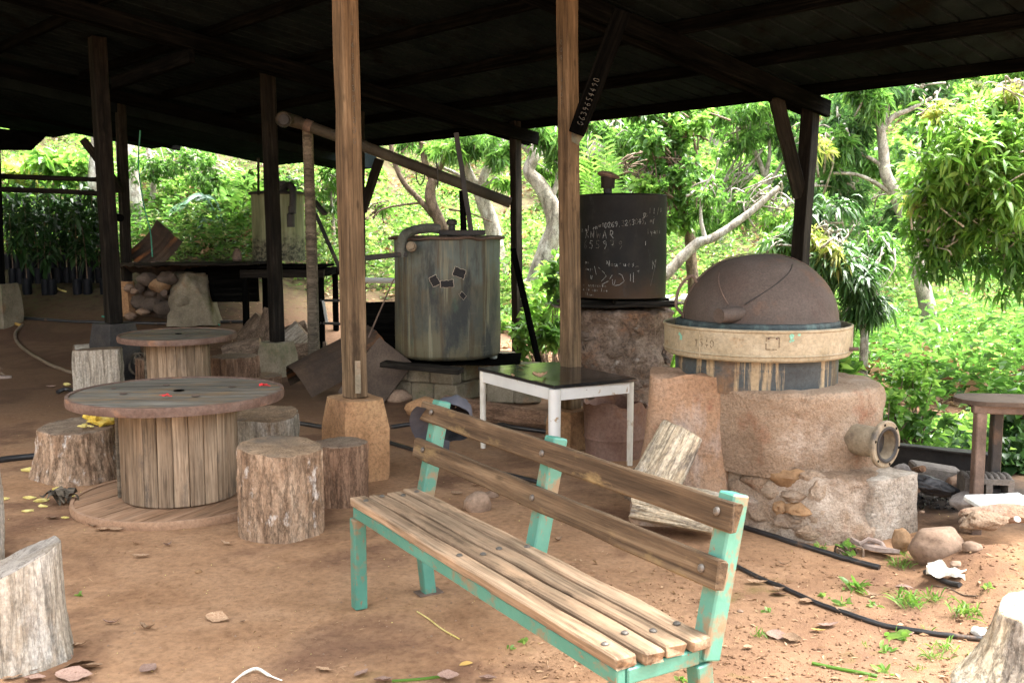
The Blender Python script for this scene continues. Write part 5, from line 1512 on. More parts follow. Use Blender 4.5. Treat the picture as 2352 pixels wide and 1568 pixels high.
# black sheet, plank and block wall under it
beam('rusty_plank', P(880, 835, 8.62), P(1060, 852, 8.45), .16, .045, M['dim_timber'], t1, seg=12)
obj('base_sheet', box(1.12, .86, .012, .001, 14, .012, 9), M['soot_timber'], t1, T((T1.x + .12, T1.y - .06, ZB1 - .038)) @ rotz(-.03))
bw = thing('block_wall', 'two-course concrete block wall carrying the streaked vessel', 'wall', (T1.x - .45, T1.y - .35, 0))
wA, wB = G(895, 942), G(1050, 930)
wB = P(1048, 925, 8.72); wB.z = 0; wA = P(893, 935, 9.05); wA.z = 0
dirw = (wB - wA).normalized(); nb = Vector((-dirw.y, dirw.x, 0))
blk = [box(.245, .17, .172, .012, 4, .008, 200 + i) for i in range(4)]
for c in range(2):
    nblk = 3
    for i in range(nblk):
        L = (wB - wA).length / 3
        p_ = wA + dirw * (L * (i + .5) - (c % 2) * 0.04) + nb * .09 + Vector((0, 0, .085 + c * .178))
        obj('concrete_block', blk[(i + c) % 4], M['concrete_grey'], bw, T(p_) @ rotz(math.atan2(dirw.y, dirw.x)) @ Matrix.Scale(L / .25, 4, (1, 0, 0)))
for i in range(4):
    for c in range(2):
        p_ = wB + nb * (.28 + i * .255) + Vector((.10, .05, .085 + c * .178)) + dirw * (-.2)
        obj('concrete_block', blk[i % 4], M['concrete_grey'], bw, T(p_) @ rotz(math.atan2(nb.y, nb.x)))
bw2 = thing('block_pier', 'mossy block pier under the right side of the streaked vessel, seen behind the table legs', 'pier', P(1190, 930, 8.7) * Vector((1, 1, 0)) if False else (P(1190, 930, 8.9).x, 8.9, 0))
for i in range(2):
    for c in range(2):
        p_ = P(1150 + i * 62, 930, 8.9); p_.z = .09 + c * .178
        obj('concrete_block', blk[(i + 2 * c) % 4], M['concrete_grey'], bw2, T(p_))

# ------------------------------------------------------------------ algae-streaked tank on a frame at the back
T3 = P(641, 600, 13.0); b3 = gz(T3.x, T3.y)
t3 = thing('algae_tank', 'pale tank streaked with algae on a smoky frame behind the inner post', 'tank', (T3.x, T3.y, b3))
ZB3 = T3.z + .01; ZT3 = P(641, 447, 13).z; R3 = .335
obj('shell', lathe([(.01, 0), (R3, 0), (R3, .02)] + [(R3, (ZT3 - ZB3) * j / 8) for j in range(1, 9)], 72, dent), M['tank_green'], t3, T((T3.x, T3.y, ZB3)))
obj('lid', lathe([(.365, 0), (.37, .02), (.36, .035), (.2, .05), (.01, .055)], 60), M['black_iron'], t3, T((T3.x, T3.y, ZT3 - .005)))
obj('lid_box', box(.12, .10, .14, .004), M['black_iron'], t3, T((T3.x + .08, T3.y - .12, ZT3 + .10)))
obj('lid_pipe', tube(spline([(T3.x + .12, T3.y - .2, ZT3 + .05), (T3.x + .2, T3.y - .26, ZT3 + .11), (T3.x + .27, T3.y - .32, ZT3 + .04), (T3.x + .27, T3.y - .36, ZT3 - .25)], 5), .045, 12), M['black_iron'], t3)
obj('valve', lathe([(.05, 0), (.05, .16), (.03, .18), (.03, .26), (.001, .27)], 14), M['black_iron'], t3, T((T3.x + .25, T3.y - .38, ZT3 - .42)))
F0, F1 = P(560, 622, 12.4), P(735, 622, 12.4)
ft = ZB3 - .05
fy0, fy1 = T3.y - .55, T3.y + .45
fx0, fx1 = F0.x, F1.x
fr = thing('tank_stand', 'dark timber frame table carrying the algae-streaked tank', 'frame', ((fx0 + fx1) / 2, (fy0 + fy1) / 2, b3))
for x in (fx0, fx1):
    for y in (fy0, fy1):
        beam('leg', (x, y, gz(x, y) - .02), (x, y, ft - .05), .07, .07, M['soot_timber'], fr)
    beam('side_rail', (x, fy0, ft - .09), (x, fy1, ft - .09), .05, .10, M['soot_timber'], fr)
beam('front_rail', (fx0 - .05, fy0 - .045, ft - .10), (fx1 + .05, fy0 - .045, ft - .10), .045, .10, M['dim_timber'], fr)
beam('back_rail', (fx0 - .05, fy1 + .045, ft - .10), (fx1 + .05, fy1 + .045, ft - .10), .045, .10, M['soot_timber'], fr)
for i in range(6):
    x = fx0 + (fx1 - fx0) * (i + .5) / 6
    beam('deck_board', (x, fy0 - .06, ft - .018), (x, fy1 + .06, ft - .018), .13, .03, M['soot_timber'], fr)
# shelf of boards running left from it over the junk, with a little pot on it
sh = thing('plank_counter', 'low smoky plank counter running left from the tank frame', 'counter', (P(480, 620, 12.9).x, 12.9, gz(-4, 12.9)))
beam('counter_board', P(345, 606, 12.9), P(600, 604, 12.5), .7, .035, M['dim_timber'], sh, seg=16, jit=.015)
beam('back_board', P(480, 650, 13.1), P(592, 648, 12.9), .05, .50, M['soot_timber'], sh)
beam('back_board', P(390, 665, 13.4), P(480, 660, 13.1), .05, .55, M['soot_timber'], sh)
pc_ = P(545, 596, 12.6)
props(obj('iron_pot', lathe([(.05, -.02), (.062, .0), (.055, .06), (.048, .10), (.035, .11), (.035, .135), (.001, .14)], 20), M['brown_iron'], None, T(pc_)), 'small brown pot with a neck on the plank counter beside the algae tank', 'pot')
# crumpled roofing sheet leaning over the junk heap
def corr(w, l, n, bend=0.0, seed=0):
    V, Q = [], []
    m = 18
    for i in range(n * 4 + 1):
        x = w * (i / (n * 4) - .5)
        for j in range(m + 1):
            f = j / m - .5
            y = l * f
            z = .012 * math.sin(i * math.pi / 2) + bend * (f * f) * 2 + .05 * mnoise.noise(Vector((x * 2 + seed, y * 2, 0)))
            edge = 1 - .12 * max(0, mnoise.noise(Vector((x * 4 + seed, 3, 0))))
            V.append((x, y * edge, z))
    for i in range(n * 4):
        for j in range(m): Q.append((i * (m + 1) + j, i * (m + 1) + j + 1, (i + 1) * (m + 1) + j + 1, (i + 1) * (m + 1) + j))
    nv = len(V); V += [(x, y, z - .0015) for x, y, z in V]; Q += [tuple(nv + k for k in reversed(q)) for q in Q]
    return mesh_np(V, Q, smooth_f=True)
c_ = P(358, 572, 13.6)
obj('roofing_sheet', corr(.52, .62, 6, .12, 3), M['rust_sheet'], None, T(c_) @ rotz(-.15) @ Matrix.Rotation(R(68), 4, 'X') @ rotz(R(-38)), 'crumpled rusty corrugated sheet leaning over the junk heap at the back left', 'metal sheet')
c_ = P(390, 605, 13.1)
obj('roofing_sheet', corr(1.5, .55, 12, -.2, 8), M['rust_sheet'], None, T(c_) @ rotz(-.1) @ Matrix.Rotation(R(-14), 4, 'X'), 'torn flat corrugated sheet lying across the plank counter', 'metal sheet')
# big standing stone and the junk heap
c_ = P(440, 728, 13.1); g_ = gz(c_.x, c_.y)
st = rock(.30, .24, .42, 31, 4, .22)
bs = thing('standing_stone', 'big mossy boulder standing upright before the plank counter', 'boulder', (c_.x, c_.y, g_))
bm = bmesh.new(); bmesh.ops.create_cube(bm, size=1); bmesh.ops.subdivide_edges(bm, edges=bm.edges[:], cuts=11, use_grid_fill=True)
for v in bm.verts:
    tz = v.co.z + .5
    w = .50 + .12 * (1 - tz) ** 2 - .03 * tz
    cr = max(0, abs(v.co.x) + abs(v.co.y) + max(0, v.co.z) - .95) * .26
    p_ = Vector((v.co.x * w - math.copysign(cr, v.co.x) + .05 * (1 - tz), v.co.y * .46 - math.copysign(cr, v.co.y), tz * .70 - cr * .3 - .03))
    v.co = p_ + mnoise.noise_vector(p_ * 3.5) * .035 + mnoise.noise_vector(p_ * 11) * .008
obj('stone_body', bm_mesh(bm, True, 60), M['concrete_grey'], bs, T((c_.x, c_.y, g_)))
rr = random.Random(5)
for i, (u, v, w, mt) in enumerate(((352, 700, 26, 'stone_dark'), (378, 708, 24, 'stone_dark'), (402, 712, 22, 'stone_dark'), (366, 655, 24, 'stone_orange'), (395, 672, 26, 'stone_dark'), (420, 690, 26, 'concrete_grey'),
                               (345, 672, 20, 'stone_dark'), (338, 640, 22, 'stone_dark'), (415, 640, 24, 'stone_dark'), (385, 640, 24, 'stone_dark'), (430, 722, 26, 'stone_dark'))):
    Y = 12.95 if i % 2 else 13.25
    c_ = P(u, v, Y); s_ = w * Y / 2287
    low = gz(c_.x, c_.y)
    obj('rubble_stone', rock(s_, s_ * .8, s_ * .72, 150 + i, 3, .25), M[mt], None, T(c_), ('lowest rubble stone at the left foot of the dark heap', 'rubble stone second from the left at the foot of the dark heap', 'rubble stone at the foot of the heap nearest the standing boulder', 'orange-brown rubble stone high in the dark heap', 'middle stone of the dark rubble heap', 'pale lump against the side of the standing boulder', 'dark stone low at the left edge of the rubble heap', 'dark stone high at the left edge of the rubble heap', 'dark stone at the top right of the rubble heap', 'dark stone at the top middle of the rubble heap', 'flat stone on the floor below the standing boulder')[i], 'stone', 'stones in the rubble heap')
# fill of the heap
c_ = P(385, 690, 13.5)
thing('rubble_heap', 'earth and rubble core of the dark heap under the corrugated sheet', 'rubble heap', (c_.x, c_.y, gz(c_.x, c_.y)))
obj('rubble_core', rock(.46, .30, .36, 171, 4, .5, freq=2.6), M['stone_dark'], bpy.data.objects['rubble_heap'], T((c_.x, c_.y, gz(c_.x, c_.y) + .15)))
for i in range(16):
    c2 = c_ + Vector((random.uniform(-.45, .45), random.uniform(-.45, -.25), 0)); c2.z = gz(c2.x, c2.y) + random.uniform(.02, .5)
    obj('stone', rock(random.uniform(.05, .10), .07, random.uniform(.04, .07), 700 + i, 3, .35), M[random.choice(['stone_dark', 'stone_dark', 'stone_brown'])], bpy.data.objects['rubble_heap'], T(c2) @ rotz(i))
for i, (u, v, Y) in enumerate(((352, 608, 13.0), (376, 672, 12.9))):
    c_ = P(u, v, Y)
    obj('pipe_stub', tube([c_ + Vector((-.02, .3, 0)), c_, c_ + Vector((0, .01, 0)), c_ + Vector((-.01, .15, 0))], [.045, .045, .03, .03], 16, cap=False), M['brown_iron'], None, None, ('short dark pipe end poking from the junk under the corrugated sheet', 'short pipe end low in the rubble heap')[i], 'pipe')
# ------------------------------------------------------------------ pipes and poles overhead
pe = P(722, 872, 10.3); pt_ = P(706, 292, 10.3); pe.z = gz(pe.x, pe.y) - .03
obj('support_pole', tube([pe, (pe + pt_) / 2 + Vector((.01, 0, 0)), pt_], [.062, .058, .055], 16, wob=.06), M['grey_pole'], None, None, 'round grey pole holding up the long slanting pipe', 'pole')
pp = [P(668, 276, 10.25), P(708, 290, 10.25), P(800, 322, 10.3), P(1172, 466, 10.55)]
lp = thing('slanting_pipe', 'long smoke-browned pipe slanting down from the round pole to a far post', 'pipe', pp[1])
obj('pipe_body', tube(pp, [.056, .056, .056, .056], 20, wob=.02), M['pipe_brown'], lp)
el = [P(690, 283, 10.25), P(668, 276, 10.22), P(656, 273, 10.12), P(652, 274, 10.02), P(652, 275, 9.98)]
obj('elbow', tube(spline(el, 4)[:-1] + [el[-1], el[-1], P(652, 275, 10.05)], [.064] * 16 + [.076, .06, .05], 20, cap=False), M['pipe_brown'], lp)
ec = P(652, 275, 9.965)
obj('elbow_ring', lathe([(.052, .01), (.058, -.004), (.072, -.006), (.078, .004), (.078, .03)], 28), M['pipe_brown'], lp, T(ec) @ Matrix.Rotation(R(-90), 4, 'X') @ Matrix.Rotation(R(180), 4, 'X'))
obj('elbow_dark_disc', lathe([(.001, 0), (.054, .001)], 24), M['black_iron'], lp, T(ec + Vector((0, -.002, 0))) @ Matrix.Rotation(R(90), 4, 'X'))  # black disc painted as the shaded mouth of the elbow
obj('clamp', tube([P(700, 287, 10.25), P(716, 293, 10.25)], .066, 16), M['brown_iron'], lp)
def stick(name, a, b, w, h, mat, label, cat):
    me = box((Vector(b) - Vector(a)).length, w, h, .003, 6, .004, hash(label) % 97)
    return obj(name, me, M[mat], None, axis_m(a, b), label, cat)
stick('iron_bar', P(1048, 305, 9.0), P(1082, 532, 8.95), .045, .02, 'black_iron', 'flat black bar standing on the streaked vessel lid up to the roof', 'bar')
stick('timber_stub', P(1065, 530, 9.1), P(1061, 438, 9.1), .055, .055, 'soot_timber', 'sooty upright stub on the streaked vessel lid', 'timber')
stick('iron_bar', P(1178, 572, 9.9), P(1240, 845, 9.0), .055, .03, 'soot_timber', 'long black bar leaning beside the far post right of the streaked vessel', 'bar')
stick('iron_rod', P(905, 640, 8.7), P(846, 775, 8.6), .012, .012, 'brown_iron', 'thin rusty rod leaning left of the streaked vessel', 'rod')
stick('iron_bar', P(722, 462, 10.6), P(747, 492, 10.5), .06, .03, 'black_iron', 'short black bar end sticking out right of the round grey pole', 'bar')
stick('iron_bar', P(724, 490, 10.9), P(784, 625, 10.6), .035, .03, 'black_iron', 'black strut slanting down between the grey pole and the near post', 'bar')
stick('iron_rod', P(593, 365, 11.8), P(594, 446, 12.6), .03, .03, 'black_iron', 'thin black upright above the algae tank lid', 'rod')
obj('white_pipe', tube([P(838, 643, 11.5), P(925, 646, 11.6), P(1010, 650, 11.8)], .032, 12), M['pipe_grey'], None, None, 'pale plastic pipe running level behind the streaked vessel', 'pipe')
obj('white_pipe', tube([P(1520, 688, 10.6), P(1600, 683, 10.9), P(1660, 676, 11.2)], .045, 12), M['pipe_grey'], None, None, 'pale plastic pipe behind the dome, right of the black vessel', 'pipe')
for i, (v0, v1, Y) in enumerate(((406, 413, 13.2), (436, 445, 13.0))):
    obj('fence_rail', tube([P(-60, v0 - 3, Y), P(60, v0 + 1, Y), P(150, v0 + 4, Y), P(232, v1, Y)], [.036, .034, .033, .031], 10, wob=.1, seed=i), M['dim_timber'], None, None, ('upper round rail across the open left side of the shed', 'lower round rail across the open left side of the shed')[i], 'rail')
obj('rail_stub', tube([P(262, 497, 12.6), P(276, 501, 12.4)], .05, 10), M['soot_timber'], None, None, 'short dark log stub poking out behind the left dark post', 'timber')
# sheets leaning against the vessel
ip = P(790, 842, 9.3)
V, Q = [], []
for i in range(29):
    a = R(12 + 150 * i / 28)
    for j in range(9):
        y_ = .85 * (j / 8 - .5)
        V.append((.34 * math.cos(a) + .02 * mnoise.noise(Vector((a * 2, y_ * 3, 1))), y_, 34 * .01 * math.sin(a) + .01 * math.sin(i * 2.2)))
for i in range(28):
    for j in range(8): Q.append((i * 9 + j, i * 9 + j + 1, (i + 1) * 9 + j + 1, (i + 1) * 9 + j))
nv = len(V); V += [(x * .985, y, z * .985) for x, y, z in V]; Q += [tuple(nv + k for k in reversed(q)) for q in Q]
obj('curled_sheet', mesh_np(V, Q, smooth_f=True), M['rust_sheet'], None, T((ip.x, ip.y, .16)) @ rotz(R(-62)) @ Matrix.Rotation(R(24), 4, 'X'), 'curled rusty metal sheet lying behind the near post', 'metal sheet')
bc = P(862, 818, 8.9)
obj('leaning_board', box(.62, .40, .02, .003, 8, .006, 4), M['brown_board'], None, T((bc.x, bc.y, .22)) @ rotz(R(12)) @ Matrix.Rotation(R(-52), 4, 'Y') @ Matrix.Rotation(R(70), 4, 'X'), 'dark brown board leaning against the block wall left of the streaked vessel', 'board')
bc = P(870, 745, 10.6)
obj('dark_panel', box(.72, .04, .75, .003, 6, .01, 5), M['soot_timber'], None, T((bc.x, bc.y, gz(bc.x, bc.y) + .42)) @ rotz(.1), 'large dark panel standing behind the near post and the streaked vessel', 'panel')
# rack of dark rails left of the near post
rk = thing('iron_rack', 'dark iron rack with white rails left of the near post', 'rack', (P(760, 760, 11.6).x, 11.6, 0))
for i, (u0, v0, u1, v1, mt) in enumerate(((735, 690, 790, 690, 'black_iron'), (735, 742, 790, 744, 'black_iron'), (786, 665, 788, 790, 'black_iron'), (742, 690, 752, 745, 'pipe_grey'), (742, 672, 738, 800, 'soot_timber'))):
    beam('rack_bar', P(u0, v0, 11.5), P(u1, v1, 11.5), .03, .03, M[mt], rk, seg=2)
# coconut and bottle
cq = G(758, 872)
obj('coconut', rock(.085, .075, .07, 66, 3, .12), M['grey_pole'], None, T(cq + Vector((.0, .08, .06))), 'dry grey coconut on the ground beside the round grey pole', 'coconut')
bq = P(1133, 828, 9.9); bq.z = gz(bq.x, bq.y) + .06
bt = P(1133, 800, 9.2)
obj('glass_bottle', lathe([(.03, -.01), (.036, .0), (.036, .09), (.03, .115), (.014, .14), (.013, .175), (.016, .178), (.001, .18)], 20), M['glass_bottle'], None, T((bt.x, bt.y, ZB1 - .03)), 'pale glass bottle standing by the vessel base sheet', 'bottle')
# ------------------------------------------------------------------ logs, stones and barrel in the middle
la, lb = P(1022, 918, 8.1), P(1262, 962, 7.55)
la.z = gz(la.x, la.y) + .10; lb.z = gz(lb.x, lb.y) + .08
lying_log(la, lb, .085, 31, 'long reddish log lying on the ground behind the white table', 'bark_red', 'cut_grey', lobe=.10, taper=.8)
for i, (u, v, w, h, sd_, mt, lab) in enumerate(((973, 958, 82, 46, 301, 'concrete_tan', 'squared tan stone block on the ground before the block wall'), (912, 925, 74, 30, 302, 'stone_brown', 'flat brown rock by the foot of the leaning board'),
        (1096, 1180, 66, 50, 303, 'stone_brown', 'half-buried reddish stone behind the bench seat'), (1128, 1145, 40, 14, 304, 'stone_brown', 'low stone showing in the earth behind the half-buried one'),
        (905, 895, 50, 26, 305, 'stone_brown', 'small rock behind the flat one at the leaning board'), (960, 942, 30, 14, 306, 'stone_brown', 'small flat stone beside the block wall'))):
    g_ = G(u, v); t_ = g_.length; s_ = w * t_ / 2287 / 2
    hz = h * t_ / 2287
    c_ = view_back(g_, s_ * .7); c_.z = hz * .35
    obj('ground_stone', rock(s_, s_ * .75, hz * .62, sd_, 3, .2), M[mt], None, T(c_), lab, 'stone')
g_ = G(1412, 1058); c_ = view_back(g_, .22)
bar = thing('rusted_barrel', 'cut-down rusty barrel with a torn rim under the white table', 'barrel', c_)
def barfn(r, a, z):
    k = z / .36
    zz = z + (.05 * mnoise.noise(Vector((math.cos(a) * 1.6, math.sin(a) * 1.6, 0))) + .02 * mnoise.noise(Vector((math.cos(a) * 5, math.sin(a) * 5, 4)))) * (k > .9)
    return r * (1 + .05 * mnoise.noise(Vector((math.cos(a), math.sin(a), z * 3)))), zz
obj('shell', lathe([(.20, -.02), (.205, .10), (.21, .115), (.214, .125), (.210, .135), (.21, .15), (.215, .25), (.222, .34), (.224, .365), (.216, .365), (.20, .2), (.19, .05), (.01, .05)], 64, barfn, angle=40), M['rust_barrel'], bar, T(c_))
# leaning log and lying split log by the buttress
lp0, lp1 = P(1498, 1130, 4.97), P(1572, 990, 5.03)
lying_log(lp0, lp1, .125, 41, 'split pale log leaning against the earthen buttress', 'bark_split', 'cut_white', lobe=.09, ridge=.035, taper=.88, rows=30, n=120)
lp0, lp1 = P(1462, 1150, 4.92), P(1650, 1185, 4.80)
lying_log(lp0, lp1, .118, 42, 'white split log lying at the foot of the leaning log', 'bark_split', 'cut_grey', lobe=.08, ridge=.04, cuts=((R(250), .09),), rows=30, n=120)
lp0 = G(1455, 1165); lp0.z = .07; lp0 = view_back(lp0, .15)
lying_log(lp0 + Vector((-.04, 0, 0)), lp0 + Vector((.16, .10, .06)), .075, 43, 'short dark log end left of the white split log', 'bark_dark', 'cut_grey', lobe=.1)

# ------------------------------------------------------------------ right edge: black stand, fire place, boulders
bt = thing('black_stand', 'black iron stand with a round-ended plank top at the right edge', 'table', (2.4, 4.9, 0))
zt = .74
q0, q1 = P(2192, 912, 5.05), P(2440, 905, 4.85)
zt = q0.z
V = []
L_ = 1.2; wd = .30
ring = []
for k in range(13):
    a = R(90 + 180 * k / 12); ring.append((.15 + .15 * math.cos(a), .15 * math.sin(a)))
ring += [(L_, -.15), (L_, .15)]
bm = bmesh.new()
b1 = [bm.verts.new((x, y, 0)) for x, y in ring]; b2 = [bm.verts.new((x, y, .022)) for x, y in ring]
bm.faces.new(b1[::-1]); bm.faces.new(b2)
for k in range(len(ring)): bm.faces.new((b1[k], b1[(k + 1) % len(ring)], b2[(k + 1) % len(ring)], b2[k]))
stm = T((q0.x, q0.y, zt - .02)) @ rotz(R(-9))
obj('stand_top', bm_mesh(bm), M['brown_board'], bt, stm)
for i, (x, y) in enumerate(((.10, -.10), (.24, .10), (.95, -.10), (1.05, .10))):
    w0 = stm @ Vector((x, y, 0)); gzz = gz(w0.x, w0.y) - .02
    beam('leg', (w0.x, w0.y, gzz), (w0.x, w0.y, zt - .06), .052, .052, M['brown_iron'] if i == 0 else M['black_iron'], bt, seg=4, jit=.001)
beam('frame_rail', stm @ Vector((.06, -.10, -.02)), stm @ Vector((1.1, -.10, -.02)), .05, .045, M['brown_iron'], bt, seg=4, jit=.001)
beam('frame_rail', stm @ Vector((.1, .10, -.02)), stm @ Vector((1.1, .10, -.02)), .05, .045, M['black_iron'], bt, seg=4, jit=.001)
# soot-black channel iron behind
ch = thing('channel_iron', 'sooty channel iron trough lying behind the outlet flange and the stand', 'beam', P(2170, 1055, 5.7))
beam('web', P(2040, 1052, 5.9), P(2296, 1078, 5.5), .012, .19, M['black_iron'], ch, seg=10, jit=.006)
beam('lip', P(2040, 1018, 5.86), P(2296, 1046, 5.46), .09, .012, M['black_iron'], ch, seg=10, jit=.006)
beam('lip', P(2040, 1084, 5.86), P(2296, 1110, 5.46), .09, .012, M['brown_iron'], ch, seg=10, jit=.006)
# hollow concrete block with two openings
hb = P(2262, 1117, 5.05)
def hollow_block(w, h, d):
    xs = [-w / 2, -w / 2 + .028, -.016, .016, w / 2 - .028, w / 2]; zs = [-h / 2, -h / 2 + .028, h / 2 - .028, h / 2]
    bm = bmesh.new()
    def cell(x0, x1, z0, z1):
        vs = [bm.verts.new((x, y, z)) for x in (x0, x1) for y in (-d / 2, d / 2) for z in (z0, z1)]
        for f in ((0, 1, 3, 2), (4, 6, 7, 5), (0, 4, 5, 1), (2, 3, 7, 6), (0, 2, 6, 4), (1, 5, 7, 3)): bm.faces.new([vs[i] for i in f])
    for i in range(5):
        for j in range(3):
            if j == 1 and i in (1, 3): continue
            cell(xs[i], xs[i + 1], zs[j], zs[j + 1])
    bmesh.ops.remove_doubles(bm, verts=bm.verts, dist=.0005)
    dup = [f for f in bm.faces if all(len(e.link_faces) > 2 for e in f.edges)]
    for k in range(8):
        x = -w / 2 + w * (k + .5) / 8
        bmesh.ops.create_icosphere(bm, subdivisions=2, radius=.018, matrix=T((x, 0, h / 2)) @ Matrix.Scale(d / .036 * .95, 4, (0, 1, 0)))
    return bm_mesh(bm)
obj('hollow_block', hollow_block(.235, .115, .16), M['concrete_soot'], None, T((hb.x, hb.y, hb.z)) @ rotz(R(-10)), 'grey hollow concrete block with two openings beside the stand leg', 'concrete block')
def stone_px(u, v, w, h, Y, seed, mt, lab, name='boulder', cat='boulder', dep=.8, rough=.2, group=None):
    c_ = P(u, v, Y); s_ = w * Y / 2287 / 2; z_ = h * Y / 2287 / 2
    return obj(name, rock(s_, s_ * dep, z_, seed, 4, rough), M[mt], None, T(c_), lab, cat, group)
stone_px(2268, 1138, 110, 44, 5.12, 401, 'stone_grey', 'dark rock under the hollow concrete block', 'fire_stone', 'stone')
stone_px(2152, 1254, 136, 100, 4.42, 402, 'stone_brown', 'large smooth brown boulder at the right, below the fire place', dep=.7, rough=.13)
stone_px(2070, 1240, 44, 62, 4.62, 403, 'stone_orange', 'small upright orange-brown rock left of the large boulder')
stone_px(2072, 1090, 44, 56, 5.25, 404, 'stone_grey', 'round grey stone just right of the furnace outlet', 'fire_stone', 'stone')
stone_px(2205, 1115, 70, 60, 5.35, 405, 'stone_brown', 'reddish stone of the fire place left of the stand leg', 'fire_stone', 'stone', rough=.3)
stone_px(2215, 1150, 64, 44, 4.98, 406, 'stone_grey', 'grey stone at the foot of the black stand', 'fire_stone', 'stone')
stone_px(2085, 1112, 40, 28, 5.2, 407, 'stone_grey', 'small flat grey stone below the round one at the fire place', 'fire_stone', 'stone')
stone_px(2105, 1122, 26, 20, 5.15, 408, 'stone_brown', 'little brown stone in the ashes', 'fire_stone', 'stone')
stone_px(2118, 1175, 12, 8, 4.95, 409, 'stone_brown', 'pebble on the sooty ground before the fire place', 'fire_stone', 'stone')
c_ = P(2145, 1092, 5.45)
obj('soot_block', box(.26, .14, .12, .01, 4, .006, 8), M['concrete_soot'], None, T(c_) @ rotz(-.15) @ Matrix.Rotation(R(8), 4, 'Y'), 'sooty concrete block lying at the back of the fire place', 'concrete block')
c_ = P(2150, 1118, 5.12)
obj('charred_log', rock(.13, .05, .045, 411, 4, .35, freq=2.5), M['charcoal'], None, T(c_) @ rotz(-.2) @ Matrix.Rotation(R(14), 4, 'Y'), 'charred black log end in the ashes of the fire place', 'log')
obj('fire_stick', tube([P(2098, 1080, 5.3), P(2120, 1076, 5.1)], .018, 8, wob=.1), M['bark_red'], None, None, 'short brown stick resting on the round fire stone', 'stick')
rr = random.Random(9)
V, Q3 = [], []
for i in range(420):
    g_ = GT(rr.uniform(2058, 2225), rr.uniform(1095, 1170))
    s_ = rr.uniform(.004, .016); o = len(V)
    d = [Vector((rr.gauss(0, 1), rr.gauss(0, 1), rr.gauss(0, .6))).normalized() * s_ * rr.uniform(.6, 1.3) for _ in range(5)]
    V += [tuple(g_ + q + Vector((0, 0, s_ * .3))) for q in d]
    Q3 += [(o, o + 1, o + 2), (o, o + 2, o + 3), (o, o + 3, o + 1), (o + 4, o + 2, o + 1), (o + 4, o + 3, o + 2), (o + 4, o + 1, o + 3)]
obj('ash_and_embers', mesh_np(V, [Q3]), M['charcoal'], kind='stuff')
sl = P(2300, 1153, 4.75)
obj('pale_slab', box(.30, .18, .03, .008, 5, .006, 12), M['concrete_pale'], None, T(sl) @ rotz(R(8)) @ Matrix.Rotation(R(4), 4, 'X'), 'pale bluish slab lying flat by the right edge', 'slab')
stone_px(2310, 1180, 220, 40, 4.55, 412, 'render_pink', 'broken flat-topped lump of earth concrete under the pale slab', 'earth_ledge', 'rock', dep=.35, rough=.22)
stone_px(2262, 1196, 100, 44, 4.42, 413, 'render_pink', 'crumbling pale lump at the broken edge of the earth ledge', 'earth_ledge', 'rock', dep=.5, rough=.4)
stone_px(2222, 1205, 40, 40, 4.5, 414, 'bark_dark', 'dark crumbled chunk left of the earth ledge', 'earth_ledge', 'rock', dep=.6, rough=.5)
bc = P(2336, 1193, 4.3)
obj('bottle_cap', lathe([(.014, 0), (.015, .004), (.012, .008), (.001, .008)], 14), M['white_paint'], None, T(bc) @ Matrix.Rotation(R(40), 4, 'X'), 'tiny white bottle cap on the earth ledge', 'bottle cap')

# sandal, cloth, hoses
sg = GT(2006, 1272)
sd1 = thing('old_sandal', 'old grey rubber sandal at the foot of the furnace beside green weeds', 'sandal', sg)
ring = []
for k in range(24):
    a = 2 * math.pi * k / 24
    ring.append((.125 * math.cos(a), (.045 + .008 * math.cos(a)) * math.sin(a)))
bm = bmesh.new()
b1 = [bm.verts.new((x, y, .02 * (x / .125) ** 2)) for x, y in ring]; b2 = [bm.verts.new((x, y, .018 + .02 * (x / .125) ** 2)) for x, y in ring]
bm.faces.new(b1[::-1]); bm.faces.new(b2)
for k in range(24): bm.faces.new((b1[k], b1[(k + 1) % 24], b2[(k + 1) % 24], b2[k]))
sm = T(sg + Vector((0, 0, .015))) @ rotz(R(-50)) @ Matrix.Rotation(R(-18), 4, 'X')
obj('sole', bm_mesh(bm), M['sandal'], sd1, sm)
obj('strap', tube([sm @ Vector(p_) for p_ in ((-.05, .045, .015), (-.02, .03, .05), (.03, 0, .045), (.06, -.01, .02))], .012, 8), M['sandal'], sd1)
obj('strap', tube([sm @ Vector(p_) for p_ in ((-.05, -.045, .015), (-.02, -.03, .05), (.03, 0, .045))], .012, 8), M['sandal'], sd1)
for i, (u, v, a) in enumerate(((4, 858, .3), (10, 872, -.1))):
    g_ = G(u, v)
    bm = bmesh.new()
    b1 = [bm.verts.new((x, y, .0)) for x, y in ring]; b2 = [bm.verts.new((x, y, .03)) for x, y in ring]
    bm.faces.new(b1[::-1]); bm.faces.new(b2)
    for k in range(24): bm.faces.new((b1[k], b1[(k + 1) % 24], b2[(k + 1) % 24], b2[k]))
    r_ = thing('flip_flop', ('dusty flip-flop at the left edge, the upper of the pair', 'dusty flip-flop at the left edge, the lower of the pair')[i], 'sandal', g_)
    obj('sole', bm_mesh(bm), M['sandal'], r_, T(g_ + Vector((-.04, 0, .012))) @ rotz(a))
    obj('strap', tube([T(g_ + Vector((-.04, 0, .012))) @ rotz(a) @ Vector(p_) for p_ in ((-.05, .045, .03), (0, .02, .06), (.06, 0, .03))], .009, 8), M['bark_dark'], r_)
g_ = GT(2172, 1328)
V, Q = [], []
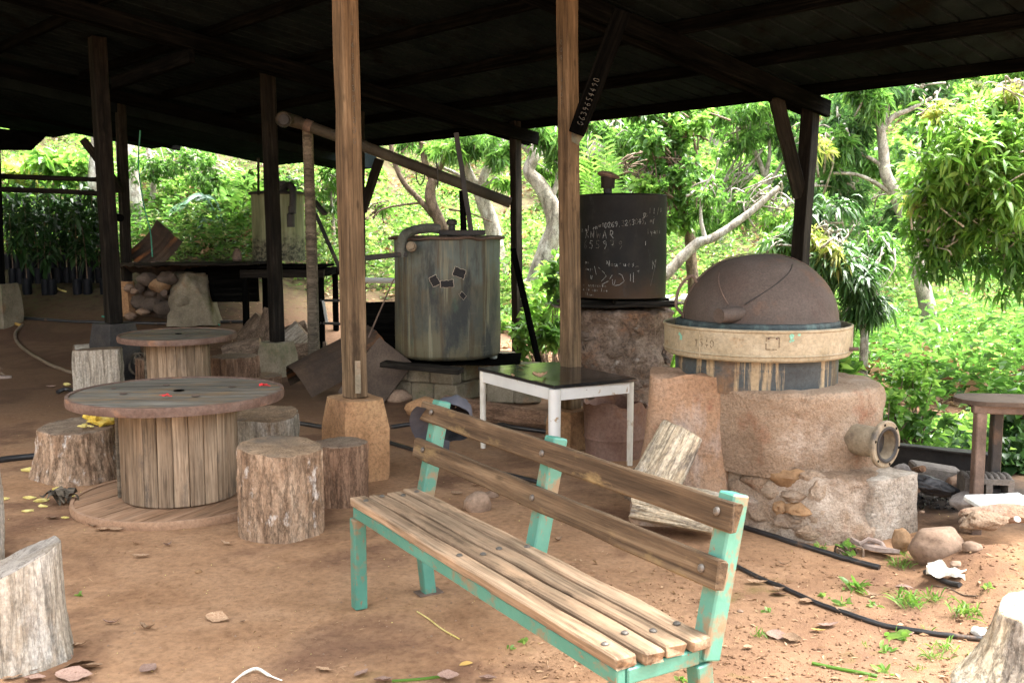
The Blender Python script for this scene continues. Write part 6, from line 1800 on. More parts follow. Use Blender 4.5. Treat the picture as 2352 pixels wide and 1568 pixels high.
for i in range(15):
    for j in range(9):
        x = .15 * (i / 14 - .5); y = .075 * (j / 8 - .5) * (1 + .3 * math.sin(i * .5))
        V.append((x + .008 * mnoise.noise(Vector((i * .4, j * .4, 1))), y + .01 * mnoise.noise(Vector((i * .3, j * .3, 7))), .03 + .035 * mnoise.noise(Vector((i * .28, j * .33, 3))) + .02 * math.sin(j * .8)))
for i in range(14):
    for j in range(8): Q.append((i * 9 + j, i * 9 + j + 1, (i + 1) * 9 + j + 1, (i + 1) * 9 + j))
obj('cloth_scrap', mesh_np(V, Q, smooth_f=True), M['paper'], None, T(g_ + Vector((0, 0, .004))) @ rotz(R(-28)) @ Matrix.Rotation(R(18), 4, 'X'), 'crumpled white scrap of cloth on the earth at the right', 'cloth')
def hose(pts, rad, mat, label, name='garden_hose', cat='hose', lift=.0):
    P3 = []
    for (u, v) in pts:
        g_ = GT(u, v); P3.append(g_)
    sp = spline(P3, 8)
    out = [Vector((p_.x, p_.y, gz(p_.x, p_.y) + rad * .8 + lift)) for p_ in sp]
    return obj(name, tube(out, rad, 10), M[mat], None, None, label, cat)
hose([(1660, 1190), (1700, 1212), (1790, 1240), (1880, 1268), (1990, 1300), (2020, 1308)], .0135, 'hose_black', 'thick black hose passing along the foot of the furnace')
hose([(2125, 1318), (2160, 1335), (2205, 1348)], .012, 'hose_black', 'end of a dark hose showing under the white cloth scrap')
hose([(1672, 1292), (1720, 1318), (1790, 1348), (1880, 1390), (1990, 1428), (2120, 1455), (2290, 1476)], .0105, 'hose_black', 'long thin black hose curving to the pale stump at lower right')
hose([(896, 1020), (960, 1040), (1040, 1062), (1150, 1090), (1240, 1112)], .015, 'hose_black', 'black hose running from the tan footing behind the bench')
hose([(676, 974), (720, 981), (770, 990)], .018, 'hose_black', 'black hose piece between the split stump and the tan footing')
hose([(896, 985), (960, 977), (1020, 970), (1110, 968), (1180, 985), (1290, 1000)], .018, 'hose_black', 'dark hose lying along the reddish log')
hose([(-30, 1066), (30, 1058), (105, 1050)], .022, 'hose_black', 'thick black hose entering from the left edge behind the wide stump')
hose([(28, 732), (120, 738), (200, 742), (330, 745), (450, 744), (580, 742)], .022, 'hose_black', 'thick black pipe lying across the floor at the back left')
hose([(52, 748), (36, 765), (38, 785), (60, 808), (100, 832), (140, 850), (190, 866)], .018, 'hose_tan', 'muddy hose curving over the earth at the left')
hose([(-20, 732), (20, 742), (48, 750)], .02, 'leaf_dry_y', 'yellowed hose end joined to the muddy hose at the left edge')
hose([(330, 668), (328, 682), (334, 694), (370, 708), (410, 718), (436, 728), (470, 738), (505, 748)], .012, 'hose_green', 'green line trailing past the rubble heap', 'green_line', 'line')
hose([(235, 728), (250, 732), (262, 734)], .012, 'hose_green', 'loose green line end beside the left dark post', 'green_line', 'line')
hose([(310, 712), (340, 708), (370, 709)], .009, 'hose_green', 'short green line crossing the longer one by the rubble', 'green_line', 'line')
obj('green_line', tube(spline([P(322, 300, 12.6), P(318, 380, 12.7), P(330, 470, 12.9), P(345, 530, 13.0), P(350, 590, 13.0)], 6), .009, 6), M['hose_green'], None, None, 'thin green line hanging from the roof down to the junk heap', 'line')
# wire loops hanging near the slanting pipe
obj('wire_loop', tube(spline([P(955, 392, 10.2), P(958, 415, 10.2), P(966, 425, 10.2), P(974, 412, 10.2), P(975, 398, 10.2)], 6), .006, 6), M['black_iron'], None, None, 'black wire loop hanging under the slanting pipe', 'wire')
obj('wire_loop', tube(spline([P(1002, 372, 10.2), P(1006, 400, 10.2), P(1005, 432, 10.2)], 6), .008, 6), M['black_iron'], None, None, 'short dark wire hanging past the slanting pipe', 'wire')
# ------------------------------------------------------------------ foliage
def unit(a): return a / np.maximum(np.linalg.norm(a, axis=-1, keepdims=True), 1e-9)
def leaf_np(C, D, N, L, W, fine=False, droop=0.25):
    """leaf blades: base C, axis D, face normal N"""
    n = len(C); L = np.broadcast_to(L, n)[:, None]; W = np.broadcast_to(W, n)[:, None]
    S = unit(np.cross(D, N)); N = unit(np.cross(S, D))
    down = np.array([0, 0, -1.0])
    if not fine:
        mid = C + D * L * .42
        tip = C + D * L + down * L * droop
        V = np.stack([C, mid + S * W + N * W * .35, tip, mid - S * W + N * W * .35], 1)
        k = np.arange(n)[:, None] * 4
        return V.reshape(-1, 3), [np.concatenate([k + [0, 3, 2], k + [0, 2, 1]])], None
    m1 = C + D * L * .30 + down * L * droop * .07; m2 = C + D * L * .66 + down * L * droop * .42; tip = C + D * L * .97 + down * L * droop
    V = np.stack([C, m1 + S * W + N * W * .28, m1, m1 - S * W + N * W * .28, m2 + S * W * .85 + N * W * .25, m2, m2 - S * W * .85 + N * W * .25, tip], 1)
    k = np.arange(n)[:, None] * 8
    tri = np.concatenate([k + [0, 3, 2], k + [0, 2, 1], k + [5, 6, 7], k + [4, 5, 7]])
    quad = np.concatenate([k + [2, 3, 6, 5], k + [1, 2, 5, 4]])
    return V.reshape(-1, 3), [tri, quad], None
def rand_unit(n): return unit(rng.normal(size=(n, 3)))
def rosettes(K, out, per, L, W, droop, spread=.9, up=0.0):
    """leaf whorls at twig ends K with outward directions out"""
    n = len(K)
    C = np.repeat(K, per, 0) + rng.normal(size=(n * per, 3)) * L * .14
    D = unit(np.repeat(out, per, 0) * .55 + rand_unit(n * per) * spread + np.array([0, 0, up]))
    N = unit(np.array([0, 0, 1.0]) + rng.normal(size=(n * per, 3)) * .55)
    s = rng.uniform(.65, 1.25, n * per)
    return C, D, N, L * s, W * s * rng.uniform(.8, 1.2, n * per)
def foliage(parts, fine=False, droop=.25):
    C, D, N, L, W = [np.concatenate(x) for x in zip(*parts)]
    v, f, _ = leaf_np(C, D, N, L, W, fine, droop)
    return mesh_np(v, f, smooth_f=fine)
def blob_pts(c, r, n, shell=.45):
    d = rand_unit(n)
    rad = (shell + (1 - shell) * rng.random(n)) ** .7
    clump = 1 + .22 * np.sin(d[:, 0] * 5 + c[0] * 3) * np.sin(d[:, 2] * 6 + c[1]) 
    p = np.array(c) + d * np.array(r) * (rad * clump)[:, None]
    return p, d
def px_blob(u, v, Y, ru, rv, dep=None):
    c = P(u, v, Y); k = Y / 2287
    return (tuple(c), (ru * k, dep if dep else (ru + rv) * .5 * k, rv * k))
def pxpath(pts, Y):
    out = []
    for q in pts:
        out.append(P(q[0], q[1], q[2] if len(q) > 2 else Y))
    return out
def tree(name, label, limbs, Y, r0, blobs, mats, L, W, per=7, droop=.3, fine=False, bark='bark_pale', group=None, up=0.0, cat='tree', twigs=14, spread=.9, rooted=True):
    """limbs: pixel polylines; blobs: (u, v, Y, ru, rv, n, mat index)"""
    lst = []
    base = None
    for i, (pts, a, b) in enumerate(limbs):
        w = pxpath(pts, Y)
        if i == 0 and rooted:
            g_ = Vector((w[0].x, w[0].y, gz(w[0].x, w[0].y) - .1))
            if g_.z < w[0].z: w = [g_] + w
        sp = spline(w, 6)
        lst.append((sp, list(np.linspace(a, b, len(sp)))))
        if base is None: base = w[0]
    L, W = L * .80, W * .80; per = int(per * 1.35 + .5)
    t = thing(name, label, cat, base, group)
    tips = [s[0][-1] for s in lst]
    groups = {}
    for bl in blobs:
        u, v, yy, ru, rv, n, mi = bl
        c, r = px_blob(u, v, yy, ru, rv)
        Ks = []
        ns = max(3, min(9, n // 14))
        for q in range(ns):
            off = Vector(rng.normal(size=3)).normalized() * (random.random() ** .5) * .82
            cc_ = tuple(c[i] + off[i] * r[i] for i in range(3)); sc_ = random.uniform(.28, .62)
            K, d = blob_pts(cc_, [x * sc_ for x in r], max(2, int(n / ns)), .15)
            groups.setdefault(mi, []).append(rosettes(K, d, per, L, W, droop, spread, up)); Ks.append(K)
        K = np.concatenate(Ks)
        src = min(tips, key=lambda q: (q - Vector(c)).length)
        for j in range(twigs):
            e = Vector(K[rng.integers(len(K))])
            st_ = src.lerp(Vector(c), random.uniform(.2, 1)) + Vector(rng.normal(size=3)) * .12
            md = st_.lerp(e, .5) + Vector((random.uniform(-.1, .1), random.uniform(-.1, .1), random.uniform(0, .12)))
            lst.append((spline([st_, md, e], 4), list(np.linspace(.010 if Y < 12 else .014, .004, 9))))
    obj('trunk', tubes(lst, 10, .10), M[bark], t)
    for mi, parts in groups.items():
        obj('crown', foliage(parts, fine, droop), M[mats[mi]], t)
    return t

DK, MD, LT, YL = 'leaf_dark', 'leaf_mid', 'leaf_light', 'leaf_yellow'
# near mango at the right
tree('mango_tree', 'bright leafy mango tree hanging in from the right edge, nearest of the trees',
     [([(2700, 950), (2560, 640), (2450, 540), (2352, 500), (2240, 430), (2190, 380)], .10, .018), ([(2400, 520), (2330, 470), (2220, 330)], .025, .010), ([(2380, 510), (2290, 500), (2190, 520)], .02, .008), ([(2450, 540), (2400, 400), (2330, 260)], .03, .012)], 9.0, .1,
     [(2230, 400, 9.0, 190, 150, 520, 0), (2330, 270, 8.9, 160, 120, 420, 0), (2190, 490, 9.1, 150, 100, 260, 1), (2330, 560, 9.2, 150, 110, 300, 1), (2180, 590, 9.3, 100, 60, 120, 1), (2230, 290, 8.8, 130, 90, 160, 0), (2140, 255, 8.8, 26, 26, 14, 2), (2330, 400, 8.7, 110, 130, 200, 0), (2440, 420, 9.0, 160, 200, 260, 0), (2120, 420, 9.1, 70, 110, 120, 0), (2150, 540, 9.2, 80, 60, 80, 0), (2250, 540, 9.0, 130, 80, 140, 0), (2110, 460, 9.0, 20, 26, 10, 2), (2310, 200, 8.8, 40, 20, 12, 2)],
     [LT, MD, YL], .15, .019, 5, .35, True, spread=1.3)
# mango behind the still, narrow dark leaves and hanging yellow flush
tree('mango_tree', 'mango with long dark drooping leaves and yellow young tufts right behind the dome',
     [([(1985, 760), (1975, 690), (1950, 620), (1900, 540)], .05, .015), ([(1970, 680), (2000, 620), (2030, 580)], .02, .008)], 9.8, .05,
     [(1935, 620, 9.8, 90, 70, 120, 0), (1985, 690, 9.7, 60, 60, 70, 0), (1890, 530, 10.0, 90, 70, 90, 0), (2010, 590, 10.1, 70, 60, 70, 1), (1875, 560, 9.7, 26, 40, 14, 2), (1915, 585, 9.6, 30, 30, 12, 2), (1800, 560, 10.4, 70, 50, 60, 1)],
     [DK, MD, YL], .19, .017, 9, .6, True)
# grey tree right
tree('grey_tree', 'grey forked tree standing on the slope right of the outer post',
     [([(2140, 770), (2128, 700), (2112, 620), (2092, 540), (2058, 450), (2035, 400), (2030, 350), (2022, 290)], .115, .055), ([(2022, 300), (2012, 260), (2000, 200)], .045, .03), ([(2025, 300), (2052, 268), (2090, 252), (2140, 225)], .04, .02), ([(2024, 295), (2038, 250), (2036, 190)], .035, .02),
      ([(2040, 400), (2010, 370), (1960, 345), (1925, 325)], .03, .012), ([(2060, 455), (2010, 420), (1960, 400), (1880, 398)], .032, .014), ([(2050, 420), (2110, 380), (2160, 330)], .03, .012)], 12.0, .1,
     [(1950, 300, 12.2, 90, 90, 130, 0), (2080, 200, 12.3, 130, 70, 160, 0), (1930, 440, 12.4, 80, 60, 90, 0), (2140, 300, 12.6, 80, 90, 90, 0), (2060, 520, 12.8, 80, 60, 80, 0), (1980, 220, 11.8, 70, 50, 70, 1), (1900, 350, 11.9, 60, 60, 50, 1), (1885, 330, 11.6, 24, 30, 8, 2)],
     [DK, MD, YL], .17, .022, 8, .45)
tree('slim_tree', 'slim pale forked tree just left of the outer post brace',
     [([(1770, 640), (1765, 520), (1760, 445), (1755, 400), (1722, 320), (1690, 240)], .07, .02), ([(1758, 410), (1768, 350), (1762, 270)], .035, .015), ([(1762, 430), (1800, 370), (1850, 310)], .03, .012)], 13.6, .1,
     [(1700, 300, 13.6, 90, 60, 110, 0), (1800, 320, 13.8, 80, 70, 110, 1), (1840, 420, 13.6, 60, 60, 70, 1), (1690, 420, 14.0, 70, 70, 70, 0), (1750, 240, 13.4, 120, 50, 120, 0), (1640, 500, 13.8, 60, 60, 50, 0)],
     [MD, DK], .15, .02, 8, .4)
tree('leaning_tree', 'thick pale branch leaning up to the right beside the black vessel',
     [([(1500, 670), (1535, 625), (1600, 560), (1640, 545), (1720, 490), (1790, 430)], .085, .035), ([(1620, 552), (1610, 500), (1612, 430)], .03, .012)], 12.0, .1,
     [(1620, 440, 12.2, 60, 60, 60, 0), (1700, 480, 12.2, 60, 40, 50, 0), (1780, 470, 12.4, 70, 60, 60, 1)], [MD, LT], .13, .02, 7, .35)
tree('broadleaf_tree', 'dense broad-leaved tree hung with creepers above the black vessel',
     [([(1600, 740), (1588, 600), (1580, 500), (1560, 380), (1540, 260)], .09, .05), ([(1585, 520), (1570, 430), (1500, 330)], .03, .015), ([(1575, 460), (1600, 380), (1590, 300)], .03, .015)], 12.9, .1,
     [(1520, 330, 12.7, 80, 70, 120, 0), (1560, 410, 12.7, 70, 60, 110, 0), (1500, 260, 12.7, 90, 40, 80, 0), (1590, 300, 12.8, 60, 60, 70, 1), (1480, 430, 12.6, 60, 30, 40, 1), (1570, 490, 12.6, 60, 50, 60, 1), (1430, 400, 13.1, 40, 40, 30, 0)],
     [MD, LT], .125, .030, 8, .2, True, 'bark_dark')
tree('pale_tree', 'white-barked tree with two tall limbs between the streaked vessel and the far post',
     [([(1165, 720), (1148, 620), (1130, 520), (1112, 470), (1100, 432)], .15, .11), ([(1104, 445), (1076, 395), (1062, 345), (1050, 270)], .08, .05), ([(1100, 440), (1118, 390), (1146, 345), (1140, 280)], .08, .05), ([(1095, 430), (1040, 395), (1000, 380)], .04, .02)], 16.5, .1,
     [(1080, 320, 16, 80, 40, 90, 0), (1160, 350, 16, 50, 50, 60, 0), (1020, 340, 16, 60, 30, 60, 1), (1150, 410, 16.5, 40, 40, 30, 1)], [MD, LT], .17, .022, 7, .5)
tree('pale_tree', 'white-barked leaning tree between the far post and the near right post',
     [([(1225, 690), (1240, 620), (1262, 560), (1275, 510), (1258, 455), (1236, 420), (1215, 392), (1226, 355), (1195, 320), (1150, 270)], .19, .06), ([(1232, 640), (1200, 660), (1170, 690)], .10, .06), ([(1262, 470), (1282, 400), (1262, 320)], .05, .03)], 15.5, .1,
     [(1240, 330, 15, 60, 40, 70, 0), (1290, 360, 15, 40, 50, 50, 0), (1260, 400, 15.6, 50, 30, 30, 1)], [MD, LT], .17, .022, 7, .5)
tree('pale_tree', 'slim white tree showing between the near right post and the black vessel',
     [([(1345, 560), (1352, 440), (1362, 360), (1378, 300), (1380, 240)], .08, .05), ([(1360, 370), (1395, 320), (1420, 290)], .04, .02)], 15.5, .1,
     [(1380, 300, 15, 60, 40, 60, 0), (1440, 320, 15, 60, 50, 80, 0), (1350, 380, 15.2, 30, 40, 30, 1)], [MD, LT], .16, .024, 7, .4)
tree('brown_tree', 'dark brown crooked tree behind the slanting pipe',
     [([(1060, 680), (1042, 590), (1015, 520), (992, 470), (988, 440), (995, 412)], .11, .08), ([(994, 416), (978, 380), (970, 340), (962, 290)], .06, .04), ([(996, 412), (1020, 370), (1048, 345), (1100, 322)], .055, .03), ([(1000, 500), (960, 455), (928, 420), (905, 370), (896, 320)], .05, .035), ([(985, 465), (930, 470), (880, 480), (855, 500)], .022, .01), ([(1030, 480), (1080, 490), (1130, 510)], .02, .01)], 16.2, .1,
     [(950, 340, 16.2, 50, 30, 40, 0), (1080, 330, 16.4, 60, 30, 50, 0), (870, 480, 16.4, 30, 20, 16, 1)], [MD, LT], .15, .02, 7, .45, bark='bark_dark')
# left side
tree('buttress_tree', 'big pale trunk with folded bark standing behind the left dark posts',
     [([(330, 640), (318, 540), (300, 440), (288, 340), (280, 250)], .22, .15), ([(318, 540), (345, 480), (352, 400), (330, 300)], .06, .04), ([(330, 600), (350, 560), (372, 620)], .09, .06), ([(212, 620), (214, 460), (220, 360), (225, 290)], .13, .10)], 17.4, .1,
     [(340, 380, 17.0, 70, 50, 70, 0), (420, 370, 17.2, 80, 40, 110, 0), (480, 420, 17.6, 80, 50, 110, 0), (560, 410, 17.6, 70, 40, 90, 1), (380, 440, 17.8, 60, 40, 70, 1)], [MD, LT], .11, .026, 8, .3)
tree('broadleaf_tree', 'light green large-leaved tree beyond the rails at the left',
     [([(120, 560), (125, 450), (130, 370)], .07, .04)], 18.0, .1,
     [(130, 370, 17.5, 60, 40, 60, 0), (60, 380, 18.0, 70, 40, 60, 1), (180, 400, 17.4, 40, 40, 40, 0), (10, 420, 18.0, 60, 50, 50, 1)], [LT, YL], .26, .075, 5, .25)
tree('thin_tree', 'thin-leaved tree with a low crown between the tank and the near post',
     [([(770, 620), (765, 520), (760, 440)], .05, .02)], 16.8, .1,
     [(760, 440, 16.8, 60, 50, 80, 0), (780, 520, 17.2, 50, 50, 60, 1), (660, 420, 17.4, 60, 30, 60, 0)], [MD, LT], .15, .03, 7, .3)
# far trees filling the hillside
hz = [(300, 440, 20, 60), (700, 470, 20, 60), (880, 420, 22, 70), (1030, 470, 22, 60), (1290, 430, 21, 60), (1660, 380, 19, 70), (-40, 370, 24, 120), (150, 420, 26, 110), (420, 340, 24, 130), (620, 380, 25, 130), (820, 400, 26, 120), (980, 300, 28, 130), (1180, 260, 30, 140), (1330, 280, 26, 110), (1480, 300, 24, 120), (1640, 260, 22, 120), (1820, 260, 24, 130), (1960, 340, 20, 110), (2120, 180, 22, 150), (2300, 140, 24, 150), (1740, 420, 22, 110), (2480, 330, 18, 170), (2100, 330, 17, 90)]
wheres = ['low behind the big pale trunk', 'low beyond the grey pole', 'low behind the dark crooked tree', 'low behind the white tree with two limbs', 'low behind the near right post', 'right of the black vessel behind the pale branch', 'at the far left edge above the rails', 'beyond the seedlings at the left', 'behind the blue palm frond', 'behind the algae tank', 'behind the near post brace', 'high behind the dark crooked tree', 'high between the two white trees', 'behind the near right post', 'behind the black vessel vent', 'left of the slim pale tree', 'behind the outer post', 'between the outer post and the grey tree', 'above the grey tree fork', 'high behind the near mango', 'behind the slim pale tree trunk', 'outermost at the right edge behind the near mango', 'right behind the grey tree trunk']
for (u, v, Y, s), w in zip(hz, wheres):
    g_ = P(u, v, Y); gg = gz(g_.x, g_.y)
    k = Y / 2287
    lm = random.choice([MD, LT, LT])
    tree('hillside_tree', ('dense hillside tree ' if lm != LT else 'light hillside tree ') + w,
         [([(u + random.uniform(-15, 15), v + s * 1.6), (u, v + s * .5), (u + random.uniform(-20, 20), v)], .16, .07), ([(u, v + s * .5), (u + s * .5, v)], .06, .03)], Y, .1,
         [(u + random.uniform(-.4, .4) * s, v + random.uniform(-.35, .5) * s, Y + random.uniform(-1.5, 1.5), s * random.uniform(.45, .75), s * random.uniform(.35, .6), 120, random.choice([0, 0, 1])) for _ in range(5)],
         [lm, LT if lm != LT else MD], .19, .036, 9, .35, group='trees on the hillside', twigs=3)

# undergrowth over the hillside
def outside(x, y):
    q = np.stack([x - e1.x, y - e1.y], -1)
    r_ = q @ np.array([ed.x, ed.y]); s_ = q @ np.array([sd.x, sd.y])
    left = (r_ > ra - .3) & (y > 15.0 + .25 * np.clip(-x - 4, 0, 3))
    return ((s_ < -0.75) & (y > 6.6)) | left | ((x > 2.15 + .1 * np.sin(y * 3)) & (y > 6.2))
def under(n, d0, d1, a0, a1, L, W, h, per, mat, name, label=None, dens=None, fine=False, up=.5, minx=None):
    ang = R(1) * rng.uniform(a0, a1, n)
    d = d0 * (d1 / d0) ** rng.random(n)
    x, y = d * np.sin(ang), d * np.cos(ang)
    ok = outside(x, y) & (y > 3)
    if dens is not None: ok &= dens(x, y)
    x, y = x[ok], y[ok]; m = len(x)
    z = gz(x, y)
    hh = h * (.25 + 1.2 * vnoise(x * .6, y * .6, 31) ** 1.5) * rng.uniform(.5, 1.3, m)
    C = np.stack([x, y, z], -1).repeat(per, 0)
    f = rng.random(m * per)
    D = rand_unit(m * per); D[:, 2] = np.abs(D[:, 2]) * .6 + up * .3; D = unit(D)
    C = C + D * np.array([1, 1, 0]) * (L * .9) * rng.random((m * per, 1)) * 1.2
    C[:, 2] += np.repeat(hh, per) * f
    N = unit(np.array([0, 0, 1.0]) + rng.normal(size=(m * per, 3)) * .5)
    s = rng.uniform(.5, 1.3, m * per) * (1 + .02 * np.repeat(np.hypot(x, y), per))
    v, fa, _ = leaf_np(C, D, N, L * s, W * s, fine, .3)
    o = obj(name, mesh_np(v, fa, smooth_f=fine), M[mat], kind='stuff')
    return o
near_clear = lambda x, y: (x < 1.6) | (y > 8.8 - .2 * x) | (vnoise(x * 1.1, y * 1.1, 77) > .62)
under(22000, 10, 40, -36, 36, .088, .019, .85, 12, 'leaf_hill', 'undergrowth', dens=lambda x, y: near_clear(x, y) & (vnoise(x * .7, y * .7, 47) > .22) & ((x < .25 * y) | (y > 13)))
under(6000, 9.5, 32, -34, 36, .12, .032, .7, 11, 'leaf_light', 'broadleaf_undergrowth', dens=lambda x, y: near_clear(x, y) & (vnoise(x * .5, y * .5, 41) > .45) & ((x < .25 * y) | (y > 15)))
under(7500, 9.5, 28, -34, 36, .12, .020, 1.2, 12, 'leaf_mid', 'dark_undergrowth', dens=lambda x, y: near_clear(x, y) & (vnoise(x * .45, y * .45, 43) > .52))
under(6500, 6.2, 15, 4, 40, .048, .012, .09, 9, 'leaf_dark', 'ground_cover', dens=lambda x, y: (vnoise(x * 1.3, y * 1.3, 7) > .45) & (x > 1.5))
under(2600, 6.2, 13, 4, 40, .10, .02, .22, 8, 'leaf_light', 'ground_cover_shoots', dens=lambda x, y: (vnoise(x * .9, y * .9, 9) > .6) & (x > 1.7))
under(1800, 9.5, 30, -34, 36, .10, .022, .6, 8, 'leaf_dry', 'dry_undergrowth', dens=near_clear)
under(3000, 6.0, 11, 12, 40, .07, .018, .16, 9, 'leaf_dark', 'dark_ground_cover', dens=lambda x, y: (x > 1.9) & (vnoise(x * 1.1, y * 1.1, 19) > .42))
under(2200, 30, 60, -36, 36, .5, .12, 3.0, 16, 'leaf_hill', 'far_wood')
# leaf litter on the forest floor
def litter(n, cond, x0, x1, y0, y1, L, mat, name):
    x, y = rng.uniform(x0, x1, n), rng.uniform(y0, y1, n)
    ok = cond(x, y); x, y = x[ok], y[ok]; m = len(x)
    C = np.stack([x, y, gz(x, y) + .008], -1)
    D = unit(np.stack([rng.normal(size=m), rng.normal(size=m), rng.normal(size=m) * .25], -1))
    N = unit(np.array([0, 0, 1.0]) + rng.normal(size=(m, 3)) * .35)
    s = rng.uniform(.5, 1.3, m)
    v, f, _ = leaf_np(C, D, N, L * s, L * .24 * s, False, .05)
    obj(name, mesh_np(v, f), M[mat], kind='stuff')
litter(9000, outside, -3, 7, 6.5, 16, .10, 'leaf_dry', 'leaf_litter')

# low bushes near the right edge
def bush(label, u, v, Y, blobs, mats, L, W, per=6, fine=True, droop=.25, name='leafy_bush', up=.3, stem=True):
    b = P(u, v, Y); b.z = gz(b.x, b.y)
    t = thing(name, label, 'bush', b)
    groups = {}; lst = []
    for (uu, vv, yy, ru, rv, n, mi) in blobs:
        c, r = px_blob(uu, vv, yy, ru, rv)
        K, d = blob_pts(c, r, n, .25)
        groups.setdefault(mi, []).append(rosettes(K, d, per, L, W, droop, .9, up))
        for j in range(6):
            e = Vector(K[rng.integers(len(K))]); st_ = b + Vector((random.uniform(-.1, .1), random.uniform(-.1, .1), -.02))
            lst.append((spline([st_, st_.lerp(e, .5) + Vector((random.uniform(-.05, .05), 0, .04)), e], 4), list(np.linspace(.008, .003, 9))))
    obj('stems', tubes(lst, 5), M['bark_dark'], t)
    for mi, parts in groups.items(): obj('foliage', foliage(parts, fine, droop), M[mats[mi]], t)
    return t
bush('bright round-leaved bush behind the furnace outlet', 2090, 1010, 6.6, [(2090, 900, 6.8, 60, 45, 26, 0), (2060, 960, 6.6, 50, 50, 24, 0), (2130, 975, 6.5, 50, 40, 20, 1), (2110, 860, 7.0, 50, 30, 16, 0)], [LT, MD], .07, .022, 7)
bush('small glossy bush right beside the basin rim', 1935, 860, 6.9, [(1930, 835, 6.8, 28, 30, 10, 0), (1945, 870, 6.7, 20, 20, 8, 0)], [LT, MD], .15, .035)
bush('dark bush behind the legs of the black stand', 2330, 1060, 6.4, [(2340, 1000, 6.6, 60, 60, 50, 0), (2320, 1070, 6.3, 50, 60, 40, 0), (2380, 950, 6.6, 60, 60, 50, 1)], [DK, MD], .10, .03)
bush('ferny light bush behind the block pier and far post', 1240, 800, 11.6, [(1250, 720, 11.6, 50, 70, 60, 0), (1210, 770, 11.3, 30, 50, 30, 1), (1270, 640, 12.2, 40, 60, 40, 0)], [LT, MD], .13, .03)
bush('leafy shrub left of the black vessel plinth', 1280, 690, 10.4, [(1285, 650, 10.4, 20, 60, 24, 0), (1265, 760, 10.2, 24, 50, 24, 0)], [MD, LT], .14, .035)
bush('broad-leaved bush behind the plank counter', 500, 610, 16.9, [(470, 570, 17.1, 60, 40, 60, 0), (540, 580, 16.9, 40, 40, 40, 0), (420, 590, 17.1, 40, 30, 30, 1)], [MD, LT], .22, .05)
bush('dark low bush behind the seedlings at the left', 80, 600, 17.5, [(60, 560, 17.5, 90, 60, 110, 0), (180, 560, 17.3, 60, 60, 80, 0)], [DK], .18, .04, fine=False)
bush('low leafy bush filling the gap under the algae tank', 665, 690, 15.8, [(660, 650, 15.8, 60, 40, 50, 0), (700, 690, 15.6, 40, 30, 30, 1)], [LT, MD], .16, .035)
bush('light leafy bush between the tank frame and near post', 770, 680, 16.0, [(760, 620, 16.2, 40, 60, 50, 0), (800, 680, 16.0, 30, 40, 30, 1)], [LT, MD], .16, .035)

# palms
def frond(base, tip, arch, n, Ll, w, mat, parent, twist=0.0, flat=.5):
    base, tip = Vector(base), Vector(tip)
    mid = base.lerp(tip, .5) + Vector((0, 0, arch))
    sp = spline([base, base.lerp(mid, .55) + Vector((0, 0, arch * .3)), mid, tip], 8)
    f = obj('frond', tube(sp, list(np.linspace(.014, .003, len(sp))), 5), M[mat], parent)
    C, D, N, L = [], [], [], []
    for i in range(n):
        t_ = .12 + .88 * i / (n - 1); k = t_ * (len(sp) - 1); a = int(min(k, len(sp) - 2)); q = sp[a].lerp(sp[a + 1], k - a)
        tg = (sp[a + 1] - sp[a]).normalized()
        sd_ = tg.cross(Vector((0, 0, 1))); sd_.normalize(); sd_ = Matrix.Rotation(twist, 3, tg) @ sd_
        for s in (-1, 1):
            d_ = (tg * .75 + sd_ * s * .8 + Vector((0, 0, -flat * .3))).normalized()
            C.append(q); D.append(d_); N.append(tg.cross(d_) * s + Vector((0, 0, .3))); L.append(Ll * (.45 + .75 * math.sin(math.pi * (.12 + .8 * t_))))
    L = np.array(L)
    v, fa, _ = leaf_np(np.array(C), np.array(D), unit(np.array(N)), L, np.full(len(L), w), True, .25)
    obj('leaflets', mesh_np(v, fa, smooth_f=True), M[mat], f)
def palm(label, u, v, Y, tips, mat, n=26, Ll=.35, w=.014, tw=0.0):
    b = P(u, v, Y); b.z = max(gz(b.x, b.y), b.z - .6)
    t = thing('palm', label, 'palm', b)
    for (tu, tv, ty, ar) in tips: frond(b, P(tu, tv, ty), ar, n, Ll, w, mat, t, tw)
palm('bright green young palm left of the algae tank', 545, 600, 16.8, [(575, 425, 16.6, .1), (520, 440, 16.8, .12), (600, 470, 16.4, .1), (500, 500, 16.6, .15), (560, 400, 17.2, .1), (590, 520, 16.3, .2)], LT, 30, .42, .016)
palm('blue-green palm with one broad drooping frond above the plank counter', 525, 590, 16.5, [(405, 470, 16.2, .45), (470, 450, 16.4, .3), (430, 560, 16.2, .35)], 'leaf_blue', 40, .40, .010)
palm('upright bright palm fan behind the black vessel', 1385, 450, 12.6, [(1350, 335, 12.4, .02), (1372, 325, 12.6, .02), (1395, 340, 12.5, .02), (1410, 370, 12.4, .05), (1340, 370, 12.5, .05), (1385, 320, 12.8, .02)], LT, 26, .26, .014)
palm('small fan palm right of the stone plinth', 1530, 740, 9.6, [(1580, 700, 9.4, .05), (1560, 670, 9.6, .08), (1585, 735, 9.3, .02), (1535, 660, 9.7, .1)], LT, 18, .2, .013)

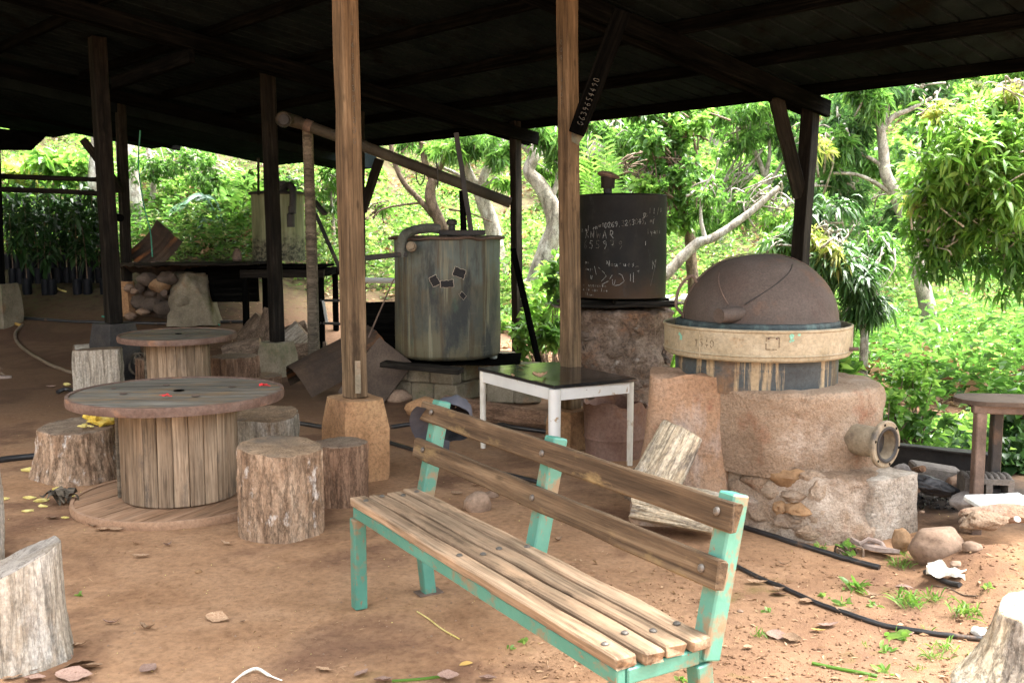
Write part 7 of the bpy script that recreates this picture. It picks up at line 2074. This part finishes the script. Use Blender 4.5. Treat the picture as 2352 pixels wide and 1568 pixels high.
# seedlings in black bags
sb = lathe([(.03, 0), (.062, .005), (.066, .10), (.064, .20), (.058, .235), (.05, .225), (.001, .222)], 14, lambda r, a, z: (r * (1 + .08 * mnoise.noise(Vector((math.cos(a) * 2, math.sin(a) * 2, z * 12)))), z + (.012 * mnoise.noise(Vector((math.cos(a) * 3, math.sin(a) * 3, 9))) if z > .2 else 0)))
variants = []
for k in range(5):
    h_ = (.72, .85, .65, .95, .78)[k]
    st_ = tube([(0, 0, .2), (random.uniform(-.02, .02), random.uniform(-.02, .02), .2 + h_ * .5), (random.uniform(-.05, .05), random.uniform(-.05, .05), .2 + h_)], [.007, .006, .003], 5)
    K = np.array([[rng.normal() * .02, rng.normal() * .02, .2 + h_ * (.40 + .62 * i / 5)] for i in range(6)])
    lv = foliage([rosettes(K, np.tile([0, 0, .1], (6, 1)), 9, .17, .024, .5, 1.0)], True, .55)
    variants.append((st_, lv))
rows = [(v_, Y_) for v_, Y_ in ((648, 14.3), (636, 14.8), (630, 15.4), (626, 16.0))]
first = None
kk = 0
for ri, (v_, Y_) in enumerate(rows):
    for ui in range(12):
        u_ = 22 + ui * 20 + (ri % 2) * 9 + random.uniform(-5, 5)
        if ri == 0 and ui not in (2, 4, 5, 8, 9, 11): continue
        c_ = P(u_, v_, Y_); c_.z = gz(c_.x, c_.y) - .01
        st_, lv = variants[kk % 5]; kk += 1
        t = thing('potted_seedling', ('mango seedling in a black bag standing in front of the dark rows at the left' if ri == 0 else 'mango seedling in a black bag deep in the dark rows at the left'), 'seedling', c_, 'seedlings in black bags')
        m_ = T(c_) @ rotz(random.uniform(0, 6.28))
        obj('plastic_bag', sb, M['bag'], t, m_); obj('stem', st_, M['bark_dark'], t, m_); obj('leaves', lv, M['leaf_seed'], t, m_)
# ------------------------------------------------------------------ what lies about on the earth
def lay(u, v, px_len, var, mat, label, group='dry leaves on the earth', ang=None):
    g_ = GT(u, v)
    L = px_len * 1.15 * g_.length / 2287
    return dry_leaf(g_, L, random.uniform(0, 6.28) if ang is None else ang, var, mat, label, group, random.uniform(-.35, .35))
A_, B_, Y_ = 'leaf_dry2', 'leaf_dry2b', 'leaf_dry_y'
leafs = [
 (151, 1496, 46, 0, A_, .9, 'curled tan leaf by the foot of the bleached stump'), (179, 1486, 40, 2, A_, .2, 'thin brown leaf touching the curled one by the bleached stump'),
 (184, 1525, 60, 4, A_, .5, 'long tan leaf in the pile at the lower left'), (209, 1537, 44, 3, A_, .2, 'round orange-tan leaf in the pile at the lower left'), (171, 1557, 70, 1, B_, .1, 'broad brown leaf lowest in the pile at the lower left'),
 (156, 1512, 20, 3, B_, 0, 'tiny tan leaf above the lower left pile'), (340, 1542, 42, 3, B_, 1.2, 'round pinkish leaf alone at the bottom, right of the leaf pile'), (337, 1447, 32, 5, A_, -.2, 'curled tan leaf on the open earth left of the bench'),
 (500, 1424, 52, 1, A_, -.25, 'broad tan leaf with a dark spot on the open earth'), (257, 1434, 34, 2, B_, .3, 'thin pale leaf right of the bleached stump'), (325, 1281, 34, 0, A_, .15, 'thin tan leaf in front of the large reel base'),
 (386, 1255, 20, 5, B_, .9, 'small pale curled leaf below the large reel base'), (522, 1252, 26, 2, A_, -.2, 'small dark leaf left of the tall stump'), (313, 1251, 16, 3, A_, 0, 'tiny brown leaf in front of the reel base'),
 (744, 1542, 40, 1, A_, -.4, 'tan leaf at the bottom left of the bench'), (558, 1430, 14, 3, A_, 1, 'tiny leaf right of the spotted leaf'), (71, 1545, 40, 0, A_, .3, 'orange leaf half under the bleached stump'), (30, 1559, 34, 1, A_, .6, 'tan leaf at the bottom left corner'),
 (81, 1564, 40, 3, B_, .1, 'pink-brown leaf at the bottom edge below the bleached stump'), (237, 1219, 34, 1, A_, .1, 'flat tan leaf under the rim of the reel base'), (267, 1220, 30, 0, A_, -.1, 'brown leaf right under the reel base rim'), (216, 1211, 24, 2, A_, .3, 'dark leaf at the left of the reel base rim'),
 (122, 1192, 26, 1, A_, .2, 'small brown leaf left of the reel base'),
 (1643, 1456, 46, 3, A_, -.5, 'pale yellow-tan leaf right of the bench upright'), (1695, 1309, 20, 2, A_, 1.2, 'small upright leaf against the thin hose'), (1739, 1342, 42, 0, A_, -.1, 'brown curled leaf below the thin hose start'), (1788, 1356, 26, 2, A_, 0, 'dark thin leaf above the pale one by the hose'),
 (1792, 1368, 40, 1, B_, .1, 'pale pink leaf beside the thin hose'), (1853, 1385, 28, 3, A_, -.2, 'rounded tan leaf touching the thin hose'), (1944, 1408, 40, 0, A_, -.3, 'leaf tucked under the thin hose'), (1902, 1442, 48, 0, B_, .25, 'long pinkish leaf on the mossy earth'),
 (1880, 1452, 30, 0, Y_, -.15, 'small orange leaf next to the long pinkish one'), (1787, 1464, 46, 1, B_, -.2, 'broad pink leaf of the pair left of the mossy patch'), (1819, 1471, 40, 3, A_, -.4, 'broad leaf right in the pair left of the mossy patch'), (1719, 1490, 22, 3, A_, .2, 'small flat leaf near the bottom right of the bench'),
 (2078, 1349, 34, 4, B_, -.5, 'tan leaf behind the big grass tuft'), (2008, 1371, 34, 2, A_, -.4, 'thin leaf left of the big grass tuft'), (2211, 1425, 22, 5, A_, .9, 'small curled leaf above the hose near the pale stump'), (1799, 1299, 24, 2, A_, -.5, 'dark leaf on the pale trampled earth'),
 (1697, 1228, 18, 2, A_, 0, 'little dark leaf by the thick hose start'), (2083, 1458, 30, 1, B_, .2, 'pale leaf beside the drooping weed'),
 (1282, 1244, 24, 5, A_, .7, 'curled brown leaf behind the bench middle upright'), (988, 1057, 20, 2, A_, 0, 'small leaf by the hose left of the bench back'), (1092, 1118, 26, 0, A_, .2, 'leaf behind the half-buried stone'), (1189, 1150, 22, 1, B_, 0, 'small tan leaf right of the half-buried stone'),
 (1222, 1128, 26, 1, A_, .1, 'leaf seen between the bench back planks'), (1050, 1136, 26, 0, A_, -.2, 'leaf left of the half-buried stone'), (1071, 1526, 30, 4, Y_, .3, 'yellow leaf below the bench seat'), (1030, 1558, 46, 3, B_, .1, 'pinkish leaf at the bottom edge under the bench'),
 (1120, 1563, 38, 3, B_, 0, 'second pinkish leaf at the bottom edge under the bench'), (831, 1550, 40, 1, B_, 1.1, 'upright pinkish leaf at the bottom edge left of the bench'), (880, 1567, 40, 3, B_, .2, 'cut-off pale leaf at the bottom edge left of the bench'), (1145, 1097, 18, 2, B_, .4, 'small pale leaf by the hose behind the bench'),
 (92, 1018, 18, 3, A_, .2, 'small orange leaf left of the wide stump'), (265, 893, 20, 0, A_, 0, 'pale leaf scrap by the muddy hose'), (118, 890, 18, 0, B_, .3, 'small pale leaf on the earth near the muddy hose'),
]
for (u, v, l, va, mt, an, lab) in leafs: lay(u, v, l, va, mt, lab, ang=an)
for i, (u, v, l) in enumerate(((1240, 868, 34), (1250, 862, 28), (1196, 843, 20), (1232, 866, 24), (1180, 866, 18))):
    p_ = at_z(u, v, TZ + .004)
    dry_leaf(p_, l * p_.length / 2287, i * 1.3, (5, 2, 0, 5, 2)[i], A_, ('crumpled dry leaf in the heap on the black table top', 'second crumpled leaf in the heap on the black table top', 'thin dry leaf alone on the far part of the black table top', 'dark dry leaf under the heap on the black table top', 'leaf scrap at the near edge of the black table top')[i], 'dry leaves on the table', .4)
# yellow peel scraps and the dead leaf clump left of the reel
for i, (u, v, l, lab) in enumerate(((68, 1082, 34, 'long yellow peel behind the others, near the left hose'), (68, 1145, 26, 'yellow peel at the far left of the scraps'), (95, 1152, 30, 'bright yellow peel in the middle of the scraps'), (98, 1164, 22, 'thin yellow peel below the bright one'), (64, 1175, 22, 'yellow peel with a stalk at the left'), (134, 1126, 30, 'pale yellow peel on top of the dead leaf clump'), (194, 1132, 16, 'small yellow bit by the reel base'), (160, 1142, 26, 'yellow sliver right of the dead leaf clump'), (150, 1190, 18, 'white sliver below the dead leaf clump'), (4, 1148, 26, 'pale sliver at the left edge'))):
    g_ = GT(u, v); s_ = l * g_.length / 2287 / 2
    obj('peel_scrap', rock(s_, s_ * .42, s_ * .30, 500 + i, 3, .5, freq=2.0), M['peel'], None, T(g_ + Vector((0, 0, s_ * .2))) @ rotz(random.uniform(-.5, .5)), lab, 'peel', 'yellow peel scraps on the earth')
g_ = GT(150, 1158)
dl = thing('dead_leaf_clump', 'grey crumpled clump of dead leaves left of the reel base', 'dead leaves', g_)
for i in range(11):
    a = random.uniform(0, 6.28); L = random.uniform(.06, .12)
    b_ = g_ + Vector((random.uniform(-.05, .05), random.uniform(-.04, .04), .015))
    V, Q = [], []
    for j in range(7):
        f = j / 6; w = .022 * math.sin(math.pi * (f * .9 + .05))
        c_ = Vector((math.cos(a) * L * f, math.sin(a) * L * f * .8, .06 * math.sin(f * 2.6) + .015 * math.sin(f * 9 + i)))
        n_ = Vector((-math.sin(a), math.cos(a), random.uniform(-.4, .4))) * w
        V += [tuple(b_ + c_ - n_), tuple(b_ + c_ + n_ + Vector((0, 0, .012 * math.sin(f * 7))))]
    Q = [(2 * j, 2 * j + 1, 2 * j + 3, 2 * j + 2) for j in range(6)]
    obj('dead_leaf', mesh_np(V, Q, smooth_f=True), M['grey_pole'], dl)
g_ = GT(328, 868)
db = thing('dried_palm_bundle', 'ball of shredded dry palm fibre beside the farther reel drum', 'dry bundle', g_)
for i in range(40):
    d_ = Vector(rng.normal(size=3)).normalized(); c_ = g_ + Vector((0, 0, .14)) + d_ * .11
    t_ = d_.cross(Vector(rng.normal(size=3))).normalized() * .07
    obj('fibre', tube(spline([c_ - t_, c_ + d_ * .03, c_ + t_], 3), [.010, .012, .012, .012, .012, .010, .006][:7], 4), M['grey_pole'], db)
g_ = GT(148, 902)
obj('curved_rubber', tube(spline([GT(132, 905) + Vector((0, 0, .02)), GT(150, 902) + Vector((0, 0, .035)), GT(168, 904) + Vector((0, 0, .03)), GT(180, 915) + Vector((0, 0, .01))], 5), .020, 8), M['hose_black'], None, None, 'bent piece of black rubber by the edge of the large reel top', 'rubber')
obj('peel_scrap', rock(.035, .025, .018, 530, 3, .4), M['peel'], None, T(GT(152, 896) + Vector((0, .02, .055))), 'yellow scrap lying on the bent black rubber', 'peel', 'yellow peel scraps on the earth')
g_ = GT(172, 922)
pt = thing('pineapple_top', 'small blue-green pineapple crown on the earth beside the reel rim', 'pineapple top', g_)
C = np.tile(np.array(g_) + [0, 0, .02], (34, 1)); D = rand_unit(34); D[:, 2] = np.abs(D[:, 2])
v_, f_, _ = leaf_np(C, unit(D), rand_unit(34), np.full(34, .075), np.full(34, .007), True, .2)
obj('crown_leaves', mesh_np(v_, f_, smooth_f=True), M['leaf_blue'], pt)
# long pale strips and stalks
obj('leaf_strip', tube(spline([GT(532, 1568), GT(560, 1552) + Vector((0, 0, .01)), GT(590, 1544) + Vector((0, 0, .015)), GT(618, 1556) + Vector((0, 0, .01)), GT(648, 1562)], 6), [.004] * 6 + [.006] * 13 + [.003] * 6, 5), M['paper'], None, None, 'pale dry leaf strip at the bottom edge left of the bench', 'leaf strip')
def stalk(pts, rad, mat, lab, name='dry_stalk', cat='stalk'):
    sp = spline([GT(u, v) + Vector((0, 0, rad)) for u, v in pts], 5)
    obj(name, tube(sp, rad, 5), M[mat], None, None, lab, cat)
stalk([(1865, 1525), (1920, 1537), (1975, 1547), (2015, 1555)], .006, 'grass', 'green stalk lying on the earth at the lower right', 'green_stalk')
stalk([(958, 1405), (985, 1422), (1015, 1445), (1055, 1468)], .003, 'peel', 'thin dry straw on the earth under the bench')
stalk([(900, 1566), (960, 1562), (1010, 1556)], .005, 'grass', 'green stalk at the bottom edge under the bench', 'green_stalk')
stalk([(124, 660), (138, 668), (152, 672)], .014, 'peel', 'pale stick on the dark floor before the seedlings')
stalk([(252, 676), (262, 670), (268, 668)], .012, 'peel', 'short pale stick by the left dark post')
stalk([(2140, 1345), (2180, 1352), (2210, 1366), (2245, 1370)], .003, 'bark_dark', 'thin dark twig right of the white cloth scrap')
for i, (u, v, w, mt, lab) in enumerate(((2248, 1454, 34, 'concrete_pale', 'white pebble by the thin hose near the pale stump'), (456, 1314, 18, 'stone_orange', 'small brown nut shell on the open earth'), (1650, 1430, 18, 'concrete_pale', 'pale pebble right of the bench upright'), (1700, 1405, 14, 'stone_brown', 'brown pebble left of the thin hose'), (1660, 1440, 12, 'stone_brown', 'small pebble by the bench upright'), (1805, 1560, 12, 'stone_brown', 'small brown pebble at the bottom right'), (2232, 1262, 44, 'stone_brown', 'low tan stone right of the large boulder'), (2196, 1300, 26, 'stone_brown', 'small stone under the right of the large boulder'))):
    g_ = GT(u, v); s_ = w * g_.length / 2287 / 2
    obj('pebble', rock(s_, s_ * .8, s_ * .6, 560 + i, 3, .3), M[mt], None, T(g_ + Vector((0, 0, s_ * .25))), lab, 'stone')

# grass tufts and weeds
def tuft(u, v, h_px, n, label, broad=False, wpx=None):
    g_ = GT(u, v); k = g_.length / 2287; h = h_px * k
    t = thing('grass_tuft' if not broad else 'weed', label, 'grass' if not broad else 'weed', g_)
    C = np.tile(np.array(g_), (n, 1)) + rng.normal(size=(n, 3)) * np.array([.02, .02, .002]) * (h / .08)
    D = rng.normal(size=(n, 3)) * np.array([.6, .6, .25]); D[:, 2] = np.abs(D[:, 2]) + (.9 if not broad else .35)
    s = rng.uniform(.5, 1.2, n)
    W = (.0028 if not broad else .012) * (h / .09 + .3) / 1.3
    v_, f_, _ = leaf_np(C, unit(D), rand_unit(n), h * s, W * s, True, .45 if not broad else .3)
    obj('blades', mesh_np(v_, f_, smooth_f=True), M['grass' if not broad else 'leaf_light'], t)
for (u, v, h, n, lab, b) in (
 (1964, 1352, 52, 16, 'broad-leaved weed on the bare earth above the thin hose', True), (2092, 1392, 66, 60, 'biggest grass tuft, in the middle of the weedy patch', False), (2147, 1378, 48, 34, 'grass tuft right of the biggest one', False), (2213, 1410, 60, 60, 'spreading grass tuft left of the pale stump top', False),
 (1744, 1462, 38, 26, 'small grass tuft right of the bench upright', False), (2065, 1302, 44, 50, 'grass below the large boulder, left of the cloth', False), (2090, 1280, 40, 14, 'tall blades at the left foot of the large boulder', False), (2177, 1496, 52, 34, 'grass tuft above the lower right stump', False), (2140, 1512, 40, 34, 'low grass tuft left of the lower right stump', False),
 (2062, 1468, 56, 10, 'drooping broad weed in the mossy earth', True), (2034, 1494, 32, 10, 'tiny upright weed below the drooping one', True), (1985, 1484, 26, 10, 'tiny grass sprout left of the drooping weed', False), (2232, 1506, 30, 10, 'small weed beside the lower right stump', True), (2032, 1544, 30, 9, 'round-leaved sprout at the bottom right', True), (2103, 1540, 28, 16, 'low grass sprout at the bottom right', False),
 (2270, 1352, 24, 10, 'small round weed right of the cloth scrap', True), (2124, 1446, 30, 12, 'grass sprout on the mossy earth by the hose', False), (1937, 1388, 30, 10, 'small weed touching the thin hose', True), (1888, 1370, 22, 8, 'tiny weed above the thin hose', True), (1765, 1406, 20, 8, 'tiny sprout left of the thin hose', True), (1567, 1560, 24, 8, 'sprout by the near bench leg', True), (1629, 1506, 26, 8, 'sprout right of the near bench leg', True),
 (1881, 1258, 24, 12, 'small weed at the foot of the furnace by the thick hose', True), (1199, 1478, 26, 7, 'two-leaved sprout under the bench', True), (1168, 1490, 18, 5, 'tiny sprout under the bench left of the other', True), (2010, 1390, 20, 8, 'tiny weed in front of the biggest tuft', True), (1998, 1560, 20, 7, 'sprout at the bottom edge right', True), (184, 1368, 14, 7, 'tiny green sprout on the damp patch by the bleached stump', True), (515, 1418, 10, 5, 'tiny green bit at the tip of the spotted leaf', True)):
    tuft(u, v, h, n, lab, b)
g_ = GT(1950, 1275)
bush('round-leaved weed growing against the old sandal', 1950, 1275, g_.y, [(1950, 1258, g_.y, 20, 18, 8, 0)], [LT], .04, .014, 3, name='weed')

# grit, crumbs of soil, bits of chaff: too many and too small to count
def crumbs(n, pick, smin, smax, mat, name, flat=.7):
    V, Q = [], []
    base = np.array([[1, 0, 0], [-1, 0, 0], [0, 1, 0], [0, -1, 0], [0, 0, 1], [0, 0, -1]], float)
    tri = np.array([[0, 2, 4], [2, 1, 4], [1, 3, 4], [3, 0, 4], [2, 0, 5], [1, 2, 5], [3, 1, 5], [0, 3, 5]])
    x, y = pick(n); m = len(x)
    s = smin * (smax / smin) ** (rng.random(m) ** 2.2)
    C = np.stack([x, y, gz(x, y) + s * .2], -1)
    B = base[None] * (s[:, None, None] * rng.uniform(.55, 1.35, (m, 6, 1))) * np.array([1, 1, flat])
    a = rng.uniform(0, 6.28, m); ca, sa_ = np.cos(a), np.sin(a)
    X = B[..., 0] * ca[:, None] - B[..., 1] * sa_[:, None]; Y = B[..., 0] * sa_[:, None] + B[..., 1] * ca[:, None]
    V = np.stack([X, Y, B[..., 2]], -1) + C[:, None]
    F = tri[None] + (np.arange(m) * 6)[:, None, None]
    obj(name, mesh_np(V.reshape(-1, 3), F.reshape(-1, 3), smooth_f=True), M[mat], kind='stuff')
def pick_view(u0, u1, v0, v1, thr=None, seed=0):
    def f(n):
        u = rng.uniform(u0, u1, n); v = rng.uniform(v0, v1, n)
        a = (u - 1176) / 2287; b = (784 - v) / 2287
        dz = -SP + CP * b; t = -EYE / dz
        x, y = a * t, (CP + SP * b) * t
        if thr is not None:
            k = vnoise(x * 2.2, y * 2.2, seed) > thr; x, y = x[k], y[k]
        return x, y
    return f
crumbs(4800, pick_view(1100, 2400, 1260, 1600, .42, 3), .002, .010, 'earth', 'soil_crumbs')
crumbs(2400, pick_view(-50, 1300, 1150, 1600, .52, 4), .0015, .007, 'earth', 'soil_crumbs_left')
crumbs(1500, pick_view(-50, 2100, 900, 1600, .45, 5), .0015, .006, 'stone_brown', 'grit')
crumbs(500, pick_view(-50, 2300, 880, 1600), .0012, .004, 'peel', 'pale_chaff')
def thatch(n, pick, L, w, mat, name):
    x, y = pick(n); m = len(x)
    C = np.stack([x, y, gz(x, y) + .004], -1)
    D = unit(np.stack([rng.normal(size=m), rng.normal(size=m), rng.normal(size=m) * .12], -1))
    s = rng.uniform(.4, 1.3, m)
    v, f, _ = leaf_np(C, D, unit(np.array([0, 0, 1.0]) + rng.normal(size=(m, 3)) * .4), L * s, w * s, False, .03)
    obj(name, mesh_np(v, f), M[mat], kind='stuff')
thatch(900, pick_view(-50, 2350, 1000, 1600), .028, .0022, 'leaf_dry', 'straw_bits')
thatch(500, pick_view(1200, 2400, 1280, 1600), .03, .006, 'leaf_dry', 'leaf_fragments')
thatch(700, pick_view(480, 760, 770, 860), .12, .004, 'leaf_dry', 'dry_straw')
thatch(1200, pick_view(1150, 1560, 800, 900), .10, .02, 'leaf_dry', 'leaf_heap')
